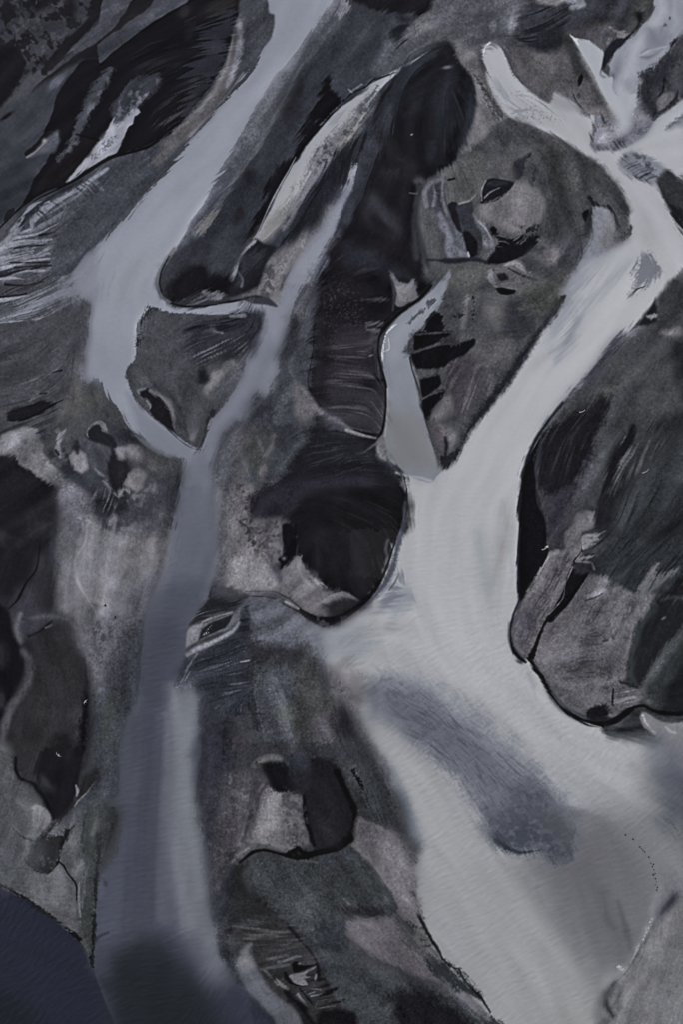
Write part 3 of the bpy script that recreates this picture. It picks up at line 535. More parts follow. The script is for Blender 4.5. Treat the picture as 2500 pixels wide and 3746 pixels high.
def t20():
    P('20', "200 -40 700 -40 640 60 600 130 560 200 520 260 430 250 340 330 240 240 180 160 60 150 140 70", '5d5f66', 20, 8, fing=8, grain=1.6)
    G('20', 420, 130, 110, 90, 0, '4b4e55', .8); G('20', 590, 150, 26, 60, 20, '85878d', .9); G('20', 480, 150, 20, 40, 0, '7a7c83', .6)
    P('20', "640 60 800 -40 1400 -40 1390 80 1320 150 1280 195 1190 215 1130 290 1000 235 920 205 880 192 760 290 690 285 600 245 630 190", '404249', 14, 6, fing=14, grain=1.8)
    S('20', "640 60 900 30 880 180 740 280 610 240", '272930', .0, .8, soft=20)
    S('20', "860 0 1200 20 1380 60 1250 190 950 200", '2a2c30', .3, .8, fld='B', soft=30)
    S('20', "900 130 1250 140 1250 200 1000 230 920 190", '66615f', .2, 1, fld='B', soft=24, op=.8)
    L('20', "860 -20 980 20 940 40", [14, 26, 14], '83868d', 8, 5); G('20', 620, 40, 40, 40, 0, '6a6d74', .7); L('20', "740 0 840 10 900 -10", [14, 16, 8], '7f7b7a', 10, 5)
    P('20', "1200 200 1270 185 1290 100 1340 30 1400 -40 1400 60 1340 140 1280 200", '2f3133', 8, 4, fing=4)
    L('20', "1320 120 1290 180 1240 210", [8, 4, 3], '1a1b1f', 3, 2); L('20', "1150 160 1200 190 1240 180", [6, 10, 8], '77736f', 6, 4)
    # tan island
    P('20', "590 265 640 240 700 285 780 280 880 192 930 222 985 330 1050 425 1110 545 1160 625 1185 672 1110 655 1010 645 960 575 900 560 830 525 800 590 690 515 615 435 572 350", '5a585a', 10, 4, fing=5, grain=1.8, reg='tan_island')
    P('20', "650 290 780 300 850 330 830 420 760 470 660 400", '716c69', 24, 8, fing=6, sp=4); P('20', "590 260 700 240 760 180 880 190 860 280 760 295 690 285", '30333b', 12, 6)
    P('20', "880 200 930 225 985 330 1050 425 1110 545 1160 625 1130 610 1020 480 960 420 910 320", '393a3b', 10, 4); G('20', 900, 380, 24, 70, 0, '6b6765', .7); G('20', 1020, 490, 40, 30, 0, '605d5c', .8)
    P('20', "985 425 970 460 965 500 985 490 1000 440", '17171a', 4, 3); L('20', "940 540 955 580 980 610 1000 632", [3, 5, 6, 2], '16171b', 3, 1); G('20', 970, 550, 12, 20, 20, '3a3b41', .8)
    P('20', "800 590 830 520 900 560 960 580 1000 640 900 640 840 620", '8c8d92', 20, 6, op=.8); G('20', 1080, 640, 60, 20, 25, '7b7471', .7)
    L('20', "930 210 955 225 972 255", [4, 9, 4], 'd0d0d4', 3, 1); L('20', "425 350 430 280 460 245", [3, 6, 5], 'c0c1c5', 4, 2, sp=2)
    S('20', "480 450 700 520 900 660 850 740 640 660 520 580", '82858b', .5, .5, soft=20, op=.55); S('20', "560 620 800 640 880 700 760 720 620 680", '77797e', .6, .4, fld='F', soft=20, op=.6)
    # ribbed tail
    P('20', "1195 685 1110 660 1070 700 1065 745 1042 800 1050 850 1075 860 1110 850 1165 860 1240 830 1320 770 1390 715 1380 660 1320 640 1280 720 1200 770 1160 760", '6f717b', 8, 4, fing=8)
    P('20', "1075 690 1140 655 1190 690 1130 730 1070 750", '5c5a5d', 8, 5, fing=6); S('20', "1080 690 1190 690 1100 760", '33353b', .2, .5, soft=10)
    S('20', "1110 850 1250 760 1390 690 1330 770 1180 860", '3f414a', .1, .6, soft=10); L('20', "1190 690 1270 660 1290 600", [14, 40, 30], '9d9fa5', 12, 4)
    P('20', "1200 760 1280 700 1290 640 1260 740 1190 790 1130 830 1100 830", '9fa1a6', 10, 4)
    # wedge and right land
    P('20', "1190 220 1130 290 1103 385 1120 400 1190 310 1260 230 1340 130 1390 60 1330 120 1270 190", '2f3138', 6, 4, fing=5); L('20', "1110 380 1100 400 1095 430", [8, 10, 4], '5c5f68', 6, 3)
    P('20', "1160 410 1220 360 1290 380 1260 470 1190 540 1160 460", '74767f', 20, 8, fing=8, op=.8); S('20', "1130 330 1200 320 1200 440 1140 430", '55575f', .2, .7, fld='B', soft=16)
    P('20', "1568 180 1510 240 1450 330 1405 430 1345 480 1320 570 1380 650 1402 695 1440 645 1500 612 1580 560 1720 500 1720 150", '3a3c41', 16, 6, fing=8, grain=1.7, reg='right_edge_bar')
    S('20', "1330 420 1480 380 1460 560 1400 660 1320 580", '23242a', .2, .7, fld='S', soft=20); P('20', "1430 560 1470 500 1530 500 1500 580 1440 630", '625f5e', 14, 6, sp=6); L('20', "1420 520 1415 580 1420 640 1402 690", [4, 5, 5, 3], '1c1c21', 5, 3)
    P('20', "1300 600 1370 650 1395 700 1320 740 1290 700", '66686f', 16, 8, sp=8); P('20', "1320 440 1350 470 1300 540 1260 560", '808289', 20, 8, fing=10)
    L('20', "1340 300 1400 270 1470 290 1400 320 1350 310", [8, 14, 12, 8, 6], '7d7f87', 10, 4); S('20', "1380 200 1568 60 1568 180 1450 300", '787a83', .1, .8, fld='B', soft=30, op=.8); G('20', 1480, 120, 14, 26, 20, '3c3e46', .8)
    P('20', "1568 640 1500 690 1480 740 1568 710 1700 690 1700 600", '7d7f86', 12, 4)
    L('20', "1568 600 1480 670 1410 740", [3, 4, 2], '5a5d66', 4, 2)
    # ribbed shoal
    P('20', "1255 890 1320 880 1400 935 1440 975 1410 1040 1340 1020 1290 1000 1230 960", '74767e', 12, 6, fing=12); S('20', "1240 930 1400 960 1360 1040 1260 1000", '40424a', .1, .6, soft=8)
    P('20', "1410 1010 1440 985 1490 980 1540 1030 1580 1060 1720 1090 1720 1300 1580 1280 1525 1250 1480 1160 1440 1100", '35373a', 8, 5, fing=4, grain=1.8, reg='right_edge_island')
    P('20', "1520 1200 1568 1200 1620 1260 1580 1330 1525 1280", '26272a', 8, 5, fing=8); S('20', "1500 1280 1620 1260 1620 1400 1530 1380", '83868c', .2, .6, soft=14)
    # tan between leaf and pool
    P('20', "250 250 310 360 375 460 412 570 395 690 350 790 300 880 380 850 480 740 560 680 520 630 470 560 430 470 400 380 380 300", '6d6a69', 14, 6, fing=5, sp=3)
    L('20', "380 430 430 520 480 600 520 670", [8, 14, 18, 20], '48474a', 10, 6, sp=6)
    # face bar
    P('20', "600 690 700 725 880 810 980 880 1060 935 1150 1025 1220 1115 1248 1220 1255 1320 1200 1390 1175 1330 1170 1240 1060 1180 1050 1300 1010 1400 970 1480 940 1600 840 1700 780 1850 700 1980 600 2140 400 2390 330 2490 270 2640 200 2700 160 2650 100 2420 60 2300 50 2100 190 1850 250 1530 250 1480 160 1400 60 1200 80 1060 200 990 300 900 400 840 500 720", '4d4e50', 12, 5, fing=5, grain=1.8, reg='face_bar')
    P('20', "560 700 700 725 880 810 1000 895 1100 980 1000 960 850 880 700 840 560 820 480 780", '46474b', 20, 8, sp=5); P('20', "800 880 860 900 880 1050 880 1250 920 1400 820 1420 790 1250 780 1080", '343536', 40, 10, fing=8)
    P('20', "980 880 1100 980 1210 1110 1245 1220 1200 1200 1120 1130 1020 1060 960 960", '3d3e40', 20, 6, sp=3)
    P('20', "600 1070 660 1060 740 1120 780 1160 760 1250 700 1310 620 1340 520 1320 450 1270 400 1210 420 1175 530 1125", '6f6b69', 16, 10, fing=8, sp=3, grain=1.4); G('20', 690, 1200, 70, 60, 0, '7d7874', .6); G('20', 520, 1180, 60, 30, -20, '77726f', .5)
    P('20', "400 1200 480 1180 560 1230 600 1330 480 1300 400 1260", '605c5d', 20, 8, op=.7)
    G('20', 560, 950, 40, 90, 20, '62605f', .8); G('20', 940, 1010, 30, 60, -10, '6c6867', .9); G('20', 690, 840, 36, 40, 0, '615f60', .7)
    P('20', "600 930 588 1000 610 1020 650 970 690 900 705 870 660 890", '3a3c43', 8, 5); L('20', "610 930 640 900 690 880", [4, 5, 6], '2b2c32', 5, 3); G('20', 690, 890, 10, 18, 20, '232429', .9)
    P('20', "430 1050 520 1050 595 1045 560 1100 520 1135 470 1155 405 1172 425 1120", '242427', 5, 4, fing=5); L('20', "425 1135 445 1110 470 1095 490 1100", [3, 5, 5, 2], '6a6b6f', 4, 3); G('20', 445, 1040, 16, 14, 0, '303238', .8)
    L('20', "415 1170 480 1160 540 1120 590 1060", [2, 4, 4, 2], '141416', 3, 1)
    S('20', "600 1000 760 920 800 1050 700 1130 620 1060", '42444a', .2, .8, fld='B', soft=26)
    P('20', "480 1320 520 1360 580 1400 660 1370 720 1350 735 1390 690 1430 640 1460 560 1500 480 1510 470 1470 500 1420", '1d1d20', 7, 5, fing=16); G('20', 480, 1325, 16, 18, 0, '1c1c20', 1)
    S('20', "620 1310 740 1300 740 1390 640 1350", '26272b', .2, .5, fld='F', soft=10)
    P('20', "640 1470 740 1440 860 1420 960 1400 960 1460 900 1540 780 1560 700 1640 600 1560", '4b4d53', 16, 6, fing=8); P('20', "780 1450 830 1420 868 1450 850 1510 800 1530 760 1500", '827e7b', 12, 7, sp=5); G('20', 760, 1390, 40, 30, 40, '75706c', .8)
    S('20', "720 1480 800 1480 800 1560 700 1560", '7b7773', .3, .6, soft=10, op=.8)
    G('20', 890, 1500, 18, 14, 20, '141417', 1); L('20', "870 1470 920 1440 960 1480 930 1540 880 1530", [5, 7, 8, 6, 4], '3a3b40', 5, 4); L('20', "900 1470 930 1500 900 1520", 5, '707075', 4, 3)
    L('20', "960 1370 1000 1340 1050 1330", [4, 6, 5], '2e2f34', 5, 3); L('20', "950 1390 970 1440 940 1500", [6, 7, 5], '2c2d32', 5, 3)
    P('20', "990 1225 1025 1200 1030 1230 1015 1285 995 1260", '141416', 5, 3); P('20', "1000 1290 1050 1190 1055 1250 1040 1350 980 1400", '323338', 8, 5); G('20', 960, 1360, 40, 40, 0, '3a3b3d', .7)
    # pale tongue behind the rim
    P('20', "1060 1185 1110 1190 1165 1230 1175 1320 1160 1400 1090 1440 1020 1500 980 1560 900 1690 860 1680 940 1560 1000 1440 1040 1370 1050 1280", '898b93', 8, 4, fing=4, water=.6)
    P('20', "1140 1250 1165 1230 1178 1330 1150 1400 1100 1400", '7a787b', 14, 5); L('20', "1030 1130 1070 1170 1150 1190 1185 1250 1185 1340 1175 1390", [6, 8, 8, 6, 6, 5], '2a2b31', 5, 3, fing=5)
    L('20', "1270 1300 1255 1340 1200 1390", [6, 14, 7], '33342f', 5, 4, sp=5); L('20', "1165 1235 1180 1300 1172 1370", 3, '6f6d70', 4, 2)
    # crinkled streams at the left of the face
    P('20', "180 1000 330 960 450 1000 420 1100 380 1150 240 1190 180 1160", '595a59', 14, 6, fing=10, grain=1.5); S('20', "190 1030 400 1010 400 1100 200 1160", '41423f', .1, .8, soft=14, op=.8); S('20', "210 1090 320 1080 300 1130 210 1130", '74736e', .3, .7, soft=14, op=.8)
    L('20', "180 1060 110 1100 90 1150 100 1195", [20, 20, 14, 8], '55575f', 8, 5, fing=6); L('20', "190 1030 130 1055 85 1120 90 1170 108 1195", [5, 9, 7, 10, 5], '74767e', 9, 5, fing=4, sp=3)
    L('20', "180 1240 200 1300 230 1340 230 1420 250 1480", [9, 14, 13, 10, 12], '70737d', 10, 6, fing=4); S('20', "100 1180 260 1230 280 1460 170 1420", '4d4f58', .1, .7, fld='M', soft=14)
    P('20', "235 1190 260 1180 280 1260 330 1330 350 1400 370 1480 340 1490 300 1400 260 1300", '2b2b30', 10, 5); P('20', "270 1180 340 1170 360 1240 380 1330 340 1330 290 1250", '3f4147', 10, 5); G('20', 345, 1390, 24, 44, -20, '1b1b1f', 1); G('20', 245, 1195, 14, 16, 0, '18181c', 1)
    L('20', "345 1420 345 1445 330 1470", [5, 7, 3], '85868c', 5, 2); L('20', "400 1270 430 1320 425 1380 470 1430 450 1490", [10, 12, 12, 16, 10], '6a6c71', 6, 4, sp=4); L('20', "425 1290 445 1340 440 1400", [4, 5, 4], '8a8b90', 4, 3, sp=4)
    L('20', "300 1170 335 1155", [10, 6], '8b8a87', 5, 3); L('20', "230 1035 250 1030", [4, 3], '1b1b1e', 3, 1)
    L('20', "60 1180 90 1320 110 1430 120 1568", [24, 34, 34, 40], '4f5253', 14, 6, sp=4); L('20', "40 1240 30 1350 40 1480", [20, 20, 16], '3c3e43', 12, 5)
    L('20', "160 1490 240 1500 300 1490 360 1480 440 1500", [6, 10, 8, 6, 6], '2c2e35', 7, 4)

def t21():
    P('21', "250 100 420 90 560 60 700 20 860 60 920 120 870 220 860 320 780 420 640 600 480 820 330 1060 260 1180 180 1190 100 980 190 820 380 570 240 490 180 380 230 260", '494b4e', 16, 6, fing=6, grain=1.8)
    P('21', "270 120 420 110 430 200 380 280 300 280 250 220", '535551', 24, 8, sp=3); G('21', 240, 350, 40, 100, 20, '3c3e42', .7)
    P('21', "440 130 520 110 600 80 640 95 680 150 775 205 740 235 640 265 560 260 500 240 455 190", '5d5c5c', 8, 5, fing=8); S('21', "500 120 650 90 770 210 640 260 540 180", '2c2d31', .5, .9, soft=12, op=.7); L('21', "530 115 590 100 650 140 690 160", [8, 16, 18, 10], '827d7a', 7, 5, fing=8); L('21', "470 150 465 180 490 220", [10, 14, 8], '77757a', 7, 4)
    P('21', "495 245 540 240 600 255 603 270 560 284 520 278", '111114', 3, 2); L('21', "490 150 540 170 580 190", [6, 10, 6], '2a2b30', 5, 4, fing=5)
    P('21', "640 80 800 20 900 60 860 160 760 160 680 120", '3c3e43', 14, 6, fing=6); P('21', "720 230 850 190 870 260 850 340 760 390 700 300", '484a46', 20, 8, sp=3)
    P('21', "420 360 460 310 540 330 550 400 500 450 420 420", '66625f', 18, 10, sp=6, fing=8); L('21', "325 280 330 330 310 400 300 460", [10, 12, 14, 16], '6d6967', 8, 6, sp=8); G('21', 700, 345, 30, 12, -20, '716d6a', .9)
    P('21', "540 360 640 350 720 420 700 500 600 560 540 480", '3b3d44', 24, 8, fing=6); P('21', "400 540 520 520 600 560 560 660 440 700 380 640", '605c5b', 24, 8, fing=8, op=.9)
    P('21', "240 620 330 620 420 720 400 860 320 950 240 900 200 760", '454247', 24, 8, fing=8); S('21', "220 640 400 640 500 800 320 980 240 880", '5f5a5d', .4, .8, soft=24, op=.6)
    P('21', "190 400 150 380 90 440 85 490 170 500 190 460 185 430", '1b1b1f', 5, 4, fing=4)  # this and the next outlines: toothed shadows painted in black
    for s in ("30 505 120 490 240 490 200 530 120 570 30 600", "18 615 100 590 180 568 260 565 330 540 365 528 382 545 370 575 310 625 250 655 200 690 120 700 50 700 20 660", "60 765 110 748 165 738 185 790 140 830 80 870", "78 880 130 850 195 825 190 870 140 920 110 990 92 980"):
        P('21', s, '19191d', 6, 3, fing=2)
    for q in ("20 510 120 500 235 495", "20 612 110 582 200 560 300 552", "70 760 150 740", "70 880 130 850 190 830"):
        L('21', q, [3, 4, 3, 2], '4a4b51', 4, 2, fing=2)
    L('21', "190 540 240 545 290 560", [6, 12, 8], '3d3e43', 7, 5, fing=6)
    P('21', "200 870 243 868 238 930 200 980 150 1000 130 990 160 940", '736f6c', 10, 6, sp=5); P('21', "130 1015 200 1030 260 1080 250 1150 190 1190 160 1130", '646063', 12, 6, sp=4); G('21', 250, 1100, 24, 40, 20, '73737a', .6)
    L('21', "205 1100 215 1150 205 1200", [5, 6, 8], '2d2e33', 6, 3); P('21', "170 1210 220 1190 275 1185 255 1235 205 1280", '303238', 6, 5, sp=4)
    L('21', "865 310 790 430 700 560 610 690 500 850 390 990 330 1070 275 1180 215 1270", [10, 16, 20, 22, 22, 20, 14, 9, 4], '313239', 14, 5, sp=3, grain=2)
    L('21', "870 290 860 340 830 390", [6, 5, 3], '232429', 4, 2)
    # right shore and bar
    P('21', "1530 185 1580 260 1720 300 1720 700 1500 640 1420 500 1310 455 1400 380 1440 290", '404244', 10, 5, grain=1.6); P('21', "1315 455 1360 390 1410 300 1420 400 1400 440", '242529', 7, 5); L('21', "1370 410 1410 400", [10, 12], '77757a', 5, 4, sp=4)
    L('21', "1440 500 1500 500 1568 500 1680 500", [10, 30, 26, 30], '696663', 14, 8); G('21', 1545, 640, 50, 70, 0, '2a2b2e', .9); P('21', "1500 580 1600 560 1600 900 1540 760", '2a2b2f', 26, 8)
    P('21', "1100 870 1200 800 1320 700 1460 680 1520 760 1480 900 1400 960 1300 980 1240 900 1160 920", '4b4d4d', 26, 10, fing=8); L('21', "1130 860 1190 840 1250 820", [14, 22, 14], '66625e', 16, 8, fing=8)
    P('21', "1180 560 1400 500 1480 600 1300 700 1150 760 1010 870 900 900 1000 790", '45474b', 16, 6, sp=4)
    P('21', "870 1010 900 960 1000 940 1110 870 1115 960 1060 1110 960 1260 890 1360 800 1480 740 1400 740 1200 790 1080", '222125', 16, 6, fing=10); P('21', "1000 980 1100 900 1110 1000 1040 1120 980 1130", '343437', 20, 8, fing=8)
    P('21', "690 1190 740 1120 760 1160 735 1290 715 1430 740 1568 760 1700 640 1700 632 1500 645 1330", '1c1b1f', 7, 4, fing=8)
    L('21', "880 900 800 1000 730 1100 690 1190 660 1290 640 1400 636 1568", [10, 10, 10, 7, 7, 7, 8], '262833', 6, 2); L('21', "830 1010 750 1150 728 1260 715 1400 730 1480", [7, 8, 8, 7, 6], '3e4048', 6, 4, sp=5)
    L('21', "1310 455 1180 560 1080 680 960 800 890 880", [6, 12, 14, 14, 10], '2f313c', 14, 6, fing=10); L('21', "1160 640 1060 760 980 840", [12, 20, 14], '4c4f57', 12, 6, sp=6)  # navy ribbon paints the shadow along the right shore
    L('21', "1170 930 1100 1050 1040 1200 960 1380 880 1568", [50, 40, 46, 60, 60], '494c4d', 30, 10, fing=10, sp=4); P('21', "900 1450 960 1330 1040 1300 1060 1450 1000 1600 900 1600", '4c4a50', 20, 8, sp=5); G('21', 980, 1320, 40, 30, 0, '626065', .6)
    P('21', "1270 1040 1260 1100 1220 1180 1180 1280 1170 1380 1110 1420 1100 1400 1130 1260 1180 1150 1230 1090", '202023', 12, 5, fing=8)
    S('21', "1250 940 1480 960 1430 1140 1280 1080", '28292b', .0, .8, soft=30); S('21', "1220 1060 1300 1150 1230 1330 1180 1400", '5f6062', .3, .6, soft=16, op=.8)
    P('21', "1460 1000 1580 940 1700 1000 1700 1150 1500 1240 1420 1350 1380 1300 1470 1150", '2d2f31', 26, 8, fing=10, op=.85); P('21', "1320 1420 1500 1280 1720 1120 1720 1700 1300 1700", '424748', 30, 8, sp=3)
    P('21', "1090 1440 1200 1380 1300 1400 1260 1500 1150 1640 1060 1640", '28292b', 20, 8, fing=12); S('21', "1150 1420 1350 1250 1450 1200 1400 1320 1200 1450", '55585a', .3, .8, soft=20, op=.7)
    L('21', "930 952 1000 958", [3, 4], '1b1b1f', 3, 2)

def t22():
    P('22', "640 -20 730 -20 770 120 775 230 790 320 750 440 690 555 650 620 615 560 630 300", '1a191d', 5, 3, fing=3); L('22', "640 0 640 160 630 300 626 440 632 560 630 620 595 710 578 800 590 880 630 950 665 975", [8, 8, 9, 8, 9, 8, 8, 8, 10, 10, 6], '2a2c39', 4, 1)
    L('22', "660 20 665 200 645 330 645 500 640 620", 3, '15151b', 3, 1); L('22', "572 750 570 850 595 930", [4, 4, 3], '5e6069', 3, 1); L('22', "580 850 600 920 660 970", [4, 7, 3], '15151a', 3, 1); G('22', 630, 975, 20, 8, 25, '4b4d58', .9)
    P('22', "715 -20 980 -20 990 90 930 190 890 310 810 320 780 220 765 120", '3a393e', 16, 8, fing=8, grain=1.8); G('22', 860, 110, 60, 120, 10, '46444c', .7)
    P('22', "1000 -20 1100 -20 1070 130 990 120 940 180 960 60", '3a3c3f', 16, 6)
    P('22', "1080 -20 1720 -20 1720 700 1500 600 1400 540 1300 620 1150 560 1000 520 1050 430 1100 330 1060 210 1070 110", '35393b', 14, 6, fing=8, grain=1.7)
    P('22', "1075 30 1250 0 1300 40 1230 130 1150 180 1060 220", '222225', 14, 6, fing=12); S('22', "1060 0 1720 0 1720 400 1300 520 1080 480", '24272a', .1, .9, soft=40, op=.85); S('22', "1100 0 1720 -20 1720 300 1300 300", '474c4e', .4, .9, soft=40, op=.7)
    P('22', "1060 140 1230 120 1200 240 1080 340 990 420 1060 380 1090 250", '2f2f34', 20, 8, fing=8)
    P('22', "930 190 990 120 1060 120 1062 205 985 255 990 330 940 425 890 560 800 720 740 850 690 945 645 930 600 880 588 780 640 640 680 570 750 460 800 370 850 335 890 320 890 230", '636164', 7, 4, sp=4, grain=2.0, reg='tan_runnel')
    S('22', "900 200 1050 140 980 300 900 560 740 830 650 900 620 760 700 600 860 380", '47464b', .2, .7, fld='S', soft=20, op=.8); P('22', "600 780 650 660 740 680 700 790 640 880", '4c4a55', 24, 8, op=.8)
    P('22', "985 255 1040 230 1110 235 1080 280 1000 330 985 300", '77757a', 6, 4); L('22', "1000 320 1060 300 1120 290", [8, 12, 3], '726f74', 5, 3, fing=6); G('22', 1042, 268, 12, 7, -20, '141416', 1); L('22', "985 235 982 290 992 340 955 385 945 410", [2, 3, 3, 4, 5], '232327', 2, 1); L('22', "985 350 950 400 990 385 1060 360", [7, 10, 12, 4], '6b696c', 5, 4, fing=6)
    L('22', "1000 340 1060 320", [4, 6], '2b2b30', 4, 2)
    L('22', "850 345 800 370 740 470 700 540 670 570", [14, 9, 6, 5, 4], '7d7a7b', 5, 3, sp=3); L('22', "770 320 790 315", [6, 5], 'a1a0a0', 3, 2); P('22', "755 420 785 330 795 330 790 370 760 430", '131317', 3, 2)
    P('22', "950 420 1045 428 985 540 905 640 820 712 775 750 745 810 735 860 705 945 715 985 695 970 688 945 740 825 800 705 870 590 905 480", '1b1a1d', 5, 3, sp=2); L('22', "950 420 915 500 890 560", [2, 3, 2], '77777b', 2, 1); L('22', "1040 440 985 545 905 645 850 700", [3, 4, 5, 3], '5b5a5e', 4, 2)
    P('22', "940 420 1000 400 1060 410 1050 450 980 470", '33313a', 10, 5)
    P('22', "990 560 1060 480 1150 500 1300 600 1395 590 1345 740 1270 900 1245 1060 1240 1110 1330 1145 1320 1210 1220 1290 1130 1295 1020 1285 930 1250 850 1205 795 1085 712 965 735 865 780 745 900 650", '646265', 8, 4, fing=4, sp=3, grain=1.9, reg='grey_terrace')
    S('22', "1000 560 1300 620 1250 900 1100 1000 900 1000 800 900 900 680", '47474a', .6, 1.0, fld='S', soft=40, op=.6)
    L('22', "1090 560 1060 700 1010 850 980 980", [16, 30, 40, 30], '48484b', 26, 10, sp=8, op=.8); L('22', "1290 690 1240 770 1190 820 1130 850", [10, 14, 16, 8], '45464a', 12, 6, sp=10); L('22', "1180 900 1140 1000", [16, 20], '47474a', 20, 8, sp=8)
    L('22', "1010 600 1050 570 1100 580", [8, 18, 8], '7b797c', 9, 4); L('22', "1010 615 1060 600 1100 570", [2, 4, 3], '3a3a3e', 3, 2); G('22', 820, 770, 30, 30, 0, '47454e', .8); L('22', "755 800 775 800", [8, 6], '1d1c20', 5, 4)
    L('22', "1090 745 1110 748 1080 800 1100 850 1110 870", 2.5, '38383c', 3, 2); P('22', "850 1000 1000 980 1100 1100 1050 1250 930 1240 860 1160", '5a595c', 24, 8, op=.8)
    P('22', "1310 640 1390 590 1350 740 1260 900 1240 1050 1210 960 1280 800", '6b696b', 12, 6, sp=3)
    P('22', "1240 1120 1330 1150 1320 1210 1250 1260 1160 1250 1160 1130", '5f5e60', 10, 6, fing=8); L('22', "1170 1130 1165 1180 1170 1220", 3, '2b2b2f', 3, 2); S('22', "1180 1140 1310 1150 1280 1210 1170 1220", '7b797a', .4, .5, soft=8); L('22', "1310 1140 1345 1170 1310 1200", [6, 10, 5], '75726f', 6, 4, sp=5)
    L('22', "1430 410 1390 470 1400 490", [8, 16, 8], '747173', 9, 5, sp=4); L('22', "1530 450 1430 500 1340 570 1270 640", [12, 20, 20, 8], '616364', 14, 8, sp=6, fing=6)
    # dark pond and banks on the right
    P('22', "1290 1000 1270 930 1300 880 1380 780 1420 690 1500 640 1580 610 1720 560 1720 780 1580 830 1490 900 1420 1000 1340 1110 1260 1090 1250 1050", '28282b', 16, 6, fing=6); P('22', "1400 620 1470 560 1568 500 1720 440 1720 620 1560 620 1450 680", '1f1f22', 16, 8, fing=10)
    L('22', "1390 620 1410 680 1340 790 1280 900 1260 1040 1280 1100", [12, 14, 12, 10, 8, 6], '3e4444', 12, 5, sp=3); L('22', "1460 720 1430 740", [5, 3], '606365', 4, 2)
    L('22', "1560 830 1490 920 1410 1020 1350 1110 1330 1150", [14, 22, 20, 16, 8], '555858', 12, 6, sp=6, fing=5); P('22', "1560 870 1720 800 1720 1260 1560 1250 1450 1240 1350 1180 1400 1110 1500 1000", '3a3e3e', 16, 8, sp=4); P('22', "1500 1100 1720 1000 1720 1290 1480 1250", '25282a', 24, 6)
    G('22', 1370, 1205, 24, 16, 30, '66625e', .9)
    P('22', "1010 1270 1060 1230 1110 1250 1140 1290 1160 1330 1060 1330", '242326', 7, 5, sp=3)
    L('22', "690 955 715 1000 760 1065 800 1140 840 1200 890 1255 950 1290 1020 1325 1110 1345", [9, 9, 9, 8, 8, 10, 14, 14, 6], '17191e', 5, 2, fing=3); L('22', "850 1215 920 1265", [10, 10], '272a30', 7, 3)
    L('22', "1000 1305 1110 1330 1180 1310 1240 1270 1290 1235 1340 1225 1400 1255 1480 1270 1580 1280 1720 1280", [5, 12, 20, 20, 10, 6, 8, 10, 12, 12], '15171a', 5, 2, fing=2)
    L('22', "1110 1350 1160 1380 1250 1360 1340 1350 1400 1380", [10, 18, 24, 20, 20], '1e2023', 10, 4, fing=4); P('22', "1220 1330 1280 1270 1310 1270 1330 1330 1290 1350 1240 1360", '35373a', 7, 4); L('22', "1400 1285 1480 1300 1580 1290 1720 1300", [3, 4, 6, 6], '44464a', 4, 2)
    L('22', "980 1310 1040 1335 1100 1350", [2, 3, 2], '8b8b8e', 2, 1)
    P('22', "1335 1260 1325 1300 1345 1350 1400 1395 1450 1450 1500 1500 1540 1560 1620 1640 1720 1640 1720 1330 1568 1330 1500 1330 1430 1310 1370 1270", '79787c', 6, 2, water=1, reg='right_side_creek'); L('22', "1340 1280 1355 1320 1390 1365 1410 1385", [3, 5, 4, 5], 'b9b9bc', 4, 2, sp=2); L('22', "1470 1345 1500 1375 1525 1380", [2, 3, 3], 'a3a3a6', 3, 2); L('22', "1490 1335 1568 1330 1640 1330", [6, 10, 10], '8a898d', 8, 3)  # palest ribbon is a highlight painted on the creek
    P('22', "1130 1370 1250 1380 1400 1400 1440 1440 1300 1430 1180 1420", '4c4f52', 14, 6, fing=6, op=.9)
    L('22', "1400 1440 1480 1500 1568 1560", [40, 50, 50], '5b5e68', 50, 10, op=.6); L('22', "680 1040 710 1110 730 1190", [6, 10, 6], '8b8d8f', 12, 4, op=.6)

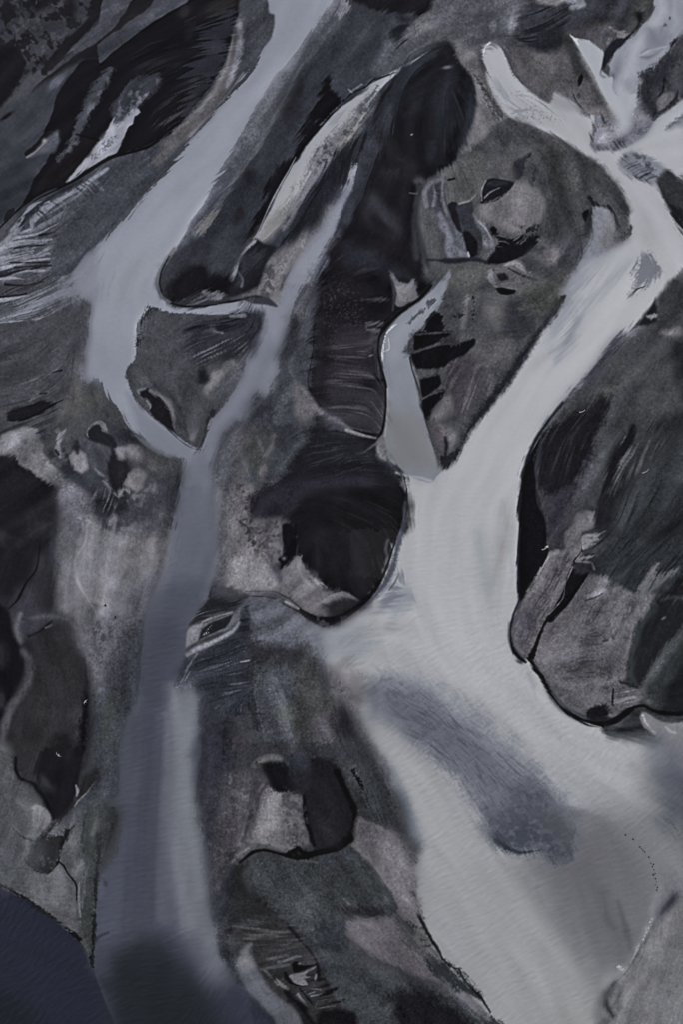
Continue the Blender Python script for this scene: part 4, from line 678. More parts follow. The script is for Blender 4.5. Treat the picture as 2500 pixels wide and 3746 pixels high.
def t01():
    P('01', "-80 430 150 400 330 320 440 295 515 345 512 430 495 540 478 650 440 780 330 880 200 940 -80 980", '4a4b50', 8, 4, fing=6, grain=1.5, reg='left_sand_flat')
    S('01', "-80 620 250 560 440 620 400 780 200 900 -80 940", '38373d', .1, .8, soft=30, op=.9); S('01', "-80 640 300 640 400 720 200 820 -80 860", '5c5b61', .5, .8, soft=30, op=.7)
    G('01', 430, 600, 30, 40, 20, '35333a', .6); L('01', "460 640 440 720 430 830 400 930", [14, 20, 26, 40], '514f51', 18, 8)
    P('01', "430 780 490 830 560 790 590 830 560 930 470 980 380 1010 350 940", '51504d', 24, 8, sp=4)
    # left filaments
    S('01', "-80 40 240 20 270 140 150 210 -80 300", '7d808a', .5, .5, soft=14, op=.9); S('01', "-80 0 290 40 260 200 -80 300", '2c2e36', .45, .5, soft=14, op=.9)
    for q, w in (("-60 90 80 70 190 48 260 45", 7), ("-60 120 60 115 160 92 250 85", 7), ("-60 140 60 140 140 142 220 145", 5), ("10 170 60 168 90 188 130 190", 5), ("-60 325 60 305 160 285", 10), ("-60 70 60 50 120 60", 6)):
        L('01', q, [w, w, w * .7, 1], '878a94', 3, 2, fing=2)
    L('01', "-60 300 60 290 150 275", 4, '1b1d22', 3, 1)
    # black lens and streaks
    P('01', "20 965 100 915 180 900 240 888 320 908 260 950 160 995 60 1012", '222125', 6, 4, fing=6); L('01', "110 1000 200 970 300 915 360 885", [5, 6, 4, 2], '151519', 3, 2); L('01', "170 890 220 850 260 840", [8, 10, 5], '58585e', 6, 4, fing=6); L('01', "300 730 355 715", [2, 4], '1d1d20', 3, 1); L('01', "230 850 265 845", 5, '2a2a2d', 4, 2)
    S('01', "-60 1000 200 1000 330 920 280 1040 100 1050 -60 1080", '323339', .1, .7, soft=18); G('01', 0, 950, 40, 24, -20, '6b6a6c', .7)
    # pale delta at left
    P('01', "-80 1170 0 1172 25 1090 120 1048 205 1050 225 1095 245 1130 235 1200 340 1300 352 1362 240 1318 150 1258 95 1195 0 1190", '6c6a6b', 8, 6, fing=5)
    P('01', "20 1110 120 1060 200 1060 180 1120 100 1170 30 1160", '858383', 12, 6); S('01', "80 1060 230 1060 210 1120 120 1140", '4d4c50', .2, .6, fld='B', soft=10); P('01', "110 1180 200 1180 320 1300 250 1310 150 1240", '78756f', 12, 6)
    G('01', 240, 1060, 26, 30, 0, '3c3c41', .7); L('01', "340 1080 330 1150 345 1210", [12, 14, 10], '7a777a', 8, 6, fing=6); L('01', "325 1170 345 1210", [4, 6], '17171a', 3, 2); S('01', "250 1000 350 1020 340 1240 250 1200", '3b3c42', .2, .8, fld='B', soft=20)
    # rosette
    P('01', "500 1080 520 1020 600 1010 680 1050 790 1070 850 1140 860 1250 850 1380 760 1460 640 1470 520 1400 430 1340 390 1220 430 1130", '3e4047', 18, 8, fing=6, grain=1.4)
    L('01', "520 1050 550 1020 590 1040 600 1080", [8, 10, 9, 6], '77767a', 7, 5, sp=4)
    P('01', "495 1090 520 1060 560 1060 600 1090 650 1130 660 1160 600 1140 540 1120 510 1110", '232227', 8, 4); G('01', 600, 1120, 50, 30, 30, '2b2b30', .8)
    P('01', "490 1120 560 1130 640 1160 640 1230 600 1300 540 1290 505 1210", '46484e', 8, 4); P('01', "640 1160 665 1150 660 1260 690 1290 735 1330 700 1400 660 1418 630 1350 610 1290 625 1230", '29282b', 8, 4, fing=6); G('01', 680, 1340, 24, 40, 10, '35312f', .7)
    P('01', "412 1220 450 1180 490 1220 510 1280 470 1300 430 1270", '77757b', 10, 6); P('01', "670 1165 700 1170 760 1140 805 1180 800 1230 740 1220 690 1240 672 1200", '7b7776', 10, 6); P('01', "690 1180 740 1160 750 1240 700 1280", '4b4b4f', 8, 5); P('01', "725 1380 760 1310 820 1300 840 1370 790 1410", '79746f', 10, 6, sp=6); G('01', 570, 1300, 30, 16, 40, '7a777c', .8); G('01', 615, 1370, 14, 40, -20, '75747a', .7)
    P('01', "650 1420 720 1390 740 1450 700 1460", '716f73', 8, 5); L('01', "820 1180 830 1250 815 1320 850 1400", [10, 12, 10, 12], '2a2b31', 10, 5, fing=6); P('01', "680 1080 780 1060 840 1140 780 1130 700 1130", '33353d', 12, 6, sp=4); L('01', "760 1080 820 1120 870 1180", [7, 8, 6], '585a61', 6, 4, sp=5)
    L('01', "370 1180 420 1280 460 1330 540 1400", [10, 12, 10, 10], '2f3037', 12, 6, fing=8); G('01', 430, 1160, 16, 30, 0, '2c2d33', .8); G('01', 610, 960, 14, 30, -30, '2f3035', .8)
    P('01', "860 1180 940 1195 1045 1215 1035 1300 1020 1380 960 1420 880 1380 850 1280", '484a4d', 14, 6, sp=4, grain=1.6); G('01', 870, 1290, 20, 50, 0, '64605f', .7); G('01', 905, 1400, 14, 20, 0, '77767b', .8)
    L('01', "1045 1220 1030 1310 1010 1400 990 1500 980 1600", [6, 9, 12, 14, 14], '26272d', 10, 5, fing=8)
    # mottled belt under the rosette
    P('02', "380 -60 1010 -60 990 60 960 160 900 240 800 260 680 240 600 200 520 130 440 100", '45474f', 18, 12, fing=6); S('02', "520 -40 1000 -40 960 200 780 240 600 160", '2b2d34', .2, .8, fld='B', soft=24); S('02', "560 -40 960 -40 940 200 700 230", '67676c', .7, .6, fld='M', soft=24, op=.8)
    P('02', "340 -80 420 -60 500 40 520 150 490 240 430 340 330 340 350 200", '5d5c63', 14, 8, fing=6, sp=4); S('02', "350 -60 480 0 520 160 420 180", '7f7d80', .3, .8, fld='F', soft=20, op=.7)
    # triangle bar
    P('01', "862 350 920 372 980 390 1100 394 1250 398 1400 390 1470 400 1490 440 1480 490 1440 530 1400 680 1340 830 1230 975 1215 980 1205 960 1195 1000 1160 1115 1130 1168 1080 1145 980 1068 860 975 785 890 740 800 722 740 735 690 775 650 785 560 800 460 840 380", '494b50', 5, 3, sp=3, grain=1.5, reg='triangle_bar')
    L('01', "850 360 810 450 795 540 790 600", [8, 10, 10, 6], '2d2f36', 8, 5, sp=6, fing=4); P('01', "1100 470 1300 420 1480 420 1470 510 1420 600 1300 640 1120 640", '363840', 20, 8, fing=14); S('01', "1080 440 1480 400 1420 620 1090 680", '26282e', .4, .7, soft=20); S('01', "1080 540 1400 520 1380 660 1100 680", '676a70', .6, .6, soft=20, op=.8)
    P('01', "1200 450 1230 450 1240 500 1160 500", '4c4e56', 8, 4); L('01', "1320 405 1400 400", [5, 5], '6c6e74', 4, 3); L('01', "1230 490 1270 500", 9, '5f6168', 6, 4)
    P('01', "1200 715 1260 700 1335 678 1328 720 1270 790 1250 870 1235 885 1175 850 1195 780", '7a7878', 9, 6, sp=5); P('01', "1145 720 1195 700 1200 770 1150 780", '25262b', 8, 5); S('01', "1060 690 1200 680 1180 820 1080 800", '5b5d63', .4, .6, fld='B', soft=14); P('01', "1250 780 1330 700 1380 720 1300 850 1240 940 1210 900", '53565c', 14, 6)
    P('01', "1080 790 1180 850 1200 960 1170 1010 1040 1060 1000 940 1040 850", '414449', 26, 8, op=.7)
    P('01', "800 850 830 825 870 830 930 880 975 960 990 1030 1012 1078 960 1050 890 990 850 940 870 910 845 875 820 870", '232226', 5, 3); P('01', "860 830 910 850 970 890 1000 960 1000 1060 980 960 930 880", '6a6b70', 6, 4, sp=4); L('01', "840 890 862 920 855 940", [3, 5, 3], '6f7075', 4, 2); L('01', "800 850 790 830 830 820", [3, 5, 3], '62646a', 5, 3)
    P('01', "1010 1090 1060 1110 1110 1060 1140 1060 1120 1140 1060 1110", '66666a', 10, 6, sp=5); L('01', "960 1050 1030 1115 1090 1155 1132 1170", [3, 6, 7, 4], '141519', 4, 2); L('01', "1195 990 1165 1110 1140 1165", [5, 7, 5], '2b2c32', 7, 4); P('01', "1205 960 1215 935 1235 950 1230 980 1212 985", '303138', 4, 2)

def t11():
    P('11', "520 410 600 420 630 560 620 700 580 800 700 970 640 1080 540 1240 400 1380 280 1470 260 1600 60 1600 55 1420 35 1300 60 1190 110 1080 210 1000 260 900 300 850 350 870 390 780 440 720 430 620 480 500", '494c53', 12, 8, fing=8, sp=5, grain=1.8)
    S('11', "80 1100 280 900 500 900 560 1080 300 1400 60 1400", '35373e', .2, 1, fld='B', soft=40); P('11', "190 1120 300 1060 380 1100 330 1240 240 1260", '43443f', 30, 10, op=.8); P('11', "500 730 540 780 560 850 640 950 560 1000 520 950 500 850", '625f61', 16, 8, sp=5)
    L('11', "180 1130 220 1230 250 1320", [8, 10, 6], '62656b', 9, 6, sp=6); L('11', "400 1090 380 1150 350 1200", [14, 16, 10], '625f5d', 14, 6, sp=6); G('11', 330, 1290, 24, 40, 10, '67625f', .8); L('11', "300 1100 340 1200", [6, 8], '5d5f62', 8, 5, sp=6)
    P('11', "490 420 550 400 540 560 480 640 430 660 440 580", '34363d', 12, 6, fing=6); L('11', "500 640 480 700 510 760", [8, 10, 8], '6b6d73', 8, 5, sp=6); P('11', "380 800 400 770 420 840 380 860", '5f6269', 8, 5)
    L('11', "500 750 470 860 430 960 380 1030", [14, 24, 30, 20], '5c5e64', 22, 10, fing=8, op=.6); L('11', "160 1400 200 1300 260 1400", [10, 14, 10], '585a60', 14, 8, op=.6)
    P('11', "600 190 570 280 520 380 540 410 600 410 620 280 650 180", '77757a', 12, 8, sp=9, fing=4); L('11', "700 80 630 240 590 400 610 560 560 760", [30, 40, 36, 30, 26], '4a4d57', 24, 8, sp=5, op=.8)
    # lower leaf
    P('11', "760 -40 700 120 650 290 625 400 610 520 620 650 590 790 620 870 655 915 700 965 800 1020 880 1065 1000 1085 1030 1030 1045 900 1035 800 1010 680 1010 560 1060 450 1150 370 1240 295 1295 200 1260 60 1270 -40", '211f23', 14, 5, fing=8, sp=3, grain=1.2)
    P('11', "740 520 860 480 980 480 1010 560 1000 680 1030 800 1030 920 900 960 760 900 720 760", '312f35', 30, 10, fing=12); S('11', "740 540 1010 480 1020 700 1030 1000 900 1040 720 900 740 700", '47454c', .4, 1.1, soft=40, op=.6); S('11', "700 200 900 300 920 600 700 700", '2e2d31', .4, .9, fld='F', soft=40)
    P('11', "640 910 760 930 860 900 1000 900 1030 960 1000 1080 880 1060 760 1000", '343339', 20, 8, fing=12); S('11', "700 900 1010 900 1010 1060 800 1020", '52525a', .4, .8, soft=20, op=.7)
    L('11', "630 420 620 600 590 780 625 880 660 920", [3, 4, 4, 5, 4], '18171b', 5, 3)
    G('11', 970, 540, 26, 44, 0, '55545a', .8); G('11', 955, 630, 14, 5, -20, '7d7a78', .9); L('11', "930 482 1000 488", [6, 10], '55535a', 6, 3, fing=4)
    G('11', 980, 770, 60, 12, 0, '131316', .9); G('11', 940, 800, 60, 26, 0, '1a191d', .8); G('11', 990, 355, 60, 44, 0, '19181c', .9); G('11', 980, 215, 60, 50, 0, '17171a', 1); L('11', "900 310 1000 305 1060 310", [6, 12, 8], '47464c', 8, 4, fing=6); L('11', "930 450 1010 445", [5, 9], '4d4c52', 6, 3, fing=6); P('11', "990 90 1050 120 1060 160 1020 130", '16161a', 8, 4)
    S('11', "780 60 980 80 980 140 800 160", '3d4048', .2, .9, soft=30, op=.8); P('11', "1060 60 1150 80 1220 150 1290 160 1280 250 1240 290 1200 180", '1e1d20', 10, 5)
    P('11', "1058 145 1085 160 1115 205 1160 215 1185 190 1205 195 1225 300 1170 325 1120 350 1095 330 1100 270 1075 200", '6f6e74', 6, 4, sp=3); P('11', "1110 240 1180 240 1200 300 1140 320", '7b7876', 10, 5); L('11', "1075 200 1090 280 1080 370", [5, 7, 4], '3d3f46', 6, 3); G('11', 1060, 260, 14, 60, 0, '1a1a1e', .8)
    # saddle and lower dark body
    P('11', "680 965 750 1000 830 1050 1000 1110 1000 1180 1060 1240 1130 1290 1148 1380 1152 1470 1145 1568 1100 1620 600 1640 200 1700 270 1540 270 1470 330 1410 450 1340 560 1190 640 1050", '232227', 12, 8, fing=3, sp=3, grain=1.6, reg='middle_black_bar')
    P('11', "660 960 800 1020 880 1070 840 1090 730 1080 660 1020", '44474f', 16, 6); L('11', "560 820 640 940 760 1000 830 1050", [14, 16, 12, 6], '646166', 12, 5)
    P('11', "640 1100 800 1120 980 1200 1100 1260 1130 1340 1000 1300 860 1280 720 1220 600 1190", '2e3037', 26, 10, fing=14, sp=5); S('11', "620 1140 860 1130 1110 1290 900 1290", '40434c', .6, .9, soft=40, op=.5); P('11', "760 1260 860 1270 880 1320 760 1340 700 1310", '1a191d', 24, 8)
    L('11', "430 1560 500 1450 600 1380 720 1350 860 1350 940 1310", [40, 46, 44, 30, 20, 8], '36343d', 26, 8, sp=5, grain=1.8); P('11', "700 1400 900 1360 1140 1400 1150 1600 520 1600 560 1480", '1d1b1f', 26, 6, fing=6); S('11', "850 1360 1140 1330 1140 1568 900 1500", '2d2b2f', .3, .9, soft=24)
    L('11', "810 1058 870 1075 940 1095 990 1105", [6, 9, 6, 3], '85827e', 5, 2); L('11', "860 1058 930 1078 1000 1085", [2, 5, 6], '18171b', 4, 1); L('11', "1000 1120 950 1160 910 1190", [6, 5, 2], '55565b', 5, 3); P('11', "985 1150 1000 1110 1040 1090 1060 1180 1040 1230 1010 1230 990 1200", '78777a', 7, 3)
    # side channel
    P('11', "1420 128 1412 190 1400 245 1370 310 1330 375 1280 430 1230 482 1180 530 1165 580 1175 640 1190 700 1215 770 1240 870 1265 980 1290 1060 1320 1150 1370 1270 1330 1330 1290 1360 1170 1320 1120 1270 1060 1230 1050 1170 1035 1090 1050 950 1045 800 1020 690 1018 590 1050 480 1130 390 1250 310 1330 230 1390 160", '7d818a', 4, 2, water=1, reg='narrow_river_channel', grain=.5)
    P('11', "1050 960 1250 980 1310 1130 1360 1260 1250 1320 1120 1260 1060 1200", '757679', 40, 6); P('11', "1040 560 1090 440 1190 370 1300 280 1340 330 1240 440 1150 540 1130 640 1050 680", '888c95', 26, 4); G('11', 1130, 750, 40, 60, 0, '84888f', .6)
    S('11', "1160 440 1260 360 1240 380 1180 440", '44464d', .0, .5, fld='F', soft=6); P('11', "1275 320 1320 305 1330 320 1290 350", '4c4e56', 5, 3, sp=4); L('11', "1170 440 1200 410 1250 375", [5, 8, 5], '50525a', 5, 3, sp=5)
    L('11', "1018 660 1025 580 1045 500 1080 465 1105 445", [4, 5, 4, 4, 2], 'c0c2c6', 2, 1, sp=2); L('11', "1020 610 1060 590 1055 530", [1.5, 2.5, 1.5], 'b0b2b7', 2, 1)  # bright lines are glints painted on the channel
    L('11', "1100 1300 1170 1320 1240 1330 1300 1350", [4, 5, 7, 9], '9b9da1', 8, 2)
    L('11', "1300 230 1235 300 1150 360 1080 420 1020 490 1000 560 1000 650 1018 720 1040 790 1042 880 1030 1000 1015 1070 990 1105", [6, 9, 8, 8, 10, 9, 7, 5, 5, 6, 6, 7, 3], '18171c', 3, 1)
    L('11', "1090 430 1050 470 1010 530 1006 620 1025 700", [3, 4, 4, 5, 5], '4b4d54', 3, 1); L('11', "1050 820 1052 920 1044 1020 1034 1090", [4, 4, 4, 4], '8b8a8c', 3, 1)
    L('11', "1180 640 1192 700 1215 780 1245 870 1252 920 1270 1000 1295 1080 1330 1160 1375 1240", [5, 5, 5, 4, 4, 5, 4, 4, 6], '22242a', 3, 1); L('11', "1190 630 1200 700 1230 790 1252 860", [4, 5, 5, 4], '6f7076', 3, 2); L('11', "1262 910 1280 1000 1310 1080 1345 1160", [3, 3, 3, 2], '7e7d80', 2, 1)
    L('11', "1425 120 1405 230 1370 310", [4, 5, 5], '3b3d43', 5, 4, sp=5)
    G('11', 1200, 555, 26, 34, 0, '77767a', .9); P('11', "1130 600 1160 560 1200 500 1230 490 1190 580 1200 600 1150 620", '44464c', 8, 5, sp=5); G('11', 1240, 740, 26, 26, 0, '85868d', .9); L('11', "1245 745 1330 738", [8, 3], '7d7e84', 5, 3); L('11', "1245 800 1250 850 1240 875", [6, 7, 4], '8b8c91', 4, 2)
    L('11', "1100 1260 1130 1310 1150 1370 1155 1460 1150 1568", [3, 6, 7, 8, 8], '44464e', 5, 2); L('11', "1135 1310 1150 1380 1155 1480", [2, 2.5, 2.5], '8a8b91', 2, 1); L('11', "1140 1320 1160 1400 1162 1480 1150 1568", [2, 3, 3, 3], '17171c', 2, 1)

def t12():
    # black dome
    P('12', "560 -30 1135 -30 1140 80 1120 200 1080 320 1040 430 990 530 930 610 880 645 840 622 780 572 700 560 640 485 590 440 545 385 520 330 525 260 515 190 490 150 530 70", '1d1c1f', 8, 4, fing=5, grain=.9)
    P('12', "260 120 300 40 420 0 580 -20 520 90 450 150 360 160 290 160", '2a2830', 16, 6, sp=5); G('12', 360, 60, 70, 30, -30, '201f25', .8)
    S('12', "700 60 1120 60 1100 260 900 320", '2b2a2d', .3, 1, soft=40, op=.6); S('12', "760 200 1000 240 1000 520 860 540 780 400", '28272a', .4, 1.2, fld='X', soft=60, op=.7)
    L('12', "1050 280 1040 330 1050 370", [12, 12, 8], '4b4b4e', 8, 4)
    P('12', "440 180 480 200 515 180 525 270 515 350 495 410 460 450 420 450 400 420 445 390 440 320 435 260", '19181b', 5, 4)
    # pale fan
    P('12', "80 100 120 -20 250 -30 270 100 280 170 400 160 440 190 430 300 430 400 380 430 430 540 440 585 300 575 210 580 120 545 90 400 100 250", '706d6d', 24, 8, sp=5, fing=4, grain=1.8)
    S('12', "170 60 260 120 310 260 380 420 300 420 220 280", '2d2c2f', .6, .5, fld='M', soft=20, op=.8); P('12', "140 350 260 380 350 430 400 560 220 570 140 540", '7e7a78', 20, 6); P('12', "330 180 420 200 430 300 420 380 370 400 320 300", '615e5f', 14, 8, sp=5); P('12', "370 400 420 400 440 450 480 480 430 560 400 500", '44424a', 10, 6); L('12', "80 260 90 400 80 500 70 540", [14, 20, 18, 12], '66666b', 14, 6, sp=5); L('12', "440 370 455 385", 9, '6c6a6b', 4, 3)
    P('12', "430 570 450 480 490 430 530 380 545 410 590 455 610 510 660 540 700 570 705 620 680 700 640 715 560 680 500 620", '6a6766', 8, 5, fing=6, sp=3); S('12', "440 570 600 500 690 620 640 700", '59575a', .4, 1.0, soft=20, op=.4); P('12', "590 480 640 490 700 560 640 560 610 520", '7d7b7a', 8, 4); P('12', "480 440 530 385 570 430 600 480 540 480", '7e7b78', 9, 5, sp=4); L('12', "610 500 640 520 670 515", [3, 4, 2], '1a1a1c', 3, 2)
    P('12', "700 560 780 570 840 620 880 645 800 690 720 710 660 715 690 640", '272629', 10, 5, fing=6); L('12', "710 610 770 590 830 625", [8, 10, 3], '77767a', 7, 4); L('12', "800 600 880 645", [3, 4], '19191c', 3, 1)
    # bank line
    P('12', "540 680 600 700 660 715 740 715 820 690 880 650 960 580 940 630 860 700 780 750 700 775 640 765 590 730", '19191c', 5, 3, sp=3); S('12', "600 710 740 725 840 690 780 750 660 760", '3a3b3f', .5, .8, fld='Q', soft=8, op=.7)
    L('12', "1160 -20 1150 80 1115 210 1075 340 1040 440 1000 520 940 600 880 650", [3, 4, 4, 5, 7, 8, 8, 8], '131316', 3, 1)
    L('12', "1150 60 1140 200 1110 300 1085 420 1050 500 1000 570 930 640 860 700 800 745", [5, 8, 12, 18, 18, 16, 12, 10, 4], '4e515b', 8, 3, sp=2); L('12', "1090 470 1060 530 1010 590", [4, 9, 5], '7d808a', 8, 3); L('12', "880 680 830 720 790 750", [5, 7, 4], '8a8684', 5, 3, sp=4); L('12', "1095 400 1110 450 1095 480", [3, 4, 3], '83858c', 3, 2)
    L('12', "180 610 240 575 330 572 400 575 460 610 520 660 550 680", [3, 6, 5, 7, 9, 7, 4], '55555b', 5, 2, sp=2); L('12', "460 630 500 650 540 670", [5, 9, 5], '8b8888', 4, 2)
    L('12', "180 630 240 600 330 600 400 612 460 650 540 690 600 740", [4, 3, 2, 2.5, 3, 4, 5], '15151a', 2, 1); L('12', "230 570 320 570 400 572 480 612 550 670", [1.5, 1.5, 1.5, 2, 3], '26262a', 2, 1)
    # blue slope
    P('12', "215 650 260 605 400 615 470 660 560 730 640 800 680 900 690 1000 640 990 560 930 500 905 400 900 330 890 250 870 230 800", '666973', 12, 6, fing=10, sp=4, reg='lower_sand_bar'); L('12', "500 720 600 820 660 920", [20, 30, 24], '7c8089', 24, 8, fing=8, op=.8); S('12', "220 660 480 690 600 880 300 880", '4e515a', .3, .9, soft=24, op=.8)
    # combed bank
    P('02', "1060 960 1130 930 1250 870 1350 790 1380 720 1420 660 1440 720 1420 860 1440 1000 1440 1200 1420 1250 1250 1280 1160 1250 1140 1150 1060 1130 1000 1110", '3c3f49', 8, 4, fing=8); S('02', "1060 980 1350 800 1420 680 1430 1230 1200 1260 1130 1150", '292b33', .0, .6, soft=8); S('02', "1080 980 1350 820 1420 860 1430 1230 1180 1240", '5a5d66', .7, .7, soft=8, op=.7)
    L('02', "1370 700 1410 670", [3, 6], '17181c', 4, 2, fing=5); L('02', "1380 740 1425 730", [2, 5], '1a1b20', 4, 2, fing=5); L('02', "1380 975 1430 968", [5, 7], '858588', 4, 3)
    P('02', "1190 620 1235 535 1300 550 1420 590 1350 625 1250 620", '393b42', 7, 4, fing=6); P('02', "1085 760 1130 700 1190 620 1250 612 1350 630 1365 645 1260 690 1140 740", '2b2d33', 6, 3, fing=5); S('02', "1100 740 1200 640 1350 640 1250 690", '50525a', .3, .6, soft=6); L('02', "1200 600 1215 550 1240 540", [6, 6, 4], '1b1c21', 4, 2); P('02', "1230 560 1300 550 1400 580 1330 605 1240 600", '45474d', 8, 4, sp=4)
    P('02', "1072 800 1110 765 1170 750 1340 690 1380 660 1370 730 1310 790 1200 830 1100 870 1065 895", '5a5c63', 6, 3); P('02', "1080 790 1160 752 1140 800 1128 852 1068 885 1072 830", '75767a', 6, 3); L('02', "1160 745 1240 715 1330 690", [5, 5, 4], '7c7d82', 4, 2)
    P('02', "1140 848 1155 790 1200 755 1335 703 1320 745 1290 780 1220 810", '25282b', 4, 2, sharp=True); S('02', "1150 830 1220 760 1210 800", '8a8a8c', .4, .4, fld='F', soft=4)
    L('02', "1075 935 1120 905 1200 870 1280 830 1340 795 1370 750", [12, 16, 13, 11, 9, 5], '868992', 8, 2); L('02', "1140 895 1230 855 1320 805", [5, 6, 5], '999ba1', 6, 2)
    L('02', "1130 930 1080 1000 1050 1070 1020 1120", [8, 9, 6, 3], '73767f', 6, 3); L('02', "1090 1030 1060 1080", [3, 2], '8b8e95', 4, 1)
    # olive hummock
    P('12', "270 880 400 890 520 920 640 990 690 1120 760 1210 740 1300 790 1400 830 1568 860 1650 500 1650 350 1500 300 1380 265 1280 260 1050", '4a4d52', 14, 6, sp=5, grain=2.2); P('12', "560 930 650 1000 690 1120 760 1210 740 1310 700 1440 640 1500 560 1480 540 1200", '42423f', 30, 10, sp=4, fing=8); P('12', "280 880 420 890 560 930 520 980 360 960 290 1000", '35363a', 18, 8, sp=4); G('12', 430, 1130, 70, 110, 0, '565b63', .8); G('12', 470, 1270, 60, 60, 0, '55574f', .6); P('12', "620 1320 720 1250 740 1400 690 1540 620 1500", '535155', 20, 8, sp=5); L('12', "270 900 265 1050 275 1250 300 1350", [14, 16, 18, 14], '34363b', 14, 6, sp=6)
    P('12', "750 1250 800 1235 840 1290 870 1400 950 1520 1000 1640 800 1640 770 1480 740 1380", '39393f', 14, 6, sp=5); G('12', 810, 1290, 24, 44, -20, '27272c', .9); L('12', "820 1240 850 1310 900 1390 960 1480 1010 1568", [5, 8, 10, 12, 14], '5f5f63', 8, 5, sp=7, fing=5); S('12', "700 1130 800 1180 880 1200 860 1260 740 1220", '3a393b', .5, .8, fld='Q', soft=16, op=.7); S('12', "850 1140 960 1220 1010 1330 950 1340 870 1250", '5c5f67', .2, .8, fld='Q', soft=30, op=.7)
    P('02', "1160 1250 1300 1290 1380 1400 1450 1568 1440 1700 1080 1700 1130 1560 1150 1450 1110 1300", '383a43', 14, 6, fing=6, sp=4); S('02', "1180 1330 1280 1300 1320 1420 1200 1568 1120 1568", '27272b', .2, .8, fld='M', soft=20); P('02', "1300 1420 1420 1400 1500 1560 1440 1660 1320 1620", '454047', 20, 8, sp=4)
    P('12', "330 1440 420 1500 520 1490 620 1510 600 1600 400 1600", '47494f', 16, 6, sp=5)

def t02():
    S('02', "-60 100 300 60 340 300 200 400 -60 300", '363539', .3, .9, fld='X', soft=50); P('02', "200 350 300 380 330 560 320 680 240 730 150 690 110 600 160 480", '2f2e31', 20, 6, sp=3); P('02', "100 560 180 560 220 680 180 720 60 700", '3e3b45', 24, 6)
    L('02', "310 200 290 370 340 430 345 520", [10, 12, 10, 6], '3a3b48', 14, 5); L('02', "230 300 210 440 150 520 100 620 50 670", [3, 4, 5, 5, 3], '18171b', 5, 2)
    P('02', "50 690 150 690 320 690 400 720 440 780 360 760 280 760 200 800 150 840 90 860 70 780", '414048', 16, 6); L('02', "120 700 95 780 110 850", [14, 20, 12], '5b5b61', 14, 5); L('02', "180 725 260 715 330 715 400 740 440 790", [6, 8, 14, 14, 8], '55545c', 10, 4); L('02', "160 830 230 800 300 740", [4, 6, 3], '232227', 5, 3); L('02', "260 780 295 765", [3, 4], '55535a', 3, 2); G('02', 135, 730, 16, 6, 0, '35353a', .9)
    P('02', "-60 640 20 660 55 700 70 800 100 880 135 950 120 1050 60 1180 20 1290 -60 1280", '1b1a1e', 8, 3); P('02', "-60 860 20 880 40 960 10 1010 -60 1010", '2b2a2d', 16, 5); G('02', 5, 1190, 20, 50, 0, '39393c', .7); G('02', 30, 630, 30, 24, -20, '33323a', .7)
    L('02', "140 920 180 970 180 1060 130 1150 70 1230 30 1330 10 1450 5 1600", [12, 22, 20, 22, 18, 16, 14, 12], '515157', 14, 5); P('02', "200 880 330 800 440 800 480 900 500 1050 510 1200 480 1400 400 1500 250 1480 200 1300 150 1180 200 1040", '302f32', 26, 6, sp=3, grain=1.4); G('02', 330, 900, 110, 70, 0, '2a2a2c', .8); G('02', 250, 1250, 60, 100, 10, '3a393c', .7); G('02', 430, 1290, 26, 50, 0, '3d3d40', .7); L('02', "480 950 500 1060 495 1200 475 1350 470 1480", [10, 16, 22, 20, 20], '1a191d', 12, 5, sp=4)
    P('02', "290 1420 380 1380 440 1440 430 1560 330 1600 270 1530", '1f2022', 24, 6); G('02', 390, 1540, 36, 30, 0, '2d3332', .7); G('02', 90, 1530, 20, 24, 0, '1f1e22', .7)
    L('02', "120 1240 100 1340 100 1480", [10, 14, 10], '343437', 20, 6)
    # crest on the tan flat
    P('02', "360 210 480 240 440 380 420 420 450 540 520 640 560 740 540 900 480 900 460 780 400 720 330 680 330 480 350 340", '636266', 14, 5, op=.9); P('02', "500 250 640 240 780 330 760 500 660 560 520 600 450 500 440 400", '737276', 26, 8, op=.9)
    L('02', "500 220 485 300 430 390 440 500 480 580 520 640 550 690 560 740", [9, 8, 6, 8, 7, 8, 5, 4], '838287', 6, 3, sp=2); L('02', "520 140 500 200", [14, 10], '7e7c7f', 8, 4, sp=6)
    S('02', "660 520 800 380 940 320 930 440 820 620 700 700", '4d4c50', .3, .8, fld='S', soft=30, op=.9); P('02', "700 260 780 250 800 360 740 420 690 380", '7b7878', 20, 8, op=.8); P('02', "830 300 920 250 950 300 900 400 800 450", '74716f', 20, 8, sp=4, op=.8); G('02', 640, 180, 24, 50, 10, '83817f', .8)
    P('02', "480 880 620 800 800 720 830 830 800 1000 790 1180 720 1330 690 1480 640 1568 540 1568 530 1350 520 1080 490 960", '464a52', 20, 10, sp=6, fing=4, grain=2); S('02', "620 800 800 740 820 900 700 1000 580 900", '70707a', .1, 1, fld='S', soft=30, op=.7); S('02', "640 860 820 860 800 1100 700 1240 640 1040", '2f3239', .1, .9, fld='S', soft=30, op=.8)
    P('02', "480 880 560 860 640 920 600 1040 540 1100 500 1000", '606067', 20, 8, sp=6, op=.9); L('02', "640 1180 620 1300 600 1420 600 1568", [20, 30, 30, 30], '3d423d', 24, 8, sp=5, op=.9); L('02', "530 1100 540 1200 560 1330", [14, 22, 20], '4c5059', 16, 6, sp=5, op=.8)
    G('02', 603, 652, 4, 3, 0, '1c1c20', 1); G('02', 660, 718, 4, 3, 0, '1c1c20', 1); L('02', "520 640 570 660 600 655", [2, 3, 2], '5c5b60', 6, 2)
    P('O', "250 1780 290 1720 330 1800 300 1850 260 1840", '4d515a', 16, 6, op=.4)

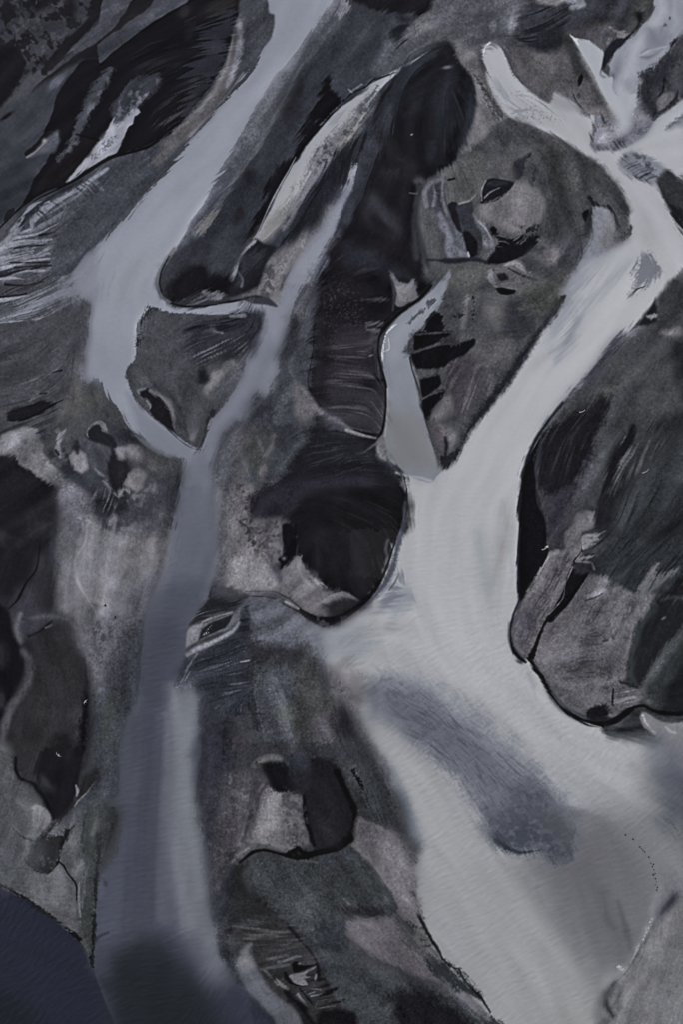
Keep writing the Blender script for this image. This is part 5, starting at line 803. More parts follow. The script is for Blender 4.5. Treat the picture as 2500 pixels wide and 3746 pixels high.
def t03():
    L('03', "20 0 40 100 60 200 100 300 150 380", [50, 40, 30, 20, 10], '4f5254', 22, 6, sp=4)
    P('03', "60 80 90 0 120 -40 260 -40 200 140 250 200 290 330 220 220 130 180", '333336', 16, 5, sp=3); L('03', "90 40 90 110 120 160 190 190 250 260 290 340", [8, 12, 10, 12, 14, 10], '1b1a1e', 7, 3)
    P('03', "200 100 260 -20 460 -30 485 60 465 160 440 240 400 330 330 400 290 395 285 300 240 220", '1f1e22', 9, 4, fing=4, reg='left_black_bar'); P('03', "240 150 300 180 320 230 260 220", '36383a', 16, 6); G('03', 400, 40, 50, 40, 0, '292d2d', .8)
    P('03', "465 130 560 60 570 150 520 230 440 300 360 370 300 460 240 560 200 600 182 570 220 500 300 420 400 330 450 240", '2a2a2c', 7, 4, sp=3); L('03', "435 200 445 230 440 260", [6, 10, 5], '75757a', 4, 2); L('03', "550 170 500 240 450 290 430 320", [3, 6, 6, 3], '5e6063', 4, 2)
    L('03', "480 130 560 60 590 0", [12, 30, 24], '43464f', 16, 6, sp=5)
    P('03', "180 330 210 310 260 335 290 370 293 400 235 478 200 512 185 490 190 420", '706f72', 6, 3); L('03', "20 160 60 220 100 290 150 330 180 380", [10, 16, 18, 14, 10], '66666a', 10, 5, sp=3); L('03', "60 340 80 380", [12, 12], '68686c', 9, 4); L('03', "50 400 110 470 160 510", [5, 8, 6], '6b6b6b', 6, 3, sp=4); L('03', "60 430 120 490 190 520", [2, 4, 6], '232326', 4, 2, sp=3)
    P('03', "100 330 170 350 190 440 150 480 100 400", '555759', 14, 6); P('03', "40 520 150 540 150 640 20 700 -60 700 -60 480", '54585c', 24, 8, sp=4)
    P('03', "185 570 230 510 320 480 380 500 360 560 345 620 320 670 270 705 215 690 165 660 150 620", '2c2c2e', 8, 5, sp=6, reg='left_mound'); S('03', "200 590 340 580 320 680 180 660", '48494b', .5, .9, fld='Q', soft=14, op=.6); P('03', "370 470 420 440 360 560 340 560", '1f1f21', 8, 4, sp=4); L('03', "210 690 270 708 320 665 345 610", [3, 4, 4, 4], '141416', 4, 2)
    P('03', "150 720 210 700 280 710 335 660 370 700 400 760 440 800 445 880 430 1000 420 1040 350 980 250 910 170 840", '5b5b5e', 10, 5, reg='tan_beach'); G('03', 200, 760, 80, 50, 20, '5a5c5d', .8); G('03', 330, 800, 60, 60, 0, '646366', .6)
    P('03', "350 610 400 500 430 450 460 470 450 560 430 620 470 660 470 760 420 720 390 680", '57585a', 10, 5); P('03', "350 600 390 520 420 560 425 640 390 680 360 640", '4d4e50', 10, 4); L('03', "430 700 470 640", [16, 10], '66676a', 12, 5)
    P('03', "600 170 570 260 620 320 665 340 640 480 590 590 552 720 545 860 540 1000 530 1110 528 1230 500 1180 455 1100 455 950 470 800 485 700 465 560 475 450 490 330 560 200", '404443', 8, 4, sp=4, grain=1.8, reg='green_spit'); L('03', "620 330 640 400 600 500", [26, 26, 14], '373836', 14, 5, sp=5); L('03', "560 380 530 480 560 420", [8, 10, 6], '62635f', 8, 4, sp=4); L('03', "575 490 560 540", [10, 8], '66696f', 7, 3); G('03', 540, 300, 40, 20, -30, '5c5e5e', .8); L('03', "470 600 490 700 470 900", [8, 10, 6], '55575a', 8, 4)
    L('03', "625 300 600 250 620 210 660 170", [8, 12, 8, 4], '5d616d', 8, 3, sp=2); L('03', "560 700 545 780 550 860 542 950 530 1060", [3, 4, 5, 4, 3], '1c1d20', 4, 2, sp=3)
    L('03', "340 640 365 660 390 705 430 755 442 800 440 850 452 890", [4, 5, 5, 5, 4, 3, 2], '151517', 3, 1); L('03', "455 760 450 860 460 950", [3, 4, 5], '707072', 4, 2)
    L('03', "-60 740 60 800 150 850 200 890 280 945 350 1000 420 1050 480 1130 520 1180 530 1245", [6, 7, 8, 8, 7, 6, 7, 5, 6, 6], '1d1e21', 5, 3, sp=4); P('03', "400 1050 420 1030 450 1060 470 1090 430 1080", '1d1d20', 5, 3, sp=3)
    P('03', "0 740 100 790 180 840 160 800 80 740", '4b4a49', 12, 6, sp=6); L('03', "580 740 600 760", [12, 10], '2c2d33', 7, 4, sp=4)
    L('03', "620 1045 570 1065 550 1090", [2, 4, 3], '2c2e36', 8, 2); L('03', "560 740 580 800 570 850", [8, 12, 8], '555a68', 10, 4, op=.7); L('03', "640 620 590 700 570 780", [14, 16, 10], '595d69', 12, 5, sp=3, op=.7)

def t13():
    P('13', "-20 300 60 150 110 0 300 -40 560 -40 760 -40 900 -40 1000 60 1080 180 1160 300 1180 480 1160 560 1000 420 870 370 760 200 600 260 430 230 300 220 270 330 220 480 140 640 30 860 -10 700", '3c3d42', 12, 6, sp=4, grain=1.8)
    P('13', "60 200 120 130 280 130 300 210 250 330 210 500 150 600 60 760 20 860 0 700 10 420", '444449', 14, 6, sp=6, grain=2); S('13', "140 200 280 140 240 400 160 580 120 480", '5a575b', .4, 1.0, fld='S', soft=30, op=.5); L('13', "0 100 -30 240 -10 400", [30, 24, 20], '2d3037', 20, 8, sp=6); P('13', "120 140 200 130 290 135 250 220 140 210", '5a5a60', 16, 6, sp=5, op=.7); L('13', "10 440 0 600 10 760", [14, 20, 20], '3b3d49', 18, 6, sp=4)
    P('13', "320 200 450 235 560 240 570 300 600 470 600 540 540 555 460 580 400 565 310 535 225 520 260 440 300 330", '676462', 7, 4, sp=4); P('13', "345 240 430 250 440 380 415 480 425 560 370 545 310 520 270 500 300 400", '7f7c79', 14, 6); S('13', "440 250 560 260 590 520 450 560 430 440", '46454a', .3, .6, fld='M', soft=14, op=.8); L('13', "230 520 250 460 280 420", [10, 14, 10], '5c5e5f', 10, 5)
    L('13', "350 190 310 260 270 350 240 440 215 530 160 590", [6, 9, 9, 6, 5, 4], '232427', 6, 3); L('13', "330 200 280 270 240 370 215 470 180 560", [3, 5, 5, 6, 5], '66666a', 4, 2, sp=2); L('13', "310 230 330 195", [5, 6], '85827f', 4, 3, sp=3)
    P('13', "580 270 620 230 700 190 790 220 835 300 865 355 862 440 820 520 740 570 640 592 610 540 590 430 565 340", '242327', 8, 4, reg='dark_dome'); G('13', 660, 400, 60, 90, 0, '2c2b2e', .7); L('13', "800 250 830 310 862 360 860 450 800 530 700 580", [8, 14, 16, 18, 16, 14], '19181b', 10, 3); L('13', "570 280 590 400 610 520", [6, 9, 12], '17171a', 6, 3)
    P('13', "320 85 400 80 480 100 505 170 500 220 430 235 390 205 370 140", '1c1c1f', 9, 5, sp=4); P('13', "480 60 620 50 700 70 640 140 620 220 540 230 500 150", '33363e', 16, 6, sp=5); P('13', "620 60 720 55 770 130 800 230 760 220 700 190 650 130", '252529', 12, 5, sp=4)
    L('13', "430 45 370 40 310 65 280 90", [10, 14, 14, 8], '63605d', 8, 5, sp=4); L('13', "300 80 340 110 350 170", [10, 14, 12], '4a4a4c', 9, 5, sp=5)
    P('13', "770 60 900 60 1010 150 1090 260 1110 360 1040 420 960 420 900 390 850 320 820 240 790 160", '3c4042', 16, 8, sp=6, fing=6, grain=2); S('13', "760 40 880 60 900 180 820 220 760 140", '55565a', .3, 1.0, fld='Q', soft=24, op=.5); L('13', "850 110 890 170 920 220", [4, 7, 4], '151517', 4, 3, sp=3); S('13', "900 20 1060 140 1140 300 1160 480 1080 460 1020 260", '606266', .5, .7, soft=20, op=.8); S('13', "860 220 1080 280 1100 430 960 420", '292d2f', .2, .9, fld='S', soft=24)
    L('13', "990 20 1080 130 1140 260 1190 380 1210 480 1250 540", [14, 20, 20, 18, 16, 8], '5a626c', 18, 6, sp=5, op=.9)
    P('13', "865 365 920 400 1000 425 1080 490 1130 560 1190 560 1200 700 1210 860 1240 960 1190 970 1110 935 1100 860 1040 770 1000 700 950 640 900 610 850 555 825 540 862 480", '6c6967', 8, 5, sp=5, fing=4, grain=1.5, reg='tan_beach'); P('13', "960 480 1040 520 1050 640 1000 680 940 600", '646061', 16, 6); G('13', 910, 470, 30, 50, -20, '77736f', .7); P('13', "1040 700 1100 600 1180 620 1190 760 1140 860 1090 780", '72706f', 16, 6); P('13', "1150 480 1200 500 1230 560 1180 600", '43464a', 10, 5, sp=6); L('13', "1090 440 1150 520 1165 600", [6, 8, 4], '303236', 7, 4, sp=7)
    P('13', "200 660 290 620 420 605 520 625 620 650 700 600 840 560 900 615 960 680 1000 760 1080 840 1100 890 1060 935 960 960 860 950 800 960 830 1090 930 1190 1110 1280 1300 1360 1700 1560 1700 1800 700 1800 850 1540 740 1420 650 1230 570 1090 500 1000 400 950 320 860 260 780", '404547', 10, 5, sp=3, grain=2.3, reg='olive_plain')
    P('13', "280 640 420 640 560 760 640 900 660 1050 600 1080 500 980 400 930 330 840 270 760", '454a4d', 34, 8, sp=4); G('13', 560, 900, 80, 70, 30, '515556', .8); P('13', "640 600 780 570 860 620 760 680 680 650", '3f434c', 20, 6, sp=3, op=.7); G('13', 600, 635, 40, 8, 10, '66686a', .7); G('13', 825, 700, 14, 20, 0, '55595b', .9)
    P('13', "700 700 900 640 980 760 1040 850 900 880 780 880 720 800", '383c3e', 26, 8, sp=3); S('13', "860 800 1000 780 1080 880 960 900", '5b5f61', .2, .8, fld='B', soft=14, op=.9); P('13', "790 880 900 900 1010 905 1060 925 980 960 880 950 810 930", '2c2b2e', 12, 5, fing=6); L('13', "800 850 830 880", [5, 8], '5a5c5d', 6, 4); L('13', "860 950 930 970 1000 950", [3, 5, 3], '56585a', 6, 3)  # darkest band is a shadow painted into the colour
    P('13', "640 1020 760 960 800 1000 830 1120 760 1180 660 1120", '373c41', 24, 8, sp=3); P('13', "560 1080 620 1100 700 1230 660 1260 600 1180", '363a41', 16, 6, op=.7)
    P('13', "160 660 280 640 230 740 280 830 360 880 420 950 300 960 140 1000 120 800", '2d2e2f', 14, 6, sp=4); L('13', "280 620 260 680 230 720 260 800", [10, 12, 10, 12], '3f4244', 10, 5, sp=6); P('13', "120 640 160 660 140 800 140 960 60 1000 30 880 80 760", '2f313b', 12, 6, sp=5); L('13', "70 900 100 870 110 820", [8, 10, 6], '44464e', 8, 4, sp=4)
    L('13', "140 650 200 590 260 555 330 550 370 545", [10, 16, 18, 8, 4], '505354', 7, 3, sp=2); L('13', "150 640 200 590 250 560", [3, 4, 3], '6c6e70', 4, 2)  # ridge painted lighter, as if lit
    L('13', "20 880 50 780 110 660 170 570 210 545", [6, 8, 9, 7, 3], '1d1e22', 8, 3); L('13', "200 640 270 585 340 570 420 590 480 605 540 610 640 590 760 565 840 510", [3, 7, 7, 8, 12, 14, 12, 9, 4], '131315', 4, 2); P('13', "450 600 500 565 545 550 560 575 620 580 620 610 520 620", '1a1a1c', 5, 3, sp=3)
    P('13', "810 980 900 965 1000 955 1100 940 1160 1000 1240 1110 1320 1230 1370 1320 1430 1360 1340 1350 1200 1300 1060 1240 940 1180 850 1080", '5f5c5f', 8, 5, sp=4, fing=4, grain=1.4); G('13', 900, 1060, 70, 60, 20, '656164', .7); S('13', "1080 940 1200 960 1330 1200 1240 1200 1120 1080", '3a3e40', .1, .8, fld='M', soft=20); P('13', "1100 970 1160 930 1200 1040 1240 1120 1300 1200 1220 1160 1140 1060", '444748', 16, 8, sp=8, op=.7)
    P('13', "840 1120 960 1200 1100 1270 1000 1290 880 1240", '4b4c4e', 20, 8, sp=6)
    L('13', "1150 940 1210 1000 1250 1090 1310 1160 1360 1220", [8, 14, 14, 12, 8], '6f6d6c', 9, 6, sp=10); S('13', "1160 940 1220 960 1380 1210 1300 1180", '303234', .5, .8, fld='Q', soft=14, op=.7); P('13', "1260 1210 1360 1200 1440 1250 1530 1350 1580 1420 1500 1420 1400 1350 1320 1310", '313537', 10, 6, sp=5, fing=5); L('13', "1440 1260 1450 1290 1470 1280", [3, 4, 3], '6b6d6f', 3, 2)
    P('13', "1440 1400 1490 1380 1580 1450 1640 1540 1600 1560 1500 1480", '67656a', 7, 3); L('13', "1340 1350 1440 1420 1568 1520 1680 1620", [6, 14, 10, 6], '4a4d50', 9, 4)
    L('13', "1205 840 1210 900 1245 980 1300 1080 1345 1150 1370 1200 1430 1250 1460 1250 1480 1300 1530 1360 1580 1410 1640 1500", [4, 6, 5, 6, 9, 7, 6, 4, 4, 5, 6, 6], '1b1c20', 4, 2, sp=1)
    P('13', "1050 1430 1120 1370 1230 1350 1400 1440 1560 1600 1560 1800 1040 1800 1080 1560", '212124', 26, 6, sp=2, fing=4); G('13', 1060, 1480, 30, 50, 30, '4a4e50', .8)
    # striped bluff
    P('13', "140 1010 260 970 400 955 500 1010 570 1090 640 1200 700 1330 760 1430 850 1530 830 1800 580 1800 540 1540 470 1450 380 1390 320 1290 280 1170 280 1110 160 1080", '343435', 8, 4, fing=6, grain=1.6, reg='striped_bluff'); S('13', "140 1000 420 960 560 1080 660 1230 400 1230 290 1130", '4d4b4c', .2, .8, soft=14); S('13', "300 1080 560 1080 660 1230 760 1430 620 1500 420 1360 300 1230", '232325', .4, .9, fld='L', soft=20, op=.6)
    L('X', "0 520 100 640 220 780 330 900 420 1050 450 1200 470 1300", [8, 12, 14, 16, 18, 24, 24], '212125', 7, 3, fing=2)
    for q, w, c in (("0 760 70 745 140 738", 14, '48494b'), ("-120 820 0 800 60 780", 10, '47484a'), ("-200 900 -60 880 0 862 120 830 200 800", 10, '414246'), ("-120 1060 0 1030 120 982 250 968", 16, '55575a'), ("-280 1020 -140 990 0 960", 12, '4a4b4d'), ("-380 1160 -240 1130 -100 1110 20 1100", 14, '505254'), ("240 1480 340 1440 480 1448", 20, '626266'), ("300 1520 400 1480", 12, '5c5c60'), ("340 1540 420 1530 490 1512", 12, '75737a'), ("400 1700 450 1620 560 1590", 10, '626266'), ("430 1722 560 1700 690 1680", 11, '6d6b6d'), ("490 1800 560 1770 640 1730", 9, '5e5e61'), ("-160 1290 -80 1380 0 1440", 18, '5f5f60'), ("-330 1160 -240 1260 -140 1370", 14, '525356')):
        L('X', q, [w * .6, w, w * .6], c, 4, 3, fing=2)
    P('X', "90 1080 150 1050 220 1100 320 1090 420 1092 300 1150 180 1190 100 1180", '161618', 4, 3); G('X', 180, 1078, 26, 18, 10, '5c5e60', .9)
    P('X', "40 1245 150 1230 300 1160 412 1115 380 1160 260 1235 330 1270 200 1312 60 1310", '6b686a', 4, 3, fing=2); P('X', "80 1335 200 1310 270 1322 300 1388 220 1400 130 1362", '74706f', 4, 3); L('X', "415 1240 405 1300", [14, 12], '66666a', 4, 3); L('X', "60 1350 150 1392 300 1402", [4, 7, 4], '17171a', 3, 2); L('X', "-30 1210 0 1290 60 1350", [10, 20, 10], '19191c', 6, 3)
    L('X', "440 1430 560 1390 640 1370", [12, 16, 6], '1c1c1f', 6, 4, fing=3); L('X', "480 1545 600 1490 720 1440", [16, 26, 10], '1b1b1e', 7, 4, fing=3); L('X', "480 1690 640 1650 820 1600", [10, 22, 10], '1b1b1e', 7, 4, fing=3); L('X', "440 1310 540 1300", [12, 8], '1c1c1f', 6, 3)
    P('X', "125 1525 170 1490 230 1580 300 1692 250 1680 180 1600", '5d5b5f', 4, 3); L('X', "190 1440 280 1560 340 1630 390 1690", [16, 20, 16, 14], '1a1a1d', 6, 4)
    P('X', "430 1830 560 1790 800 1830 950 1770 980 1944 900 2100 400 2100", '171719', 12, 4); P('X', "-20 1480 120 1580 280 1680 310 1800 440 1960 260 2000 200 1800 60 1650", '18181c', 8, 3)
    P('13', "650 1500 760 1480 850 1510 860 1600 760 1800 640 1800", '1d1c1f', 10, 4); L('13', "480 1440 540 1500 590 1560 620 1640", [10, 16, 16, 16], '202124', 8, 4)
    P('13', "200 1150 235 1110 270 1108 255 1150 270 1190 300 1250 350 1340 400 1400 480 1460 540 1530 580 1700 470 1700 400 1540 320 1450 240 1370 175 1245", '54565d', 10, 3, water=.6); P('13', "180 1235 210 1150 260 1110 250 1170 270 1240 230 1270", '6c6c6f', 12, 4); P('13', "200 1250 280 1270 360 1380 440 1470 400 1500 300 1410", '66696f', 20, 5, op=.7); G('13', 500, 1530, 40, 70, -20, '5c5d61', .7)
    L('13', "150 1180 160 1250 120 1180 100 1080 140 1030", [8, 8, 24, 26, 20], '272830', 14, 5, sp=4); L('13', "170 1030 260 990 330 980", [6, 10, 8], '47474e', 8, 4, fing=6)

def t20b():
    # braids in the top right corner, traced closer
    P('Z', "250 385 480 330 730 300 830 360 790 450 700 540 655 610 560 515 480 458 345 445", '56565b', 8, 5, fing=4, sp=3); G('Z', 730, 480, 40, 40, 30, '85868c', .8); P('Z', "830 385 980 375 900 445 810 435", '716d6d', 5, 3); L('Z', "720 320 790 360 860 370", [4, 8, 4], '77736f', 4, 3)
    P('Z', "1040 -40 1235 -40 1235 120 1180 230 1110 255 1050 330 1000 380 935 340 930 220 1000 110", '484a4a', 8, 4, fing=3, sp=3); P('Z', "1040 150 1090 130 1150 90 1160 140 1110 190 1090 250 1050 240", '1d1f21', 8, 5); L('Z', "1080 210 1050 310 1000 372 950 420 870 480 810 540", [8, 10, 10, 9, 8, 6], '22232a', 4, 2)
    P('Z', "1238 -40 1640 -40 1640 150 1560 350 1460 470 1412 580 1315 680 1245 790 1110 790 1050 900 970 1080 870 1092 790 1065 762 990 765 880 740 800 700 740 800 590 900 495 1000 395 1060 325 1120 265 1190 235 1240 115", '8a8d96', 6, 3, fing=3, sp=3, water=1, reg='right_river_channel', grain=.8)
    L('Z', "1310 -40 1330 120 1240 270 1110 440 1010 590 970 740 880 960", [70, 70, 66, 60, 66, 70, 40], 'a0a3aa', 22, 6, fing=2); L('Z', "1480 -20 1450 120 1500 240 1450 360", [20, 30, 30, 20], '9c9fa6', 20, 6, op=.7)
    G('Z', 810, 790, 46, 110, 15, '70727b', .8); G('Z', 770, 870, 26, 40, 0, '55575f', .7); G('Z', 870, 1000, 70, 60, 0, '82848d', .8); G('Z', 1240, 420, 90, 70, 30, '777a84', .8); G('Z', 1430, 60, 30, 100, 0, '7d8089', .6); S('Z', "1140 300 1420 300 1400 560 1180 560", '6c6f79', .4, .9, fld='B', soft=30, op=.7)
    L('Z', "1080 640 1150 600 1260 560 1390 535", [10, 16, 12, 6], 'a1a3aa', 8, 3); L('Z', "1085 655 1180 655 1280 605 1330 560", [6, 12, 9, 4], '6c6e78', 8, 3); L('Z', "1090 610 1170 560 1250 545", [4, 7, 4], '6f717b', 7, 3)
    G('Z', 1370, 285, 20, 16, 30, '34363d', .9); G('Z', 1420, 210, 12, 18, 0, '33353c', .9); G('Z', 1350, 300, 12, 10, 0, '4a4c54', .8)
    P('Z', "780 445 900 455 950 420 890 495 800 565 740 650 695 735 655 790 622 812 650 720 672 620 722 535", '2f3139', 5, 3, fing=3); L('Z', "620 790 625 850 670 890", [6, 12, 16], '7b7d86', 6, 3); L('Z', "605 785 650 770 690 770", [1, 4, 4], '4d4f57', 3, 1)
    P('Z', "300 420 345 452 480 462 560 515 650 605 640 760 618 850 655 905 760 885 760 1000 790 1075 870 1098 960 1086 1040 1080 1000 1250 975 1380 900 1450 825 1385 770 1285 720 1200 640 1060 580 920 500 760 430 620", 'a1a4aa', 5, 2, fing=1, water=1, grain=.4); L('Z', "400 620 480 760 560 900 640 1050 730 1200 820 1330", [10, 30, 30, 34, 40, 20], 'a9abb0', 18, 3, op=.8)
    L('Z', "275 400 330 455 372 515", [2, 12, 5], 'd2d3d7', 3, 1); L('Z', "330 455 420 452 520 480", [6, 5, 2], 'b9bbbf', 4, 2)
    L('Z', "860 1020 920 1180 930 1330 860 1460 740 1550 620 1620", [70, 80, 60, 44, 34, 10], 'a3a5ab', 16, 4)
    P('Z', "470 1300 560 1240 640 1235 730 1300 800 1370 845 1425 780 1400 690 1330 570 1320", '7d7876', 8, 5, sp=4); P('Z', "575 1310 690 1330 800 1385 840 1425 780 1520 660 1620 560 1725 530 1700 508 1590 568 1480", '83858f', 8, 4, fing=3); S('Z', "580 1310 700 1330 680 1420 580 1500", '3f4148', .1, .9, fld='S', soft=14); L('Z', "680 1420 730 1370 790 1370", [4, 8, 3], '55575f', 5, 3)
    L('Z', "840 1430 760 1490 660 1570 570 1650", [3, 16, 22, 10], '9d9fa6', 10, 3)
    P('Z', "560 1728 640 1690 700 1690 765 1728 900 1690 1080 1605 1180 1500 1232 1430 1190 1385 1060 1400 970 1500 840 1590 690 1650 600 1690", '6f717b', 7, 4, fing=4); S('Z', "640 1690 860 1600 1000 1520 1180 1420 1170 1500 1000 1630 770 1725", '363840', .0, .9, fld='L', soft=14); P('Z', "1010 1330 1120 1260 1200 1330 1190 1400 1080 1440 990 1480", '74757c', 16, 6, sp=6); S('Z', "1060 1250 1220 1300 1230 1400 1060 1430", '8d8a8a', .4, .7, fld='Q', soft=20, op=.6)
    P('Z', "1680 400 1560 430 1480 460 1430 530 1412 590 1320 680 1262 790 1180 815 1080 850 1090 960 1070 1060 1065 1200 1130 1260 1200 1335 1240 1375 1300 1300 1400 1240 1480 1160 1680 1010", '414348', 10, 5, fing=3, sp=4, reg='right_edge_bar'); P('Z', "1170 880 1250 820 1340 720 1420 640 1500 700 1400 860 1360 1000 1280 1050 1240 1000 1210 1150 1240 1310 1180 1290 1100 1200 1100 1050", '30323a', 18, 6, sp=4, op=.85)
    L('Z', "1355 920 1335 1050 1275 1150 1272 1270 1240 1350", [12, 15, 12, 11, 7], '1d1e23', 5, 3); P('Z', "1288 1150 1350 1085 1450 1090 1440 1180 1360 1260 1300 1270", '686565', 8, 4, sp=4); L('Z', "1510 1050 1490 1130 1430 1200", [6, 12, 6], '25262c', 6, 3); L('Z', "1430 540 1500 450 1600 400", [6, 12, 10], '1f2026', 6, 4, fing=3)
    G('Z', 1085, 940, 26, 40, 0, '77777c', .8); G('Z', 1075, 1150, 18, 60, 0, '6c6d73', .6)
    P('Z', "1680 1060 1568 1140 1480 1215 1390 1290 1262 1375 1205 1470 1140 1560 1250 1550 1400 1470 1500 1400 1570 1300 1680 1230", 'a3a5aa', 6, 2, water=1); L('Z', "1680 1030 1560 1110 1470 1190 1300 1300 1235 1385", [8, 8, 7, 7, 5], '3b3d44', 5, 2, sp=2); L('Z', "1600 1320 1500 1390 1400 1465", [20, 18, 3], '64676e', 8, 4, fing=4, sp=3)
    P('Z', "975 1740 1060 1785 1210 1850 1340 1925 1330 1990 1240 2060 1120 2062 1010 1995 900 1920 960 1880", '7e8189', 16, 5, sp=4, water=1)
    for i in range(8):
        L('Z', f"{905 + i * 34} {1915 + i * 22} {960 + i * 34} {1885 + i * 22} {1040 + i * 32} {1858 + i * 24}", [3, 7, 3], '4d5059' if i % 3 == 1 else '5f626b', 5, 3, fing=1)
    S('Z', "1000 1770 1120 1800 1300 1960 1260 2020 1120 1900", '484a52', .1, .8, fld='Q', soft=20); L('Z', "1080 2040 1150 2000 1200 1985", [4, 8, 4], '2e3037', 5, 3)
def t01b():
    # pale delta and the rosette of hollows at the left, traced closer
    P('Y', "-80 440 20 350 80 270 180 220 380 230 462 310 440 370 500 425 440 520 470 620 600 680 700 760 722 865 640 800 520 740 380 680 270 600 222 520 170 482 60 486 -80 500", '6c6b6d', 8, 5, fing=3, sp=3)
    P('Y', "40 330 100 270 200 240 215 400 130 450 30 440", '838286', 10, 5); S('Y', "220 240 440 240 450 380 300 430 220 400", '4e5057', .1, .9, fld='B', soft=14); S('Y', "360 190 520 190 520 330 420 300", '2b2c32', .2, .9, fld='S', soft=18)
    L('Y', "655 450 690 340 740 250", [16, 20, 12], '75757a', 8, 4, fing=3, sp=3); L('Y', "690 545 660 480 650 430", [14, 12, 8], '77777b', 6, 3); L('Y', "640 470 672 520", [6, 9], '17171b', 4, 2)
    L('Y', "560 450 700 620 850 760 980 900 1080 960", [16, 36, 44, 44, 20], '33363d', 22, 8, fing=5, op=.85)
    P('Y', "828 500 900 478 972 520 1002 640 930 722 862 685 808 580", '787679', 7, 5, sp=3); L('Y', "880 380 890 500", [20, 14], '2c2e35', 10, 5)
    P('Y', "990 375 1080 375 1240 430 1285 520 1235 640 1205 725 1080 690 1010 560", '474950', 6, 3); P('Y', "1000 240 1060 178 1140 178 1185 260 1260 325 1335 380 1325 440 1240 425 1160 385 1080 372 1010 310", '26272c', 7, 4)
    P('Y', "1320 420 1352 560 1440 560 1485 620 1470 760 1400 900 1335 952 1270 885 1240 760 1232 620 1290 500", '26262b', 8, 4, fing=2); G('Y', 1390, 720, 30, 90, 20, '302d2d', .7)
    L('Y', "1005 310 1000 250 1060 165 1150 150 1185 235", [8, 9, 9, 12, 8], '66676d', 5, 3, sp=3)
    P('Y', "1342 445 1440 428 1530 410 1610 470 1600 560 1510 540 1440 480 1430 570 1372 562", '747277', 8, 5, sp=4); P('Y', "1438 865 1480 760 1568 690 1640 760 1620 900 1560 940", '787574', 8, 5, sp=4)
    L('Y', "1090 680 1160 745 1225 765", [8, 18, 8], '75747a', 6, 4, sp=3); L('Y', "1180 820 1225 850 1260 905", [10, 14, 5], '707076', 6, 4, sp=3); L('Y', "1310 960 1355 995 1420 915 1480 940", [8, 20, 14, 16], '717076', 7, 4, fing=3)
    L('Y', "1120 1060 1230 1040 1340 1090", [16, 26, 18], '2d3037', 14, 6, fing=4); S('Y', "960 900 1260 900 1340 1130 1080 1160", '5f6268', .3, .9, fld='S', soft=24, op=.8)
    P('Y', "700 930 860 895 990 960 1030 1100 1060 1200 1000 1310 870 1290 760 1180 715 1060", '64636a', 16, 6, sp=4); S('Y', "820 950 940 950 960 1100 850 1120", '86858b', .3, .8, fld='Q', soft=16, op=.8); S('Y', "880 1220 1060 1220 1060 1330 920 1320", '908e8c', .3, .8, fld='Q', soft=14, op=.8)
    L('Y', "1310 1230 1280 1290 1250 1380", [30, 30, 12], '75737a', 16, 6); L('Y', "1130 1180 1180 1240 1225 1340", [22, 24, 14], '32353c', 16, 6, fing=3)
    # threads of the fan that leaves the channel
    r_ = random.Random(5)
    for i in range(26):
        f = r_.random(); x0 = 470 - 60 * r_.random(); y0 = 180 + 130 * f
        L('01', f"{x0:.0f} {y0:.0f} {x0 - 90:.0f} {y0 + 30 + 14 * f:.0f} {x0 - 220 - 60 * r_.random():.0f} {y0 + 95 + 20 * f:.0f} {-20 - 60 * r_.random():.0f} {375 + 70 * f + 20 * r_.random():.0f}", [r_.uniform(3, 6), r_.uniform(2, 5), r_.uniform(1, 3), .5], r_.choice(['787b85', '6e717b', '83868f', '4d5058']), 3, 2, fing=2, op=.85)
    for i in range(11):
        f = r_.random(); y0 = 1330 + 240 * f; L_ = r_.uniform(120, 300)
        L('00', f"-30 {y0 + 40:.0f} {L_ * .35:.0f} {y0 + 12:.0f} {L_ * .7:.0f} {y0 - 4:.0f} {L_ + 20:.0f} {y0 - 18:.0f}", [r_.uniform(2, 7), r_.uniform(2, 5), r_.uniform(1, 3), .4], r_.choice(['80838d', '6b6e78', '8b8e98', '2e3139', '3a3d46']), 3, 2, fing=2, op=.85)
    for i in range(16):
        f = r_.random(); x0 = 180 + 360 * f; y0 = 1215 - 200 * f
        L('00', f"{x0:.0f} {y0:.0f} {x0 + 40:.0f} {y0 + 26:.0f} {x0 + 70:.0f} {y0 + 60 + 20 * r_.random():.0f}", [r_.uniform(2, 6), r_.uniform(2, 4), .5], r_.choice(['767983', '696c76', '3a3d45']), 4, 2, fing=2, op=.7)
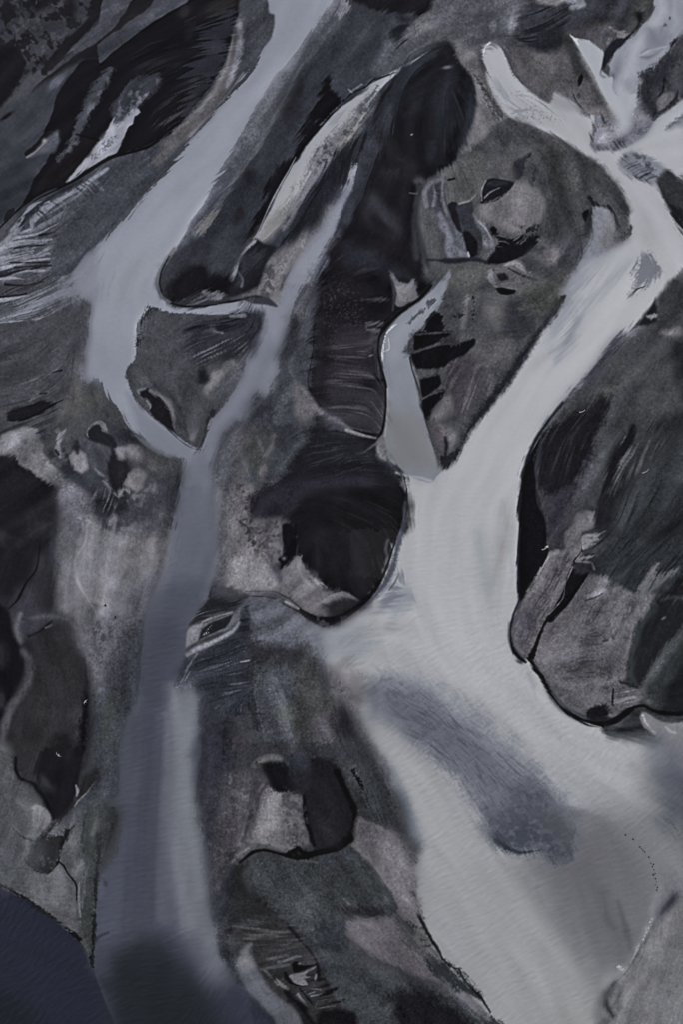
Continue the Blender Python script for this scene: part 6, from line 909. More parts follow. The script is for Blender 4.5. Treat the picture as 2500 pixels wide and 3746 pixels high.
def t22b():
    # the big bar on the right, traced closer
    P('W', "690 80 900 50 1085 100 1090 260 1000 400 860 420 770 300", '474a4b', 34, 8, sp=4, op=.9); G('W', 745, 250, 50, 26, -10, '56514f', .8); G('W', 1110, 140, 40, 70, 0, '26272a', .8)
    L('W', "800 300 710 440 630 600 580 760 545 930", [60, 84, 70, 66, 46], '484b4e', 34, 10, sp=4)
    L('W', "560 640 440 800 370 960 350 1100", [24, 56, 60, 46], '3c3944', 30, 10, sp=4); G('W', 490, 800, 22, 22, 0, '57555a', .7); S('W', "480 680 660 700 600 1000 420 1000", '50525a', .4, .9, fld='Q', soft=30, op=.5)
    P('W', "262 580 330 465 480 425 640 300 660 380 620 490 545 640 470 760 390 850 310 890 255 860 245 700", '222125', 14, 6, fing=4, sp=3); S('W', "300 500 620 360 560 600 360 800", '35353a', .4, .9, fld='L', soft=30, op=.6)
    L('W', "262 560 240 700 216 860 232 940 280 1040", [8, 10, 9, 9, 8], '3b3c45', 7, 4, sp=4); P('W', "150 760 205 690 225 860 240 960 290 1060 290 1180 280 1250 230 1360 160 1500 130 1540 125 1200 135 900", '1a191d', 6, 3)
    S('W', "780 560 1010 520 960 700 720 880 700 780", '595b5d', .3, .8, fld='L', soft=24, op=.8)
    L('W', "825 480 795 570 725 680 675 800 640 885", [12, 26, 28, 24, 8], '202023', 10, 5, fing=3); P('W', "600 1000 588 1112 660 1080 720 1020 760 940 660 910", '252528', 10, 5, fing=3)
    L('W', "1115 450 1045 600 960 720 820 860 690 1000", [26, 36, 40, 40, 26], '2c2d2f', 34, 10, fing=5); L('W', "1190 600 1040 750 910 890 800 1000 750 1090", [70, 80, 70, 50, 16], '43484a', 44, 10, sp=4, fing=3)
    L('W', "1190 1030 990 1130 860 1240 750 1380", [56, 52, 40, 16], '27292b', 34, 10, fing=5); L('W', "1010 1180 890 1280 760 1400 660 1470", [12, 24, 22, 12], '424748', 22, 8, sp=4); S('W', "700 900 1136 800 1136 1200 760 1380 640 1200", '232527', .4, 1.0, fld='L', soft=50, op=.7)
    P('W', "480 1000 592 1005 590 1110 530 1140 505 1240 470 1290 430 1255 402 1190 412 1120", '636264', 7, 4, sp=4, grain=1.8)
    P('W', "500 1155 540 1132 600 1150 625 1180 565 1200 525 1240 497 1222", '727175', 4, 2); G('W', 570, 1165, 11, 7, -20, '141416', 1)
    for q, w in (("520 1240 590 1205 650 1150", 8), ("530 1225 600 1190 620 1210", 5), ("505 1290 570 1280 620 1250", 6), ("560 1160 620 1140 660 1120", 6), ("470 1310 560 1320 590 1360", 6)):
        L('W', q, [w * .5, w, 1], '69686c', 4, 2, fing=1)
    L('W', "500 1160 510 1230 500 1260 462 1305 470 1325", [2, 3, 3, 4, 4], '202024', 2, 1); L('W', "530 1270 600 1260", [5, 9], '2b2b31', 5, 3)
    P('W', "555 1390 660 1480 780 1490 860 1590 760 1800 700 2000 600 2150 420 2120 300 2000 225 1900 240 1800 290 1690 350 1640 430 1580 500 1480", '636164', 12, 5, sp=3, grain=1.9)
    P('W', "450 1358 562 1372 500 1475 430 1575 335 1682 292 1690 255 1785 215 1905 190 1890 232 1775 288 1660 340 1590 400 1470 422 1400", '1b1a1d', 4, 2, sp=1); L('W', "452 1345 410 1450 392 1540 310 1635", [2, 3, 4, 5], '77767a', 3, 2); L('W', "565 1375 492 1490 422 1590 345 1655", [2, 3, 4, 4], '636266', 4, 2); P('W', "470 1330 560 1335 560 1380 480 1380", '302e36', 8, 4)
    P('W', "540 1520 590 1485 660 1485 620 1530 560 1545", '7a787c', 7, 3); L('W', "535 1550 590 1535 640 1510", [2, 5, 3], '38383c', 4, 2)
    L('W', "630 1570 590 1720 545 1860 505 2000", [16, 40, 50, 30], '505053', 44, 10, sp=6, op=.8); S('W', "560 1560 660 1580 640 1800 560 2060 440 2020 500 1800", '3c3d40', .4, .9, fld='S', soft=34, op=.8); L('W', "710 1850 690 1960 670 2060", [16, 22, 12], '4a4a4e', 20, 8, sp=6)
    L('W', "835 1600 765 1700 705 1780 645 1802", [8, 13, 14, 5], '444448', 9, 4, sp=5); L('W', "955 1520 835 1645 765 1745 725 1870 740 2000", [12, 22, 28, 34, 30], '6c6a6d', 20, 6, sp=3)
    L('W', "975 1325 930 1400 870 1480", [14, 16, 7], '6d6c6b', 9, 5, sp=4); L('W', "1110 1350 985 1450 880 1535", [12, 20, 9], '5d6061', 12, 6, sp=5)
    P('W', "880 1690 1000 1590 1190 1470 1190 1700 1060 1810 985 1945 885 2060 830 2045 820 1960 850 1810", '262729', 18, 6, fing=3); L('W', "960 1560 950 1620 870 1720 825 1880 815 2000 850 2070", [8, 14, 14, 12, 10, 6], '3c4243', 12, 5, sp=3); L('W', "1000 1550 1060 1530 1136 1540", [8, 12, 8], '3d4142', 12, 5); L('W', "1010 1665 1025 1655", [6, 3], '606365', 5, 2)
    L('W', "1150 1720 1045 1870 965 1985 890 2095", [16, 30, 30, 12], '535758', 14, 6, sp=6); P('W', "1190 1900 1060 2050 1020 2190 1190 2210", '222528', 20, 6); L('W', "1090 1900 1040 2010 960 2110", [20, 34, 26], '3c4142', 18, 7, sp=5)
    G('W', 880, 2120, 40, 26, 20, '676462', .9); L('W', "740 2050 860 2090", [3, 6], '2b2c2f', 5, 3, sp=3); S('W', "700 2080 880 2090 860 2180 700 2180", '727071', .4, .7, fld='L', soft=12, op=.7); L('W', "705 2110 700 2190", [3, 3], '2c2c30', 3, 2)
    P('W', "545 2240 580 2210 650 2205 665 2270 570 2290", '232225', 7, 5, sp=3)
    # tan flat fading into speckled blue sand
    P('02', "440 740 560 700 700 640 800 560 860 560 800 700 700 820 620 920 580 1060 530 1100 495 960", '646369', 46, 12, sp=6); S('02', "520 800 720 680 820 640 800 900 680 1050 560 1100", '41444c', .2, .9, fld='Q', soft=40, op=.75)
    L('02', "860 500 800 640 790 800", [14, 20, 14], '50535c', 24, 8, sp=5, op=.7)
def t20c():
    # the brown bar with hollows, traced closer
    L('V', "50 250 38 400 62 530 95 650", [10, 14, 14, 10], '3a3c42', 10, 5, sp=3); L('V', "85 320 85 430 125 560 150 690", [22, 34, 38, 26], '4d504f', 14, 6, sp=4)
    P('V', "160 225 230 170 310 105 430 110 400 220 355 310 250 340 190 350 165 300", '565755', 14, 6, sp=3, fing=3); S('V', "180 200 300 130 330 280 200 330", '444542', .2, .9, fld='L', soft=20, op=.7); L('V', "195 222 225 215", [3, 4], '1d1d20', 3, 1)
    P('V', "75 270 110 230 165 215 170 300 190 390 130 380 85 350", '4b4d55', 8, 5, sp=3); L('V', "162 214 105 240 76 290 86 352", [3, 6, 7, 6], '6b6d74', 7, 4, sp=3); L('V', "170 195 164 300 188 400", [3, 4, 4], '64666b', 4, 2); L('V', "120 250 130 300 120 350", [3, 5, 3], '6d6f77', 5, 3)
    P('V', "190 400 280 480 300 600 220 615 190 540", '4e5057', 14, 6, sp=5); L('V', "155 395 182 465 202 520 194 580 218 612", [8, 13, 10, 7, 4], '6e7079', 8, 5, sp=4); L('V', "210 560 250 590 300 605", [8, 10, 6], '66686f', 8, 4, sp=4)
    P('V', "200 346 236 340 250 420 272 482 240 472 214 400", '232328', 5, 3); P('V', "240 350 312 328 322 400 356 480 362 560 340 602 300 560 270 500 254 420", '3c3e45', 6, 3); P('V', "275 490 302 490 332 532 336 590 310 612 288 570", '1c1c20', 6, 3); L('V', "294 588 300 606", [4, 4], '85878d', 3, 1)
    L('V', "325 395 348 440 382 475 405 525 420 570 380 612", [7, 9, 11, 20, 16, 8], '606268', 6, 4, sp=4); L('V', "348 430 386 470 414 520", [2, 4, 3], '85878c', 3, 2); L('V', "250 342 300 326 330 300", [3, 6, 4], '7a7978', 4, 2)
    L('V', "90 625 220 630 330 622 400 640", [3, 7, 6, 4], '2f3138', 6, 3)
    P('V', "345 350 400 332 480 300 545 235 600 266 652 250 688 320 680 400 645 440 610 472 560 492 480 472 400 432 355 400", '716d6c', 9, 5, sp=4, fing=3, grain=1.4); P('V', "540 250 640 262 682 330 610 410 520 340", '7a7674', 20, 6, sp=3); P('V', "350 370 460 340 500 430 420 430", '676462', 16, 6, op=.7)
    P('V', "358 336 384 226 440 214 522 232 506 262 462 296 402 326", '242429', 4, 3); L('V', "378 312 408 282 455 258", [3, 5, 2], '6d6e74', 3, 2); P('V', "385 240 440 220 500 235 440 255", '33353b', 6, 3); L('V', "364 325 363 270 386 224", [3, 3, 3], '74757a', 3, 1)  # grey ribbon inside the dark hollow is a painted highlight
    P('V', "514 192 520 150 556 106 612 84 592 122 576 170 546 216", '34363d', 5, 3, sp=2); L('V', "600 106 614 86", [3, 5], '222328', 3, 1); L('V', "640 120 632 190 620 240", [6, 9, 6], '393a41', 9, 4, sp=4); L('V', "560 100 620 60 700 40", [16, 20, 16], '5d5d5f', 16, 6, sp=4, op=.8); L('V', "420 150 480 140 520 200", [26, 30, 16], '5c5b5c', 16, 6, sp=4, op=.8)
    P('V', "690 50 760 100 785 250 835 400 850 520 765 500 722 380 700 200", '363738', 44, 8, sp=3); G('V', 840, 215, 22, 54, -10, '6a6766', .85); G('V', 640, 180, 26, 40, 0, '45474c', .6)
    P('V', "408 466 430 458 442 488 500 508 560 546 640 498 652 530 592 592 500 638 398 636 432 580 440 520", '1d1d20', 6, 4, fing=2); L('V', "436 500 470 505 496 518", [2, 4, 1], '5d5e62', 3, 1); L('V', "442 530 480 532 505 545", [2, 4, 1], '55565a', 3, 1); L('V', "440 556 470 558", [3, 2], '4a4b4f', 3, 1); G('V', 420, 470, 10, 9, 0, '131316', 1)
    S('V', "560 455 650 440 660 520 580 500", '27282c', .1, .8, fld='Q', soft=14); P('V', "640 560 700 530 830 500 850 640 760 700 640 660 590 600", '4a4c51', 16, 6, sp=4, fing=3)
    P('V', "680 582 722 556 762 582 750 640 700 642", '7e7976', 7, 4, sp=3); L('V', "640 600 680 630 720 650", [12, 16, 12], '66625f', 12, 5, sp=5, fing=4); L('V', "650 520 700 556 740 550", [6, 9, 6], '6c6967', 6, 4, sp=4)
    P('V', "750 645 758 592 800 570 842 610 852 650 812 664 770 658", '43454a', 6, 4, sp=3); G('V', 775, 632, 17, 13, 20, '151518', 1); L('V', "762 600 800 580 834 622 800 655", [3, 4, 3, 2], '707075', 3, 2); L('V', "835 480 862 530 870 600 832 672", [4, 6, 6, 3], '2a2b31', 5, 3); L('V', "842 512 866 500 896 492", [2, 3, 3], '1e1e22', 3, 1); L('V', "760 690 790 720 800 700", [5, 10, 6], '75736f', 5, 3)
    P('V', "452 655 540 618 580 650 602 690 692 722 680 746 602 770 530 772 480 742 425 705 430 682", '5e5c5c', 6, 4, sp=2); L('V', "480 652 528 638 560 660 585 684", [3, 11, 11, 5], '827d7a', 4, 3)
    for i in range(6):
        L('V', f"{500 + i * 24} {668 + i * 9} {545 + i * 22} {690 + i * 8} {585 + i * 20} {712 + i * 6}", [1, 3, 1], '2e2f34', 3, 2, fing=1)
    L('V', "416 690 410 730 442 762", [5, 9, 4], '737378', 4, 3); P('V', "440 700 480 690 500 720 460 730", '2b2c31', 6, 3); L('V', "600 745 660 740 690 715", [3, 5, 3], '77746f', 4, 2); P('V', "436 765 480 768 534 775 528 792 490 802 452 790", '121215', 3, 1)
    P('V', "620 780 760 720 780 800 700 860 640 850", '47493f', 30, 8, sp=3, op=.8); P('V', "380 850 440 830 480 900 440 960 390 930", '65625f', 22, 8, sp=5); L('V', "292 795 288 880 268 960", [8, 11, 11], '6a6765', 7, 5, sp=6); L('V', "320 810 326 860 318 920", [3, 4, 3], '2e2f34', 4, 3, sp=5); L('V', "230 910 270 900", [8, 6], '2a2b30', 6, 4, sp=4); L('V', "560 870 630 845", [8, 3], '6d6a68', 6, 3)
    L('V', "735 800 790 780 812 725", [1, 8, 6], '8a8d96', 3, 2); P('V', "755 802 792 795 775 826", '2a2b31', 4, 2)
    # faint marks across the pale pool
    for q in ("480 505 600 540 720 560", "470 560 600 530 700 520", "560 660 720 610 850 570", "600 640 700 630 800 650", "520 500 560 600 640 660"):
        L('20', q, [1, 2, 1], '84878d', 3, 3, sp=3, op=.6)
def t12b():
    # fan of pale silt and the round black bar
    L('U', "300 60 285 170 280 280", [20, 26, 20], '5b5a60', 34, 10, sp=5, op=.7); L('U', "245 200 240 320 245 440 235 540", [10, 14, 14, 8], '575a63', 20, 6, sp=4, op=.7)
    P('U', "560 10 620 60 760 130 800 200 600 230 480 220 420 240 470 150 520 70", '25242a', 26, 10, fing=4, sp=3, op=.8); S('U', "520 60 700 90 780 180 560 190", '3a3d47', .2, 1.0, fld='S', soft=34, op=.6); S('U', "560 80 720 110 760 180 600 170", '3d424d', .3, .9, fld='B', soft=24, op=.6)
    P('U', "340 265 400 235 450 225 470 270 440 320 400 335 350 322", '2a2830', 18, 6, sp=4); L('U', "365 312 430 255 520 222 640 212 740 200", [14, 26, 26, 18, 8], '34323c', 24, 8, sp=4, op=.85)
    P('U', "345 335 430 330 445 400 430 470 400 480 370 430 350 380", '5b595d', 14, 6, sp=5); S('U', "350 340 440 340 440 480 370 470", '3e3d41', .2, .9, fld='Q', soft=16, op=.6); S('U', "290 200 340 260 370 420 340 440 300 330", '3c3b3f', .5, .8, fld='Q', soft=20, op=.7)
    P('U', "442 350 468 352 482 400 484 455 462 488 440 482 424 464 450 440 440 400", '19181c', 6, 3); G('U', 445, 462, 8, 7, 0, '66656a', .9)
    P('U', "436 500 485 455 510 490 545 535 600 568 660 582 640 612 590 650 545 640 490 590 445 560", '646265', 8, 4, fing=2, sp=3); P('U', "490 470 520 520 560 560 530 570 490 520", '777475', 8, 4, sp=3); L('U', "540 535 570 545 590 560", [4, 5, 2], '7a7878', 4, 2); L('U', "590 590 640 578 690 600", [4, 7, 2], '707074', 5, 3); P('U', "570 610 640 598 700 605 660 640 600 650", '2a292c', 9, 4)
    P('U', "262 520 330 470 400 500 440 560 380 566 300 562", '7a7776', 16, 6, sp=2)
    L('U', "500 632 545 662 600 668 655 648 710 608 750 565 785 500 805 430", [5, 10, 12, 10, 6, 4, 3, 2], '151518', 4, 2); S('U', "530 650 660 650 640 690 560 690", '505156', .4, .8, fld='Q', soft=8, op=.7)
    S('U', "500 250 820 180 840 400 740 520 560 480", '28272b', .2, 1.2, fld='X', soft=50, op=.7); L('U', "640 350 690 440 720 560", [10, 26, 10], '28272b', 30, 6, op=.7); S('U', "730 470 800 440 790 520 740 570", '302f32', .1, 1, fld='L', soft=16, op=.6)
def t13b():
    P('T', "410 430 430 350 475 328 525 372 556 440 584 505 578 580 520 622 446 636 428 560 408 490", '242327', 14, 5); L('T', "520 370 552 430 578 490 585 540 566 592 510 626 440 640", [8, 9, 10, 11, 10, 9, 8], '161618', 8, 3); L('T', "412 450 422 530 446 615", [5, 7, 8], '17171a', 5, 3); G('T', 490, 550, 50, 70, 0, '2e2d31', .7); G('T', 395, 345, 30, 26, 0, '343741', .7); P('T', "270 355 330 350 375 385 380 430 330 430 290 400", '1c1b1f', 12, 5, sp=3); P('T', "370 380 420 370 420 440 380 440", '2a2a30', 14, 5)
    S('T', "335 440 405 450 430 620 350 630", '4a494e', .2, .8, fld='Q', soft=14, op=.8); L('T', "290 440 270 520 240 600", [10, 16, 12], '7d7a78', 18, 5, op=.6)
    P('T', "690 570 740 600 765 680 785 760 790 830 745 850 715 800 680 740 660 690", '757274', 14, 6, sp=5, fing=3); P('T', "590 520 640 545 690 570 660 650 610 620 585 570", '69666a', 10, 5, sp=4); S('T', "730 560 780 600 790 830 750 700", '3b3d40', .5, .8, fld='Q', soft=12, op=.7)
    P('T', "490 60 600 60 620 140 560 150 500 120", '6f6d70', 24, 8, sp=6, op=.8); S('T', "490 80 620 90 600 150 500 130", '39383b', .5, .7, fld='Q', soft=18, op=.8); L('T', "555 160 590 230 640 290 700 380", [6, 8, 9, 10], '5d5d62', 7, 4, sp=6); P('T', "510 170 550 160 580 220 570 270 530 240", '2b2a30', 14, 6, sp=4, op=.8); L('T', "570 370 595 400 612 430", [3, 6, 3], '17171a', 5, 3, sp=3)
    S('T', "600 30 720 60 896 250 896 340 740 220 620 140", '50535e', .3, .9, fld='Q', soft=40, op=.55)
def t00b():
    L('M', "455 285 405 370 372 430 325 520 285 600 240 660", [9, 16, 19, 17, 13, 5], '484b52', 9, 5, sp=5); S('M', "440 300 470 290 400 430 340 560 270 640 300 540", '60636a', .4, .7, fld='Q', soft=12, op=.7)
    P('M', "645 330 610 370 560 420 480 500 465 470 480 410 520 370 580 330", '3f424a', 12, 6, sp=5); S('M', "640 330 560 430 470 490 500 390", '686b73', .2, .8, fld='Q', soft=14, op=.8)
    L('M', "385 640 430 600 470 560", [8, 14, 6], '66676b', 6, 5, sp=5); L('M', "310 550 345 560 400 575", [4, 6, 8], '17161a', 4, 3)
    P('M', "440 695 370 770 310 840 240 915 205 960 130 968 60 970 120 905 180 862 260 810", '4f525a', 10, 5, fing=4); S('M', "430 700 230 920 100 960 240 820", '6b6e77', .3, .8, fld='L', soft=14, op=.7)
    L('M', "442 690 345 755 240 818 180 865 132 905 124 935 60 958", [4, 6, 7, 8, 9, 6, 4], '7e818b', 4, 2, fing=1); L('M', "200 825 125 848 82 925 30 990 -30 1040", [6, 8, 9, 11, 20], '7b7e88', 4, 2, fing=1)
    L('M', "335 738 232 790 172 832 115 880 80 930", [4, 8, 8, 8, 3], '30333a', 6, 3, fing=2)
    for q, w, c in (("-20 1100 60 1082 130 1062 200 1056", 6, '8b8e98'), ("-20 1125 80 1106 180 1105", 6, '8b8e98'), ("20 1000 100 984 212 978", 4, '83868f'), ("60 972 150 955 238 912", 4, '83868f'), ("-20 1060 60 1050 140 1040", 7, '7b7e88'), ("-20 1140 60 1135 100 1140", 5, '83868f'), ("60 1015 160 1000 200 1000", 3, '2c2f37'), ("40 1072 120 1072 200 1070", 3, '2b2e36'), ("60 1092 140 1086 210 1084", 3, '2b2e36'), ("160 960 210 950 240 930", 4, '2f323a'), ("20 1160 100 1165 180 1150", 4, '2b2e36')):
        L('M', q, [w, w * .8, w * .4, .5] if q.count(' ') > 5 else [w, w * .7, .6], c, 3, 2)
def t03b():
    L('N', "605 -20 595 180 592 380 630 590 672 760 705 900", [36, 44, 46, 50, 46, 30], '62666d', 66, 8, op=.75); L('N', "625 -20 615 160 610 320 640 500 665 640", [16, 26, 28, 22, 14], '767a80', 34, 6, op=.8)
    for x in (420, 455, 475, 510):
        L('N', f"{x + 20} 60 {x} 400 {x - 15} 760", [3, 5, 3], '3c3f4b', 14, 6, op=.45)
    P('N', "650 120 715 95 765 240 745 420 705 560 690 660 684 480 640 360 630 240", '3b3d48', 24, 8, sp=5, op=.85); S('N', "640 120 760 80 760 300 660 420", '2a2c35', .1, .9, fld='Q', soft=26, op=.8); P('N', "740 245 850 235 880 300 820 460 760 540 700 640 700 520", '464449', 16, 6, sp=4, op=.7); S('N', "700 260 860 260 800 500 690 640", '5c5a5d', .3, .9, fld='Q', soft=20, op=.6)
    P('N', "0 240 60 300 130 420 140 520 60 600 0 600", '4d5053', 24, 6, sp=3, op=.7)
    P('N', "390 330 340 340 330 420 350 480 330 570 370 520 400 430", '343637', 10, 5, sp=5, op=.8); L('N', "325 440 320 520 312 640 308 760 302 860", [8, 5, 4, 4, 4], '26282a', 5, 3, sp=3)
def t11b():
    # grey highlights painted on the long black bar to suggest folds and sheen
    S('11', "740 520 1010 480 1030 700 1030 1040 880 1050 700 900 730 700", '4a4850', .2, 1.2, soft=50, fld='L', op=.75); L('11', "760 560 860 540 990 560", [10, 26, 16], '3a383e', 20, 6, fing=5, op=.8); L('11', "740 880 860 860 1000 900", [12, 30, 20], '3d3b42', 24, 6, fing=5, op=.8); L('11', "700 960 820 990 1000 1010", [8, 20, 20], '3c3b43', 18, 6, fing=5, op=.8)
    L('11', "820 10 900 60 960 60", [20, 34, 20], '363943', 30, 8, fing=5, op=.8); S('11', "700 100 960 60 960 300 760 320", '34353b', .3, 1.1, soft=40, fld='B', op=.6); L('11', "650 420 660 600 640 780", [10, 18, 12], '2d2d32', 24, 6, op=.8)
    L('10', "960 1140 1060 1240 1120 1330", [20, 30, 16], '3c3d44', 34, 8, fing=4, op=.8); L('10', "1010 620 1020 780 1100 900 1200 960", [12, 22, 20, 8], '2e2e34', 28, 8, fing=4, op=.8); L('10', "900 1180 960 1300 1080 1360", [12, 20, 12], '2f2f35', 28, 8, fing=4, op=.7); L('10', "820 1500 940 1480 1080 1560 1180 1600", [20, 34, 30, 20], '363942', 30, 8, fing=4, op=.75); G('10', 1230, 1040, 26, 30, 0, '545459', .7)
    S('10', "1080 660 1200 640 1220 1000 1000 1100 960 900", '303035', .3, 1.1, soft=50, fld='X', op=.7)
ZONES = [(330, 1350, 60, 240, 10), (270, 1760, 46, 260, 8), (495, 1250, 34, 160, 0), (455, 1760, 50, 260, 0), (470, 2060, 50, 150, -8), (700, 1470, 150, 60, 25), (640, 1440, 110, 50, 30), (820, 1430, 90, 40, -20), (850, 1640, 70, 150, -30), (930, 1880, 46, 190, -14), (1260, 640, 150, 50, -55), (1330, 830, 190, 36, -48), (190, 680, 90, 60, -30), (1520, 1770, 110, 110, 0), (200, 820, 30, 90, 0), (590, 880, 50, 120, 20), (520, 1000, 40, 120, 10), (1400, 560, 60, 60, 0), (460, 2250, 80, 60, 0), (150, 1300, 30, 160, 0), (1450, 280, 60, 60, 0), (720, 520, 40, 140, 30), (640, 800, 40, 100, 10), (330, 1050, 40, 40, 0)]
def paint_all():
    base_layers(); soften_ground(16); channels(); soften_margins(); t01(); t00(); t00b(); t10(); t11(); t11b(); t20(); t20b(); t21(); t20c(); t02(); t01b(); t12(); t12b(); t13(); t13b(); t03(); t03b(); t22(); t22b(); soften_zones(ZONES); soften_zones([(318, 1380, 50, 230, 10), (268, 1740, 40, 240, 8), (498, 1180, 26, 110, 0), (445, 1085, 60, 26, 0), (680, 1450, 100, 30, 25)], 30)
PLACES = {   # ground patches: object name, what it is, under water or not
 'ground': ('sand_flat', 'mottled dark sand flat between the channels', 0),
 'left_sand_flat': ('sand_flat', 'blue-grey striped sand flats along the left edge', 0),
 'left_black_bar': ('black_sandbar', 'smooth black sandbars at the lower left edge', 0),
 'lower_sand_bar': ('sandbar', 'combed grey sandbar right of the lower channel', 0),
 'right_sand_bar': ('sandbar', 'grey-green sandbar along the right edge', 0),
 'upper_sand_bar': ('sandbar', 'grey sandbar at the top right', 0),
 'middle_sand_bar': ('sandbar', 'blue-grey sandbar between the two river systems', 0),
 'left_river_channel': ('river_channel', 'broad pale blue-grey channel coming down from the top', 1),
 'middle_river_channel': ('river_channel', 'grey channel joining the pale one above the tan flat', 1),
 'lower_left_river_channel': ('river_channel', 'slate-blue channel running down to the dark sea', 1),
 'sea': ('sea', 'dark navy rippled water in the bottom left corner', 1),
 'right_river_channel': ('river_channel', 'wide milky white river on the right', 1),
 'mid_channel_shoal': ('shoal', 'diamond-shaped grey shoal in the white river', 1),
 'underwater_shoal': ('shoal', 'mottled blue shoal showing through the white river', 1),
 'silt_flat': ('silt_flat', 'grey silt flat right of the white river', 1),
 'corner_sand_flat': ('sand_flat', 'pale grey flat in the bottom right corner', 0),
 'triangle_bar': ('sandbar', 'triangular grey sandbar between two channels', 0),
 'black_basin': ('black_sandbar', 'glossy black sand basin at the top left', 0),
 'left_sand_bar': ('sandbar', 'grey bar bordering the pale channel at upper left', 0),
 'side_channel': ('river_channel', 'narrow white lens-shaped channel near the top centre', 1),
 'black_leaf_bar': ('black_sandbar', 'long leaf-shaped black sandbar at top centre', 0),
 'side_channel_mouth': ('black_sandbar', 'dark hummock at the foot of the white lens', 0),
 'middle_black_bar': ('black_sandbar', 'black domed sandbar left of the white river', 0),
 'narrow_river_channel': ('river_channel', 'narrow grey channel hugging the black bar', 1),
 'tan_island': ('sandbar', 'tan wedge-shaped island at the top right', 0),
 'right_edge_bar': ('sandbar', 'dark rounded bar at the upper right edge', 0),
 'right_edge_island': ('sandbar', 'small dark island at the right edge below the wedge channel', 0),
 'face_bar': ('sandbar', 'large brown and grey bar with dark hollows left of the white river', 0),
 'dark_dome': ('black_sandbar', 'round black mound at lower centre', 0),
 'tan_beach': ('sand_flat', 'tan sand beaches near the bottom', 0),
 'olive_plain': ('sandbar', 'olive-grey plain at bottom centre', 0),
 'striped_bluff': ('sandbar', 'striped dark bluff at bottom centre', 0),
 'left_mound': ('black_sandbar', 'dark crumbly mound at lower left', 0),
 'green_spit': ('sandbar', 'narrow grey-green spit pointing into the sea', 0),
 'tan_runnel': ('sand_flat', 'rippled tan strip beside the black shore', 0),
 'grey_terrace': ('sand_flat', 'rippled grey terrace above the black bank line', 0),
 'right_side_creek': ('river_channel', 'small pale creek at the right edge', 1),
}

# ======================= the ground as geometry ==============================
paint_all()
def mirror(g, a0, a1):
    L_ = a1 - a0; q = np.mod(g - a0, 2 * L_); return a0 + np.where(q > L_, 2 * L_ - q, q)
def source(X, Y):
    """beyond the traced part the pattern turns back, drifting sideways with distance"""
    ox = np.maximum(np.maximum(-6 - X, X - 2506), 0); oy = np.maximum(np.maximum(-6 - Y, Y - 3752), 0)
    wob = 130 * (np.sin(X / 310 + 1) + np.sin(Y / 270) + np.sin((X + Y) / 190 + 2)); far = np.minimum((ox + oy) / 500, 1)
    qx = mirror(X + oy * .9 + wob * far, -6, 2506); qy = mirror(Y + ox * .9 - wob * far, -6, 3752)
    return ((qy - Y0) / STEP).round().astype(int), ((qx - X0) / STEP).round().astype(int), ox + oy
fi, fj, _ = source(*np.meshgrid(xs.astype(np.float64), ys.astype(np.float64)))
A = A[fi, fj]; WATER = WATER[fi, fj]; GR = GR[fi, fj]; REG = REG[fi, fj]
finish()
def world(px, py, z=0.):
    """where the ray through a photo point meets height z"""
    t = math.tan(FOVV / 2)
    u = (np.asarray(px, np.float64) - 1250) / 1873 * t; v = (1873 - np.asarray(py, np.float64)) / 1873 * t
    ct, st = math.cos(TILT), math.sin(TILT)
    dx = u; dy = v * ct + st; dz = v * st - ct
    k = (z - DIST * ct) / dz
    return dx * k, -DIST * st + dy * k
def lin(a): return np.where(a <= .04045, a / 12.92, ((a + .055) / 1.055) ** 2.4)
ALB = 1.25
WATER = np.clip(WATER, 0, 1)
land = 1 - WATER
bank = blur(land, 14)
HGT = bank * (.05 + .03 * blur(NX, 30) + .006 * blur(LL, 3) + .004 * LS) + blur(land, 60) * (.2 + .10 * blur(LW, 8) + .14 * blur(NX, 24))
HGT = np.maximum(HGT, 0) * np.clip(bank * 1.6, 0, 1)
lum = A.mean(-1)
PX, PY = np.meshgrid(xs, ys)
rim = np.minimum(np.minimum(PX - xs[0], xs[-1] - PX), np.minimum(PY - ys[0], ys[-1] - PY)); HGT = HGT * np.clip(rim / 40, 0, 1)
RIPPLE = .013
RIP = WATER * np.clip(.18 + (PY - 1500) / 1100, .15, 1) * np.clip(.75 + .35 * lum, 0, 1.2)

HGT = HGT + RIP * RIPPLE * NR
def attr_mesh(name, co, quads, col, mat, rip=None):
    me = bpy.data.meshes.new(name)
    me.vertices.add(len(co)); me.vertices.foreach_set('co', np.ascontiguousarray(co, np.float32).ravel())
    n = len(quads); me.loops.add(4 * n); me.polygons.add(n)
    me.loops.foreach_set('vertex_index', np.ascontiguousarray(quads, np.int32).ravel())
    me.polygons.foreach_set('loop_start', np.arange(0, 4 * n, 4, dtype=np.int32))
    me.update(calc_edges=True)
    ca = me.attributes.new('silt', 'FLOAT_COLOR', 'POINT'); ca.data.foreach_set('color', np.ascontiguousarray(col, np.float32).ravel())
    if rip is not None:
        ra = me.attributes.new('ripple', 'FLOAT', 'POINT'); ra.data.foreach_set('value', np.ascontiguousarray(rip, np.float32).ravel())
    me.polygons.foreach_set('use_smooth', np.ones(n, bool))
    me.materials.append(mat)
    o = bpy.data.objects.new(name, me); C.collection.objects.link(o)
    return o

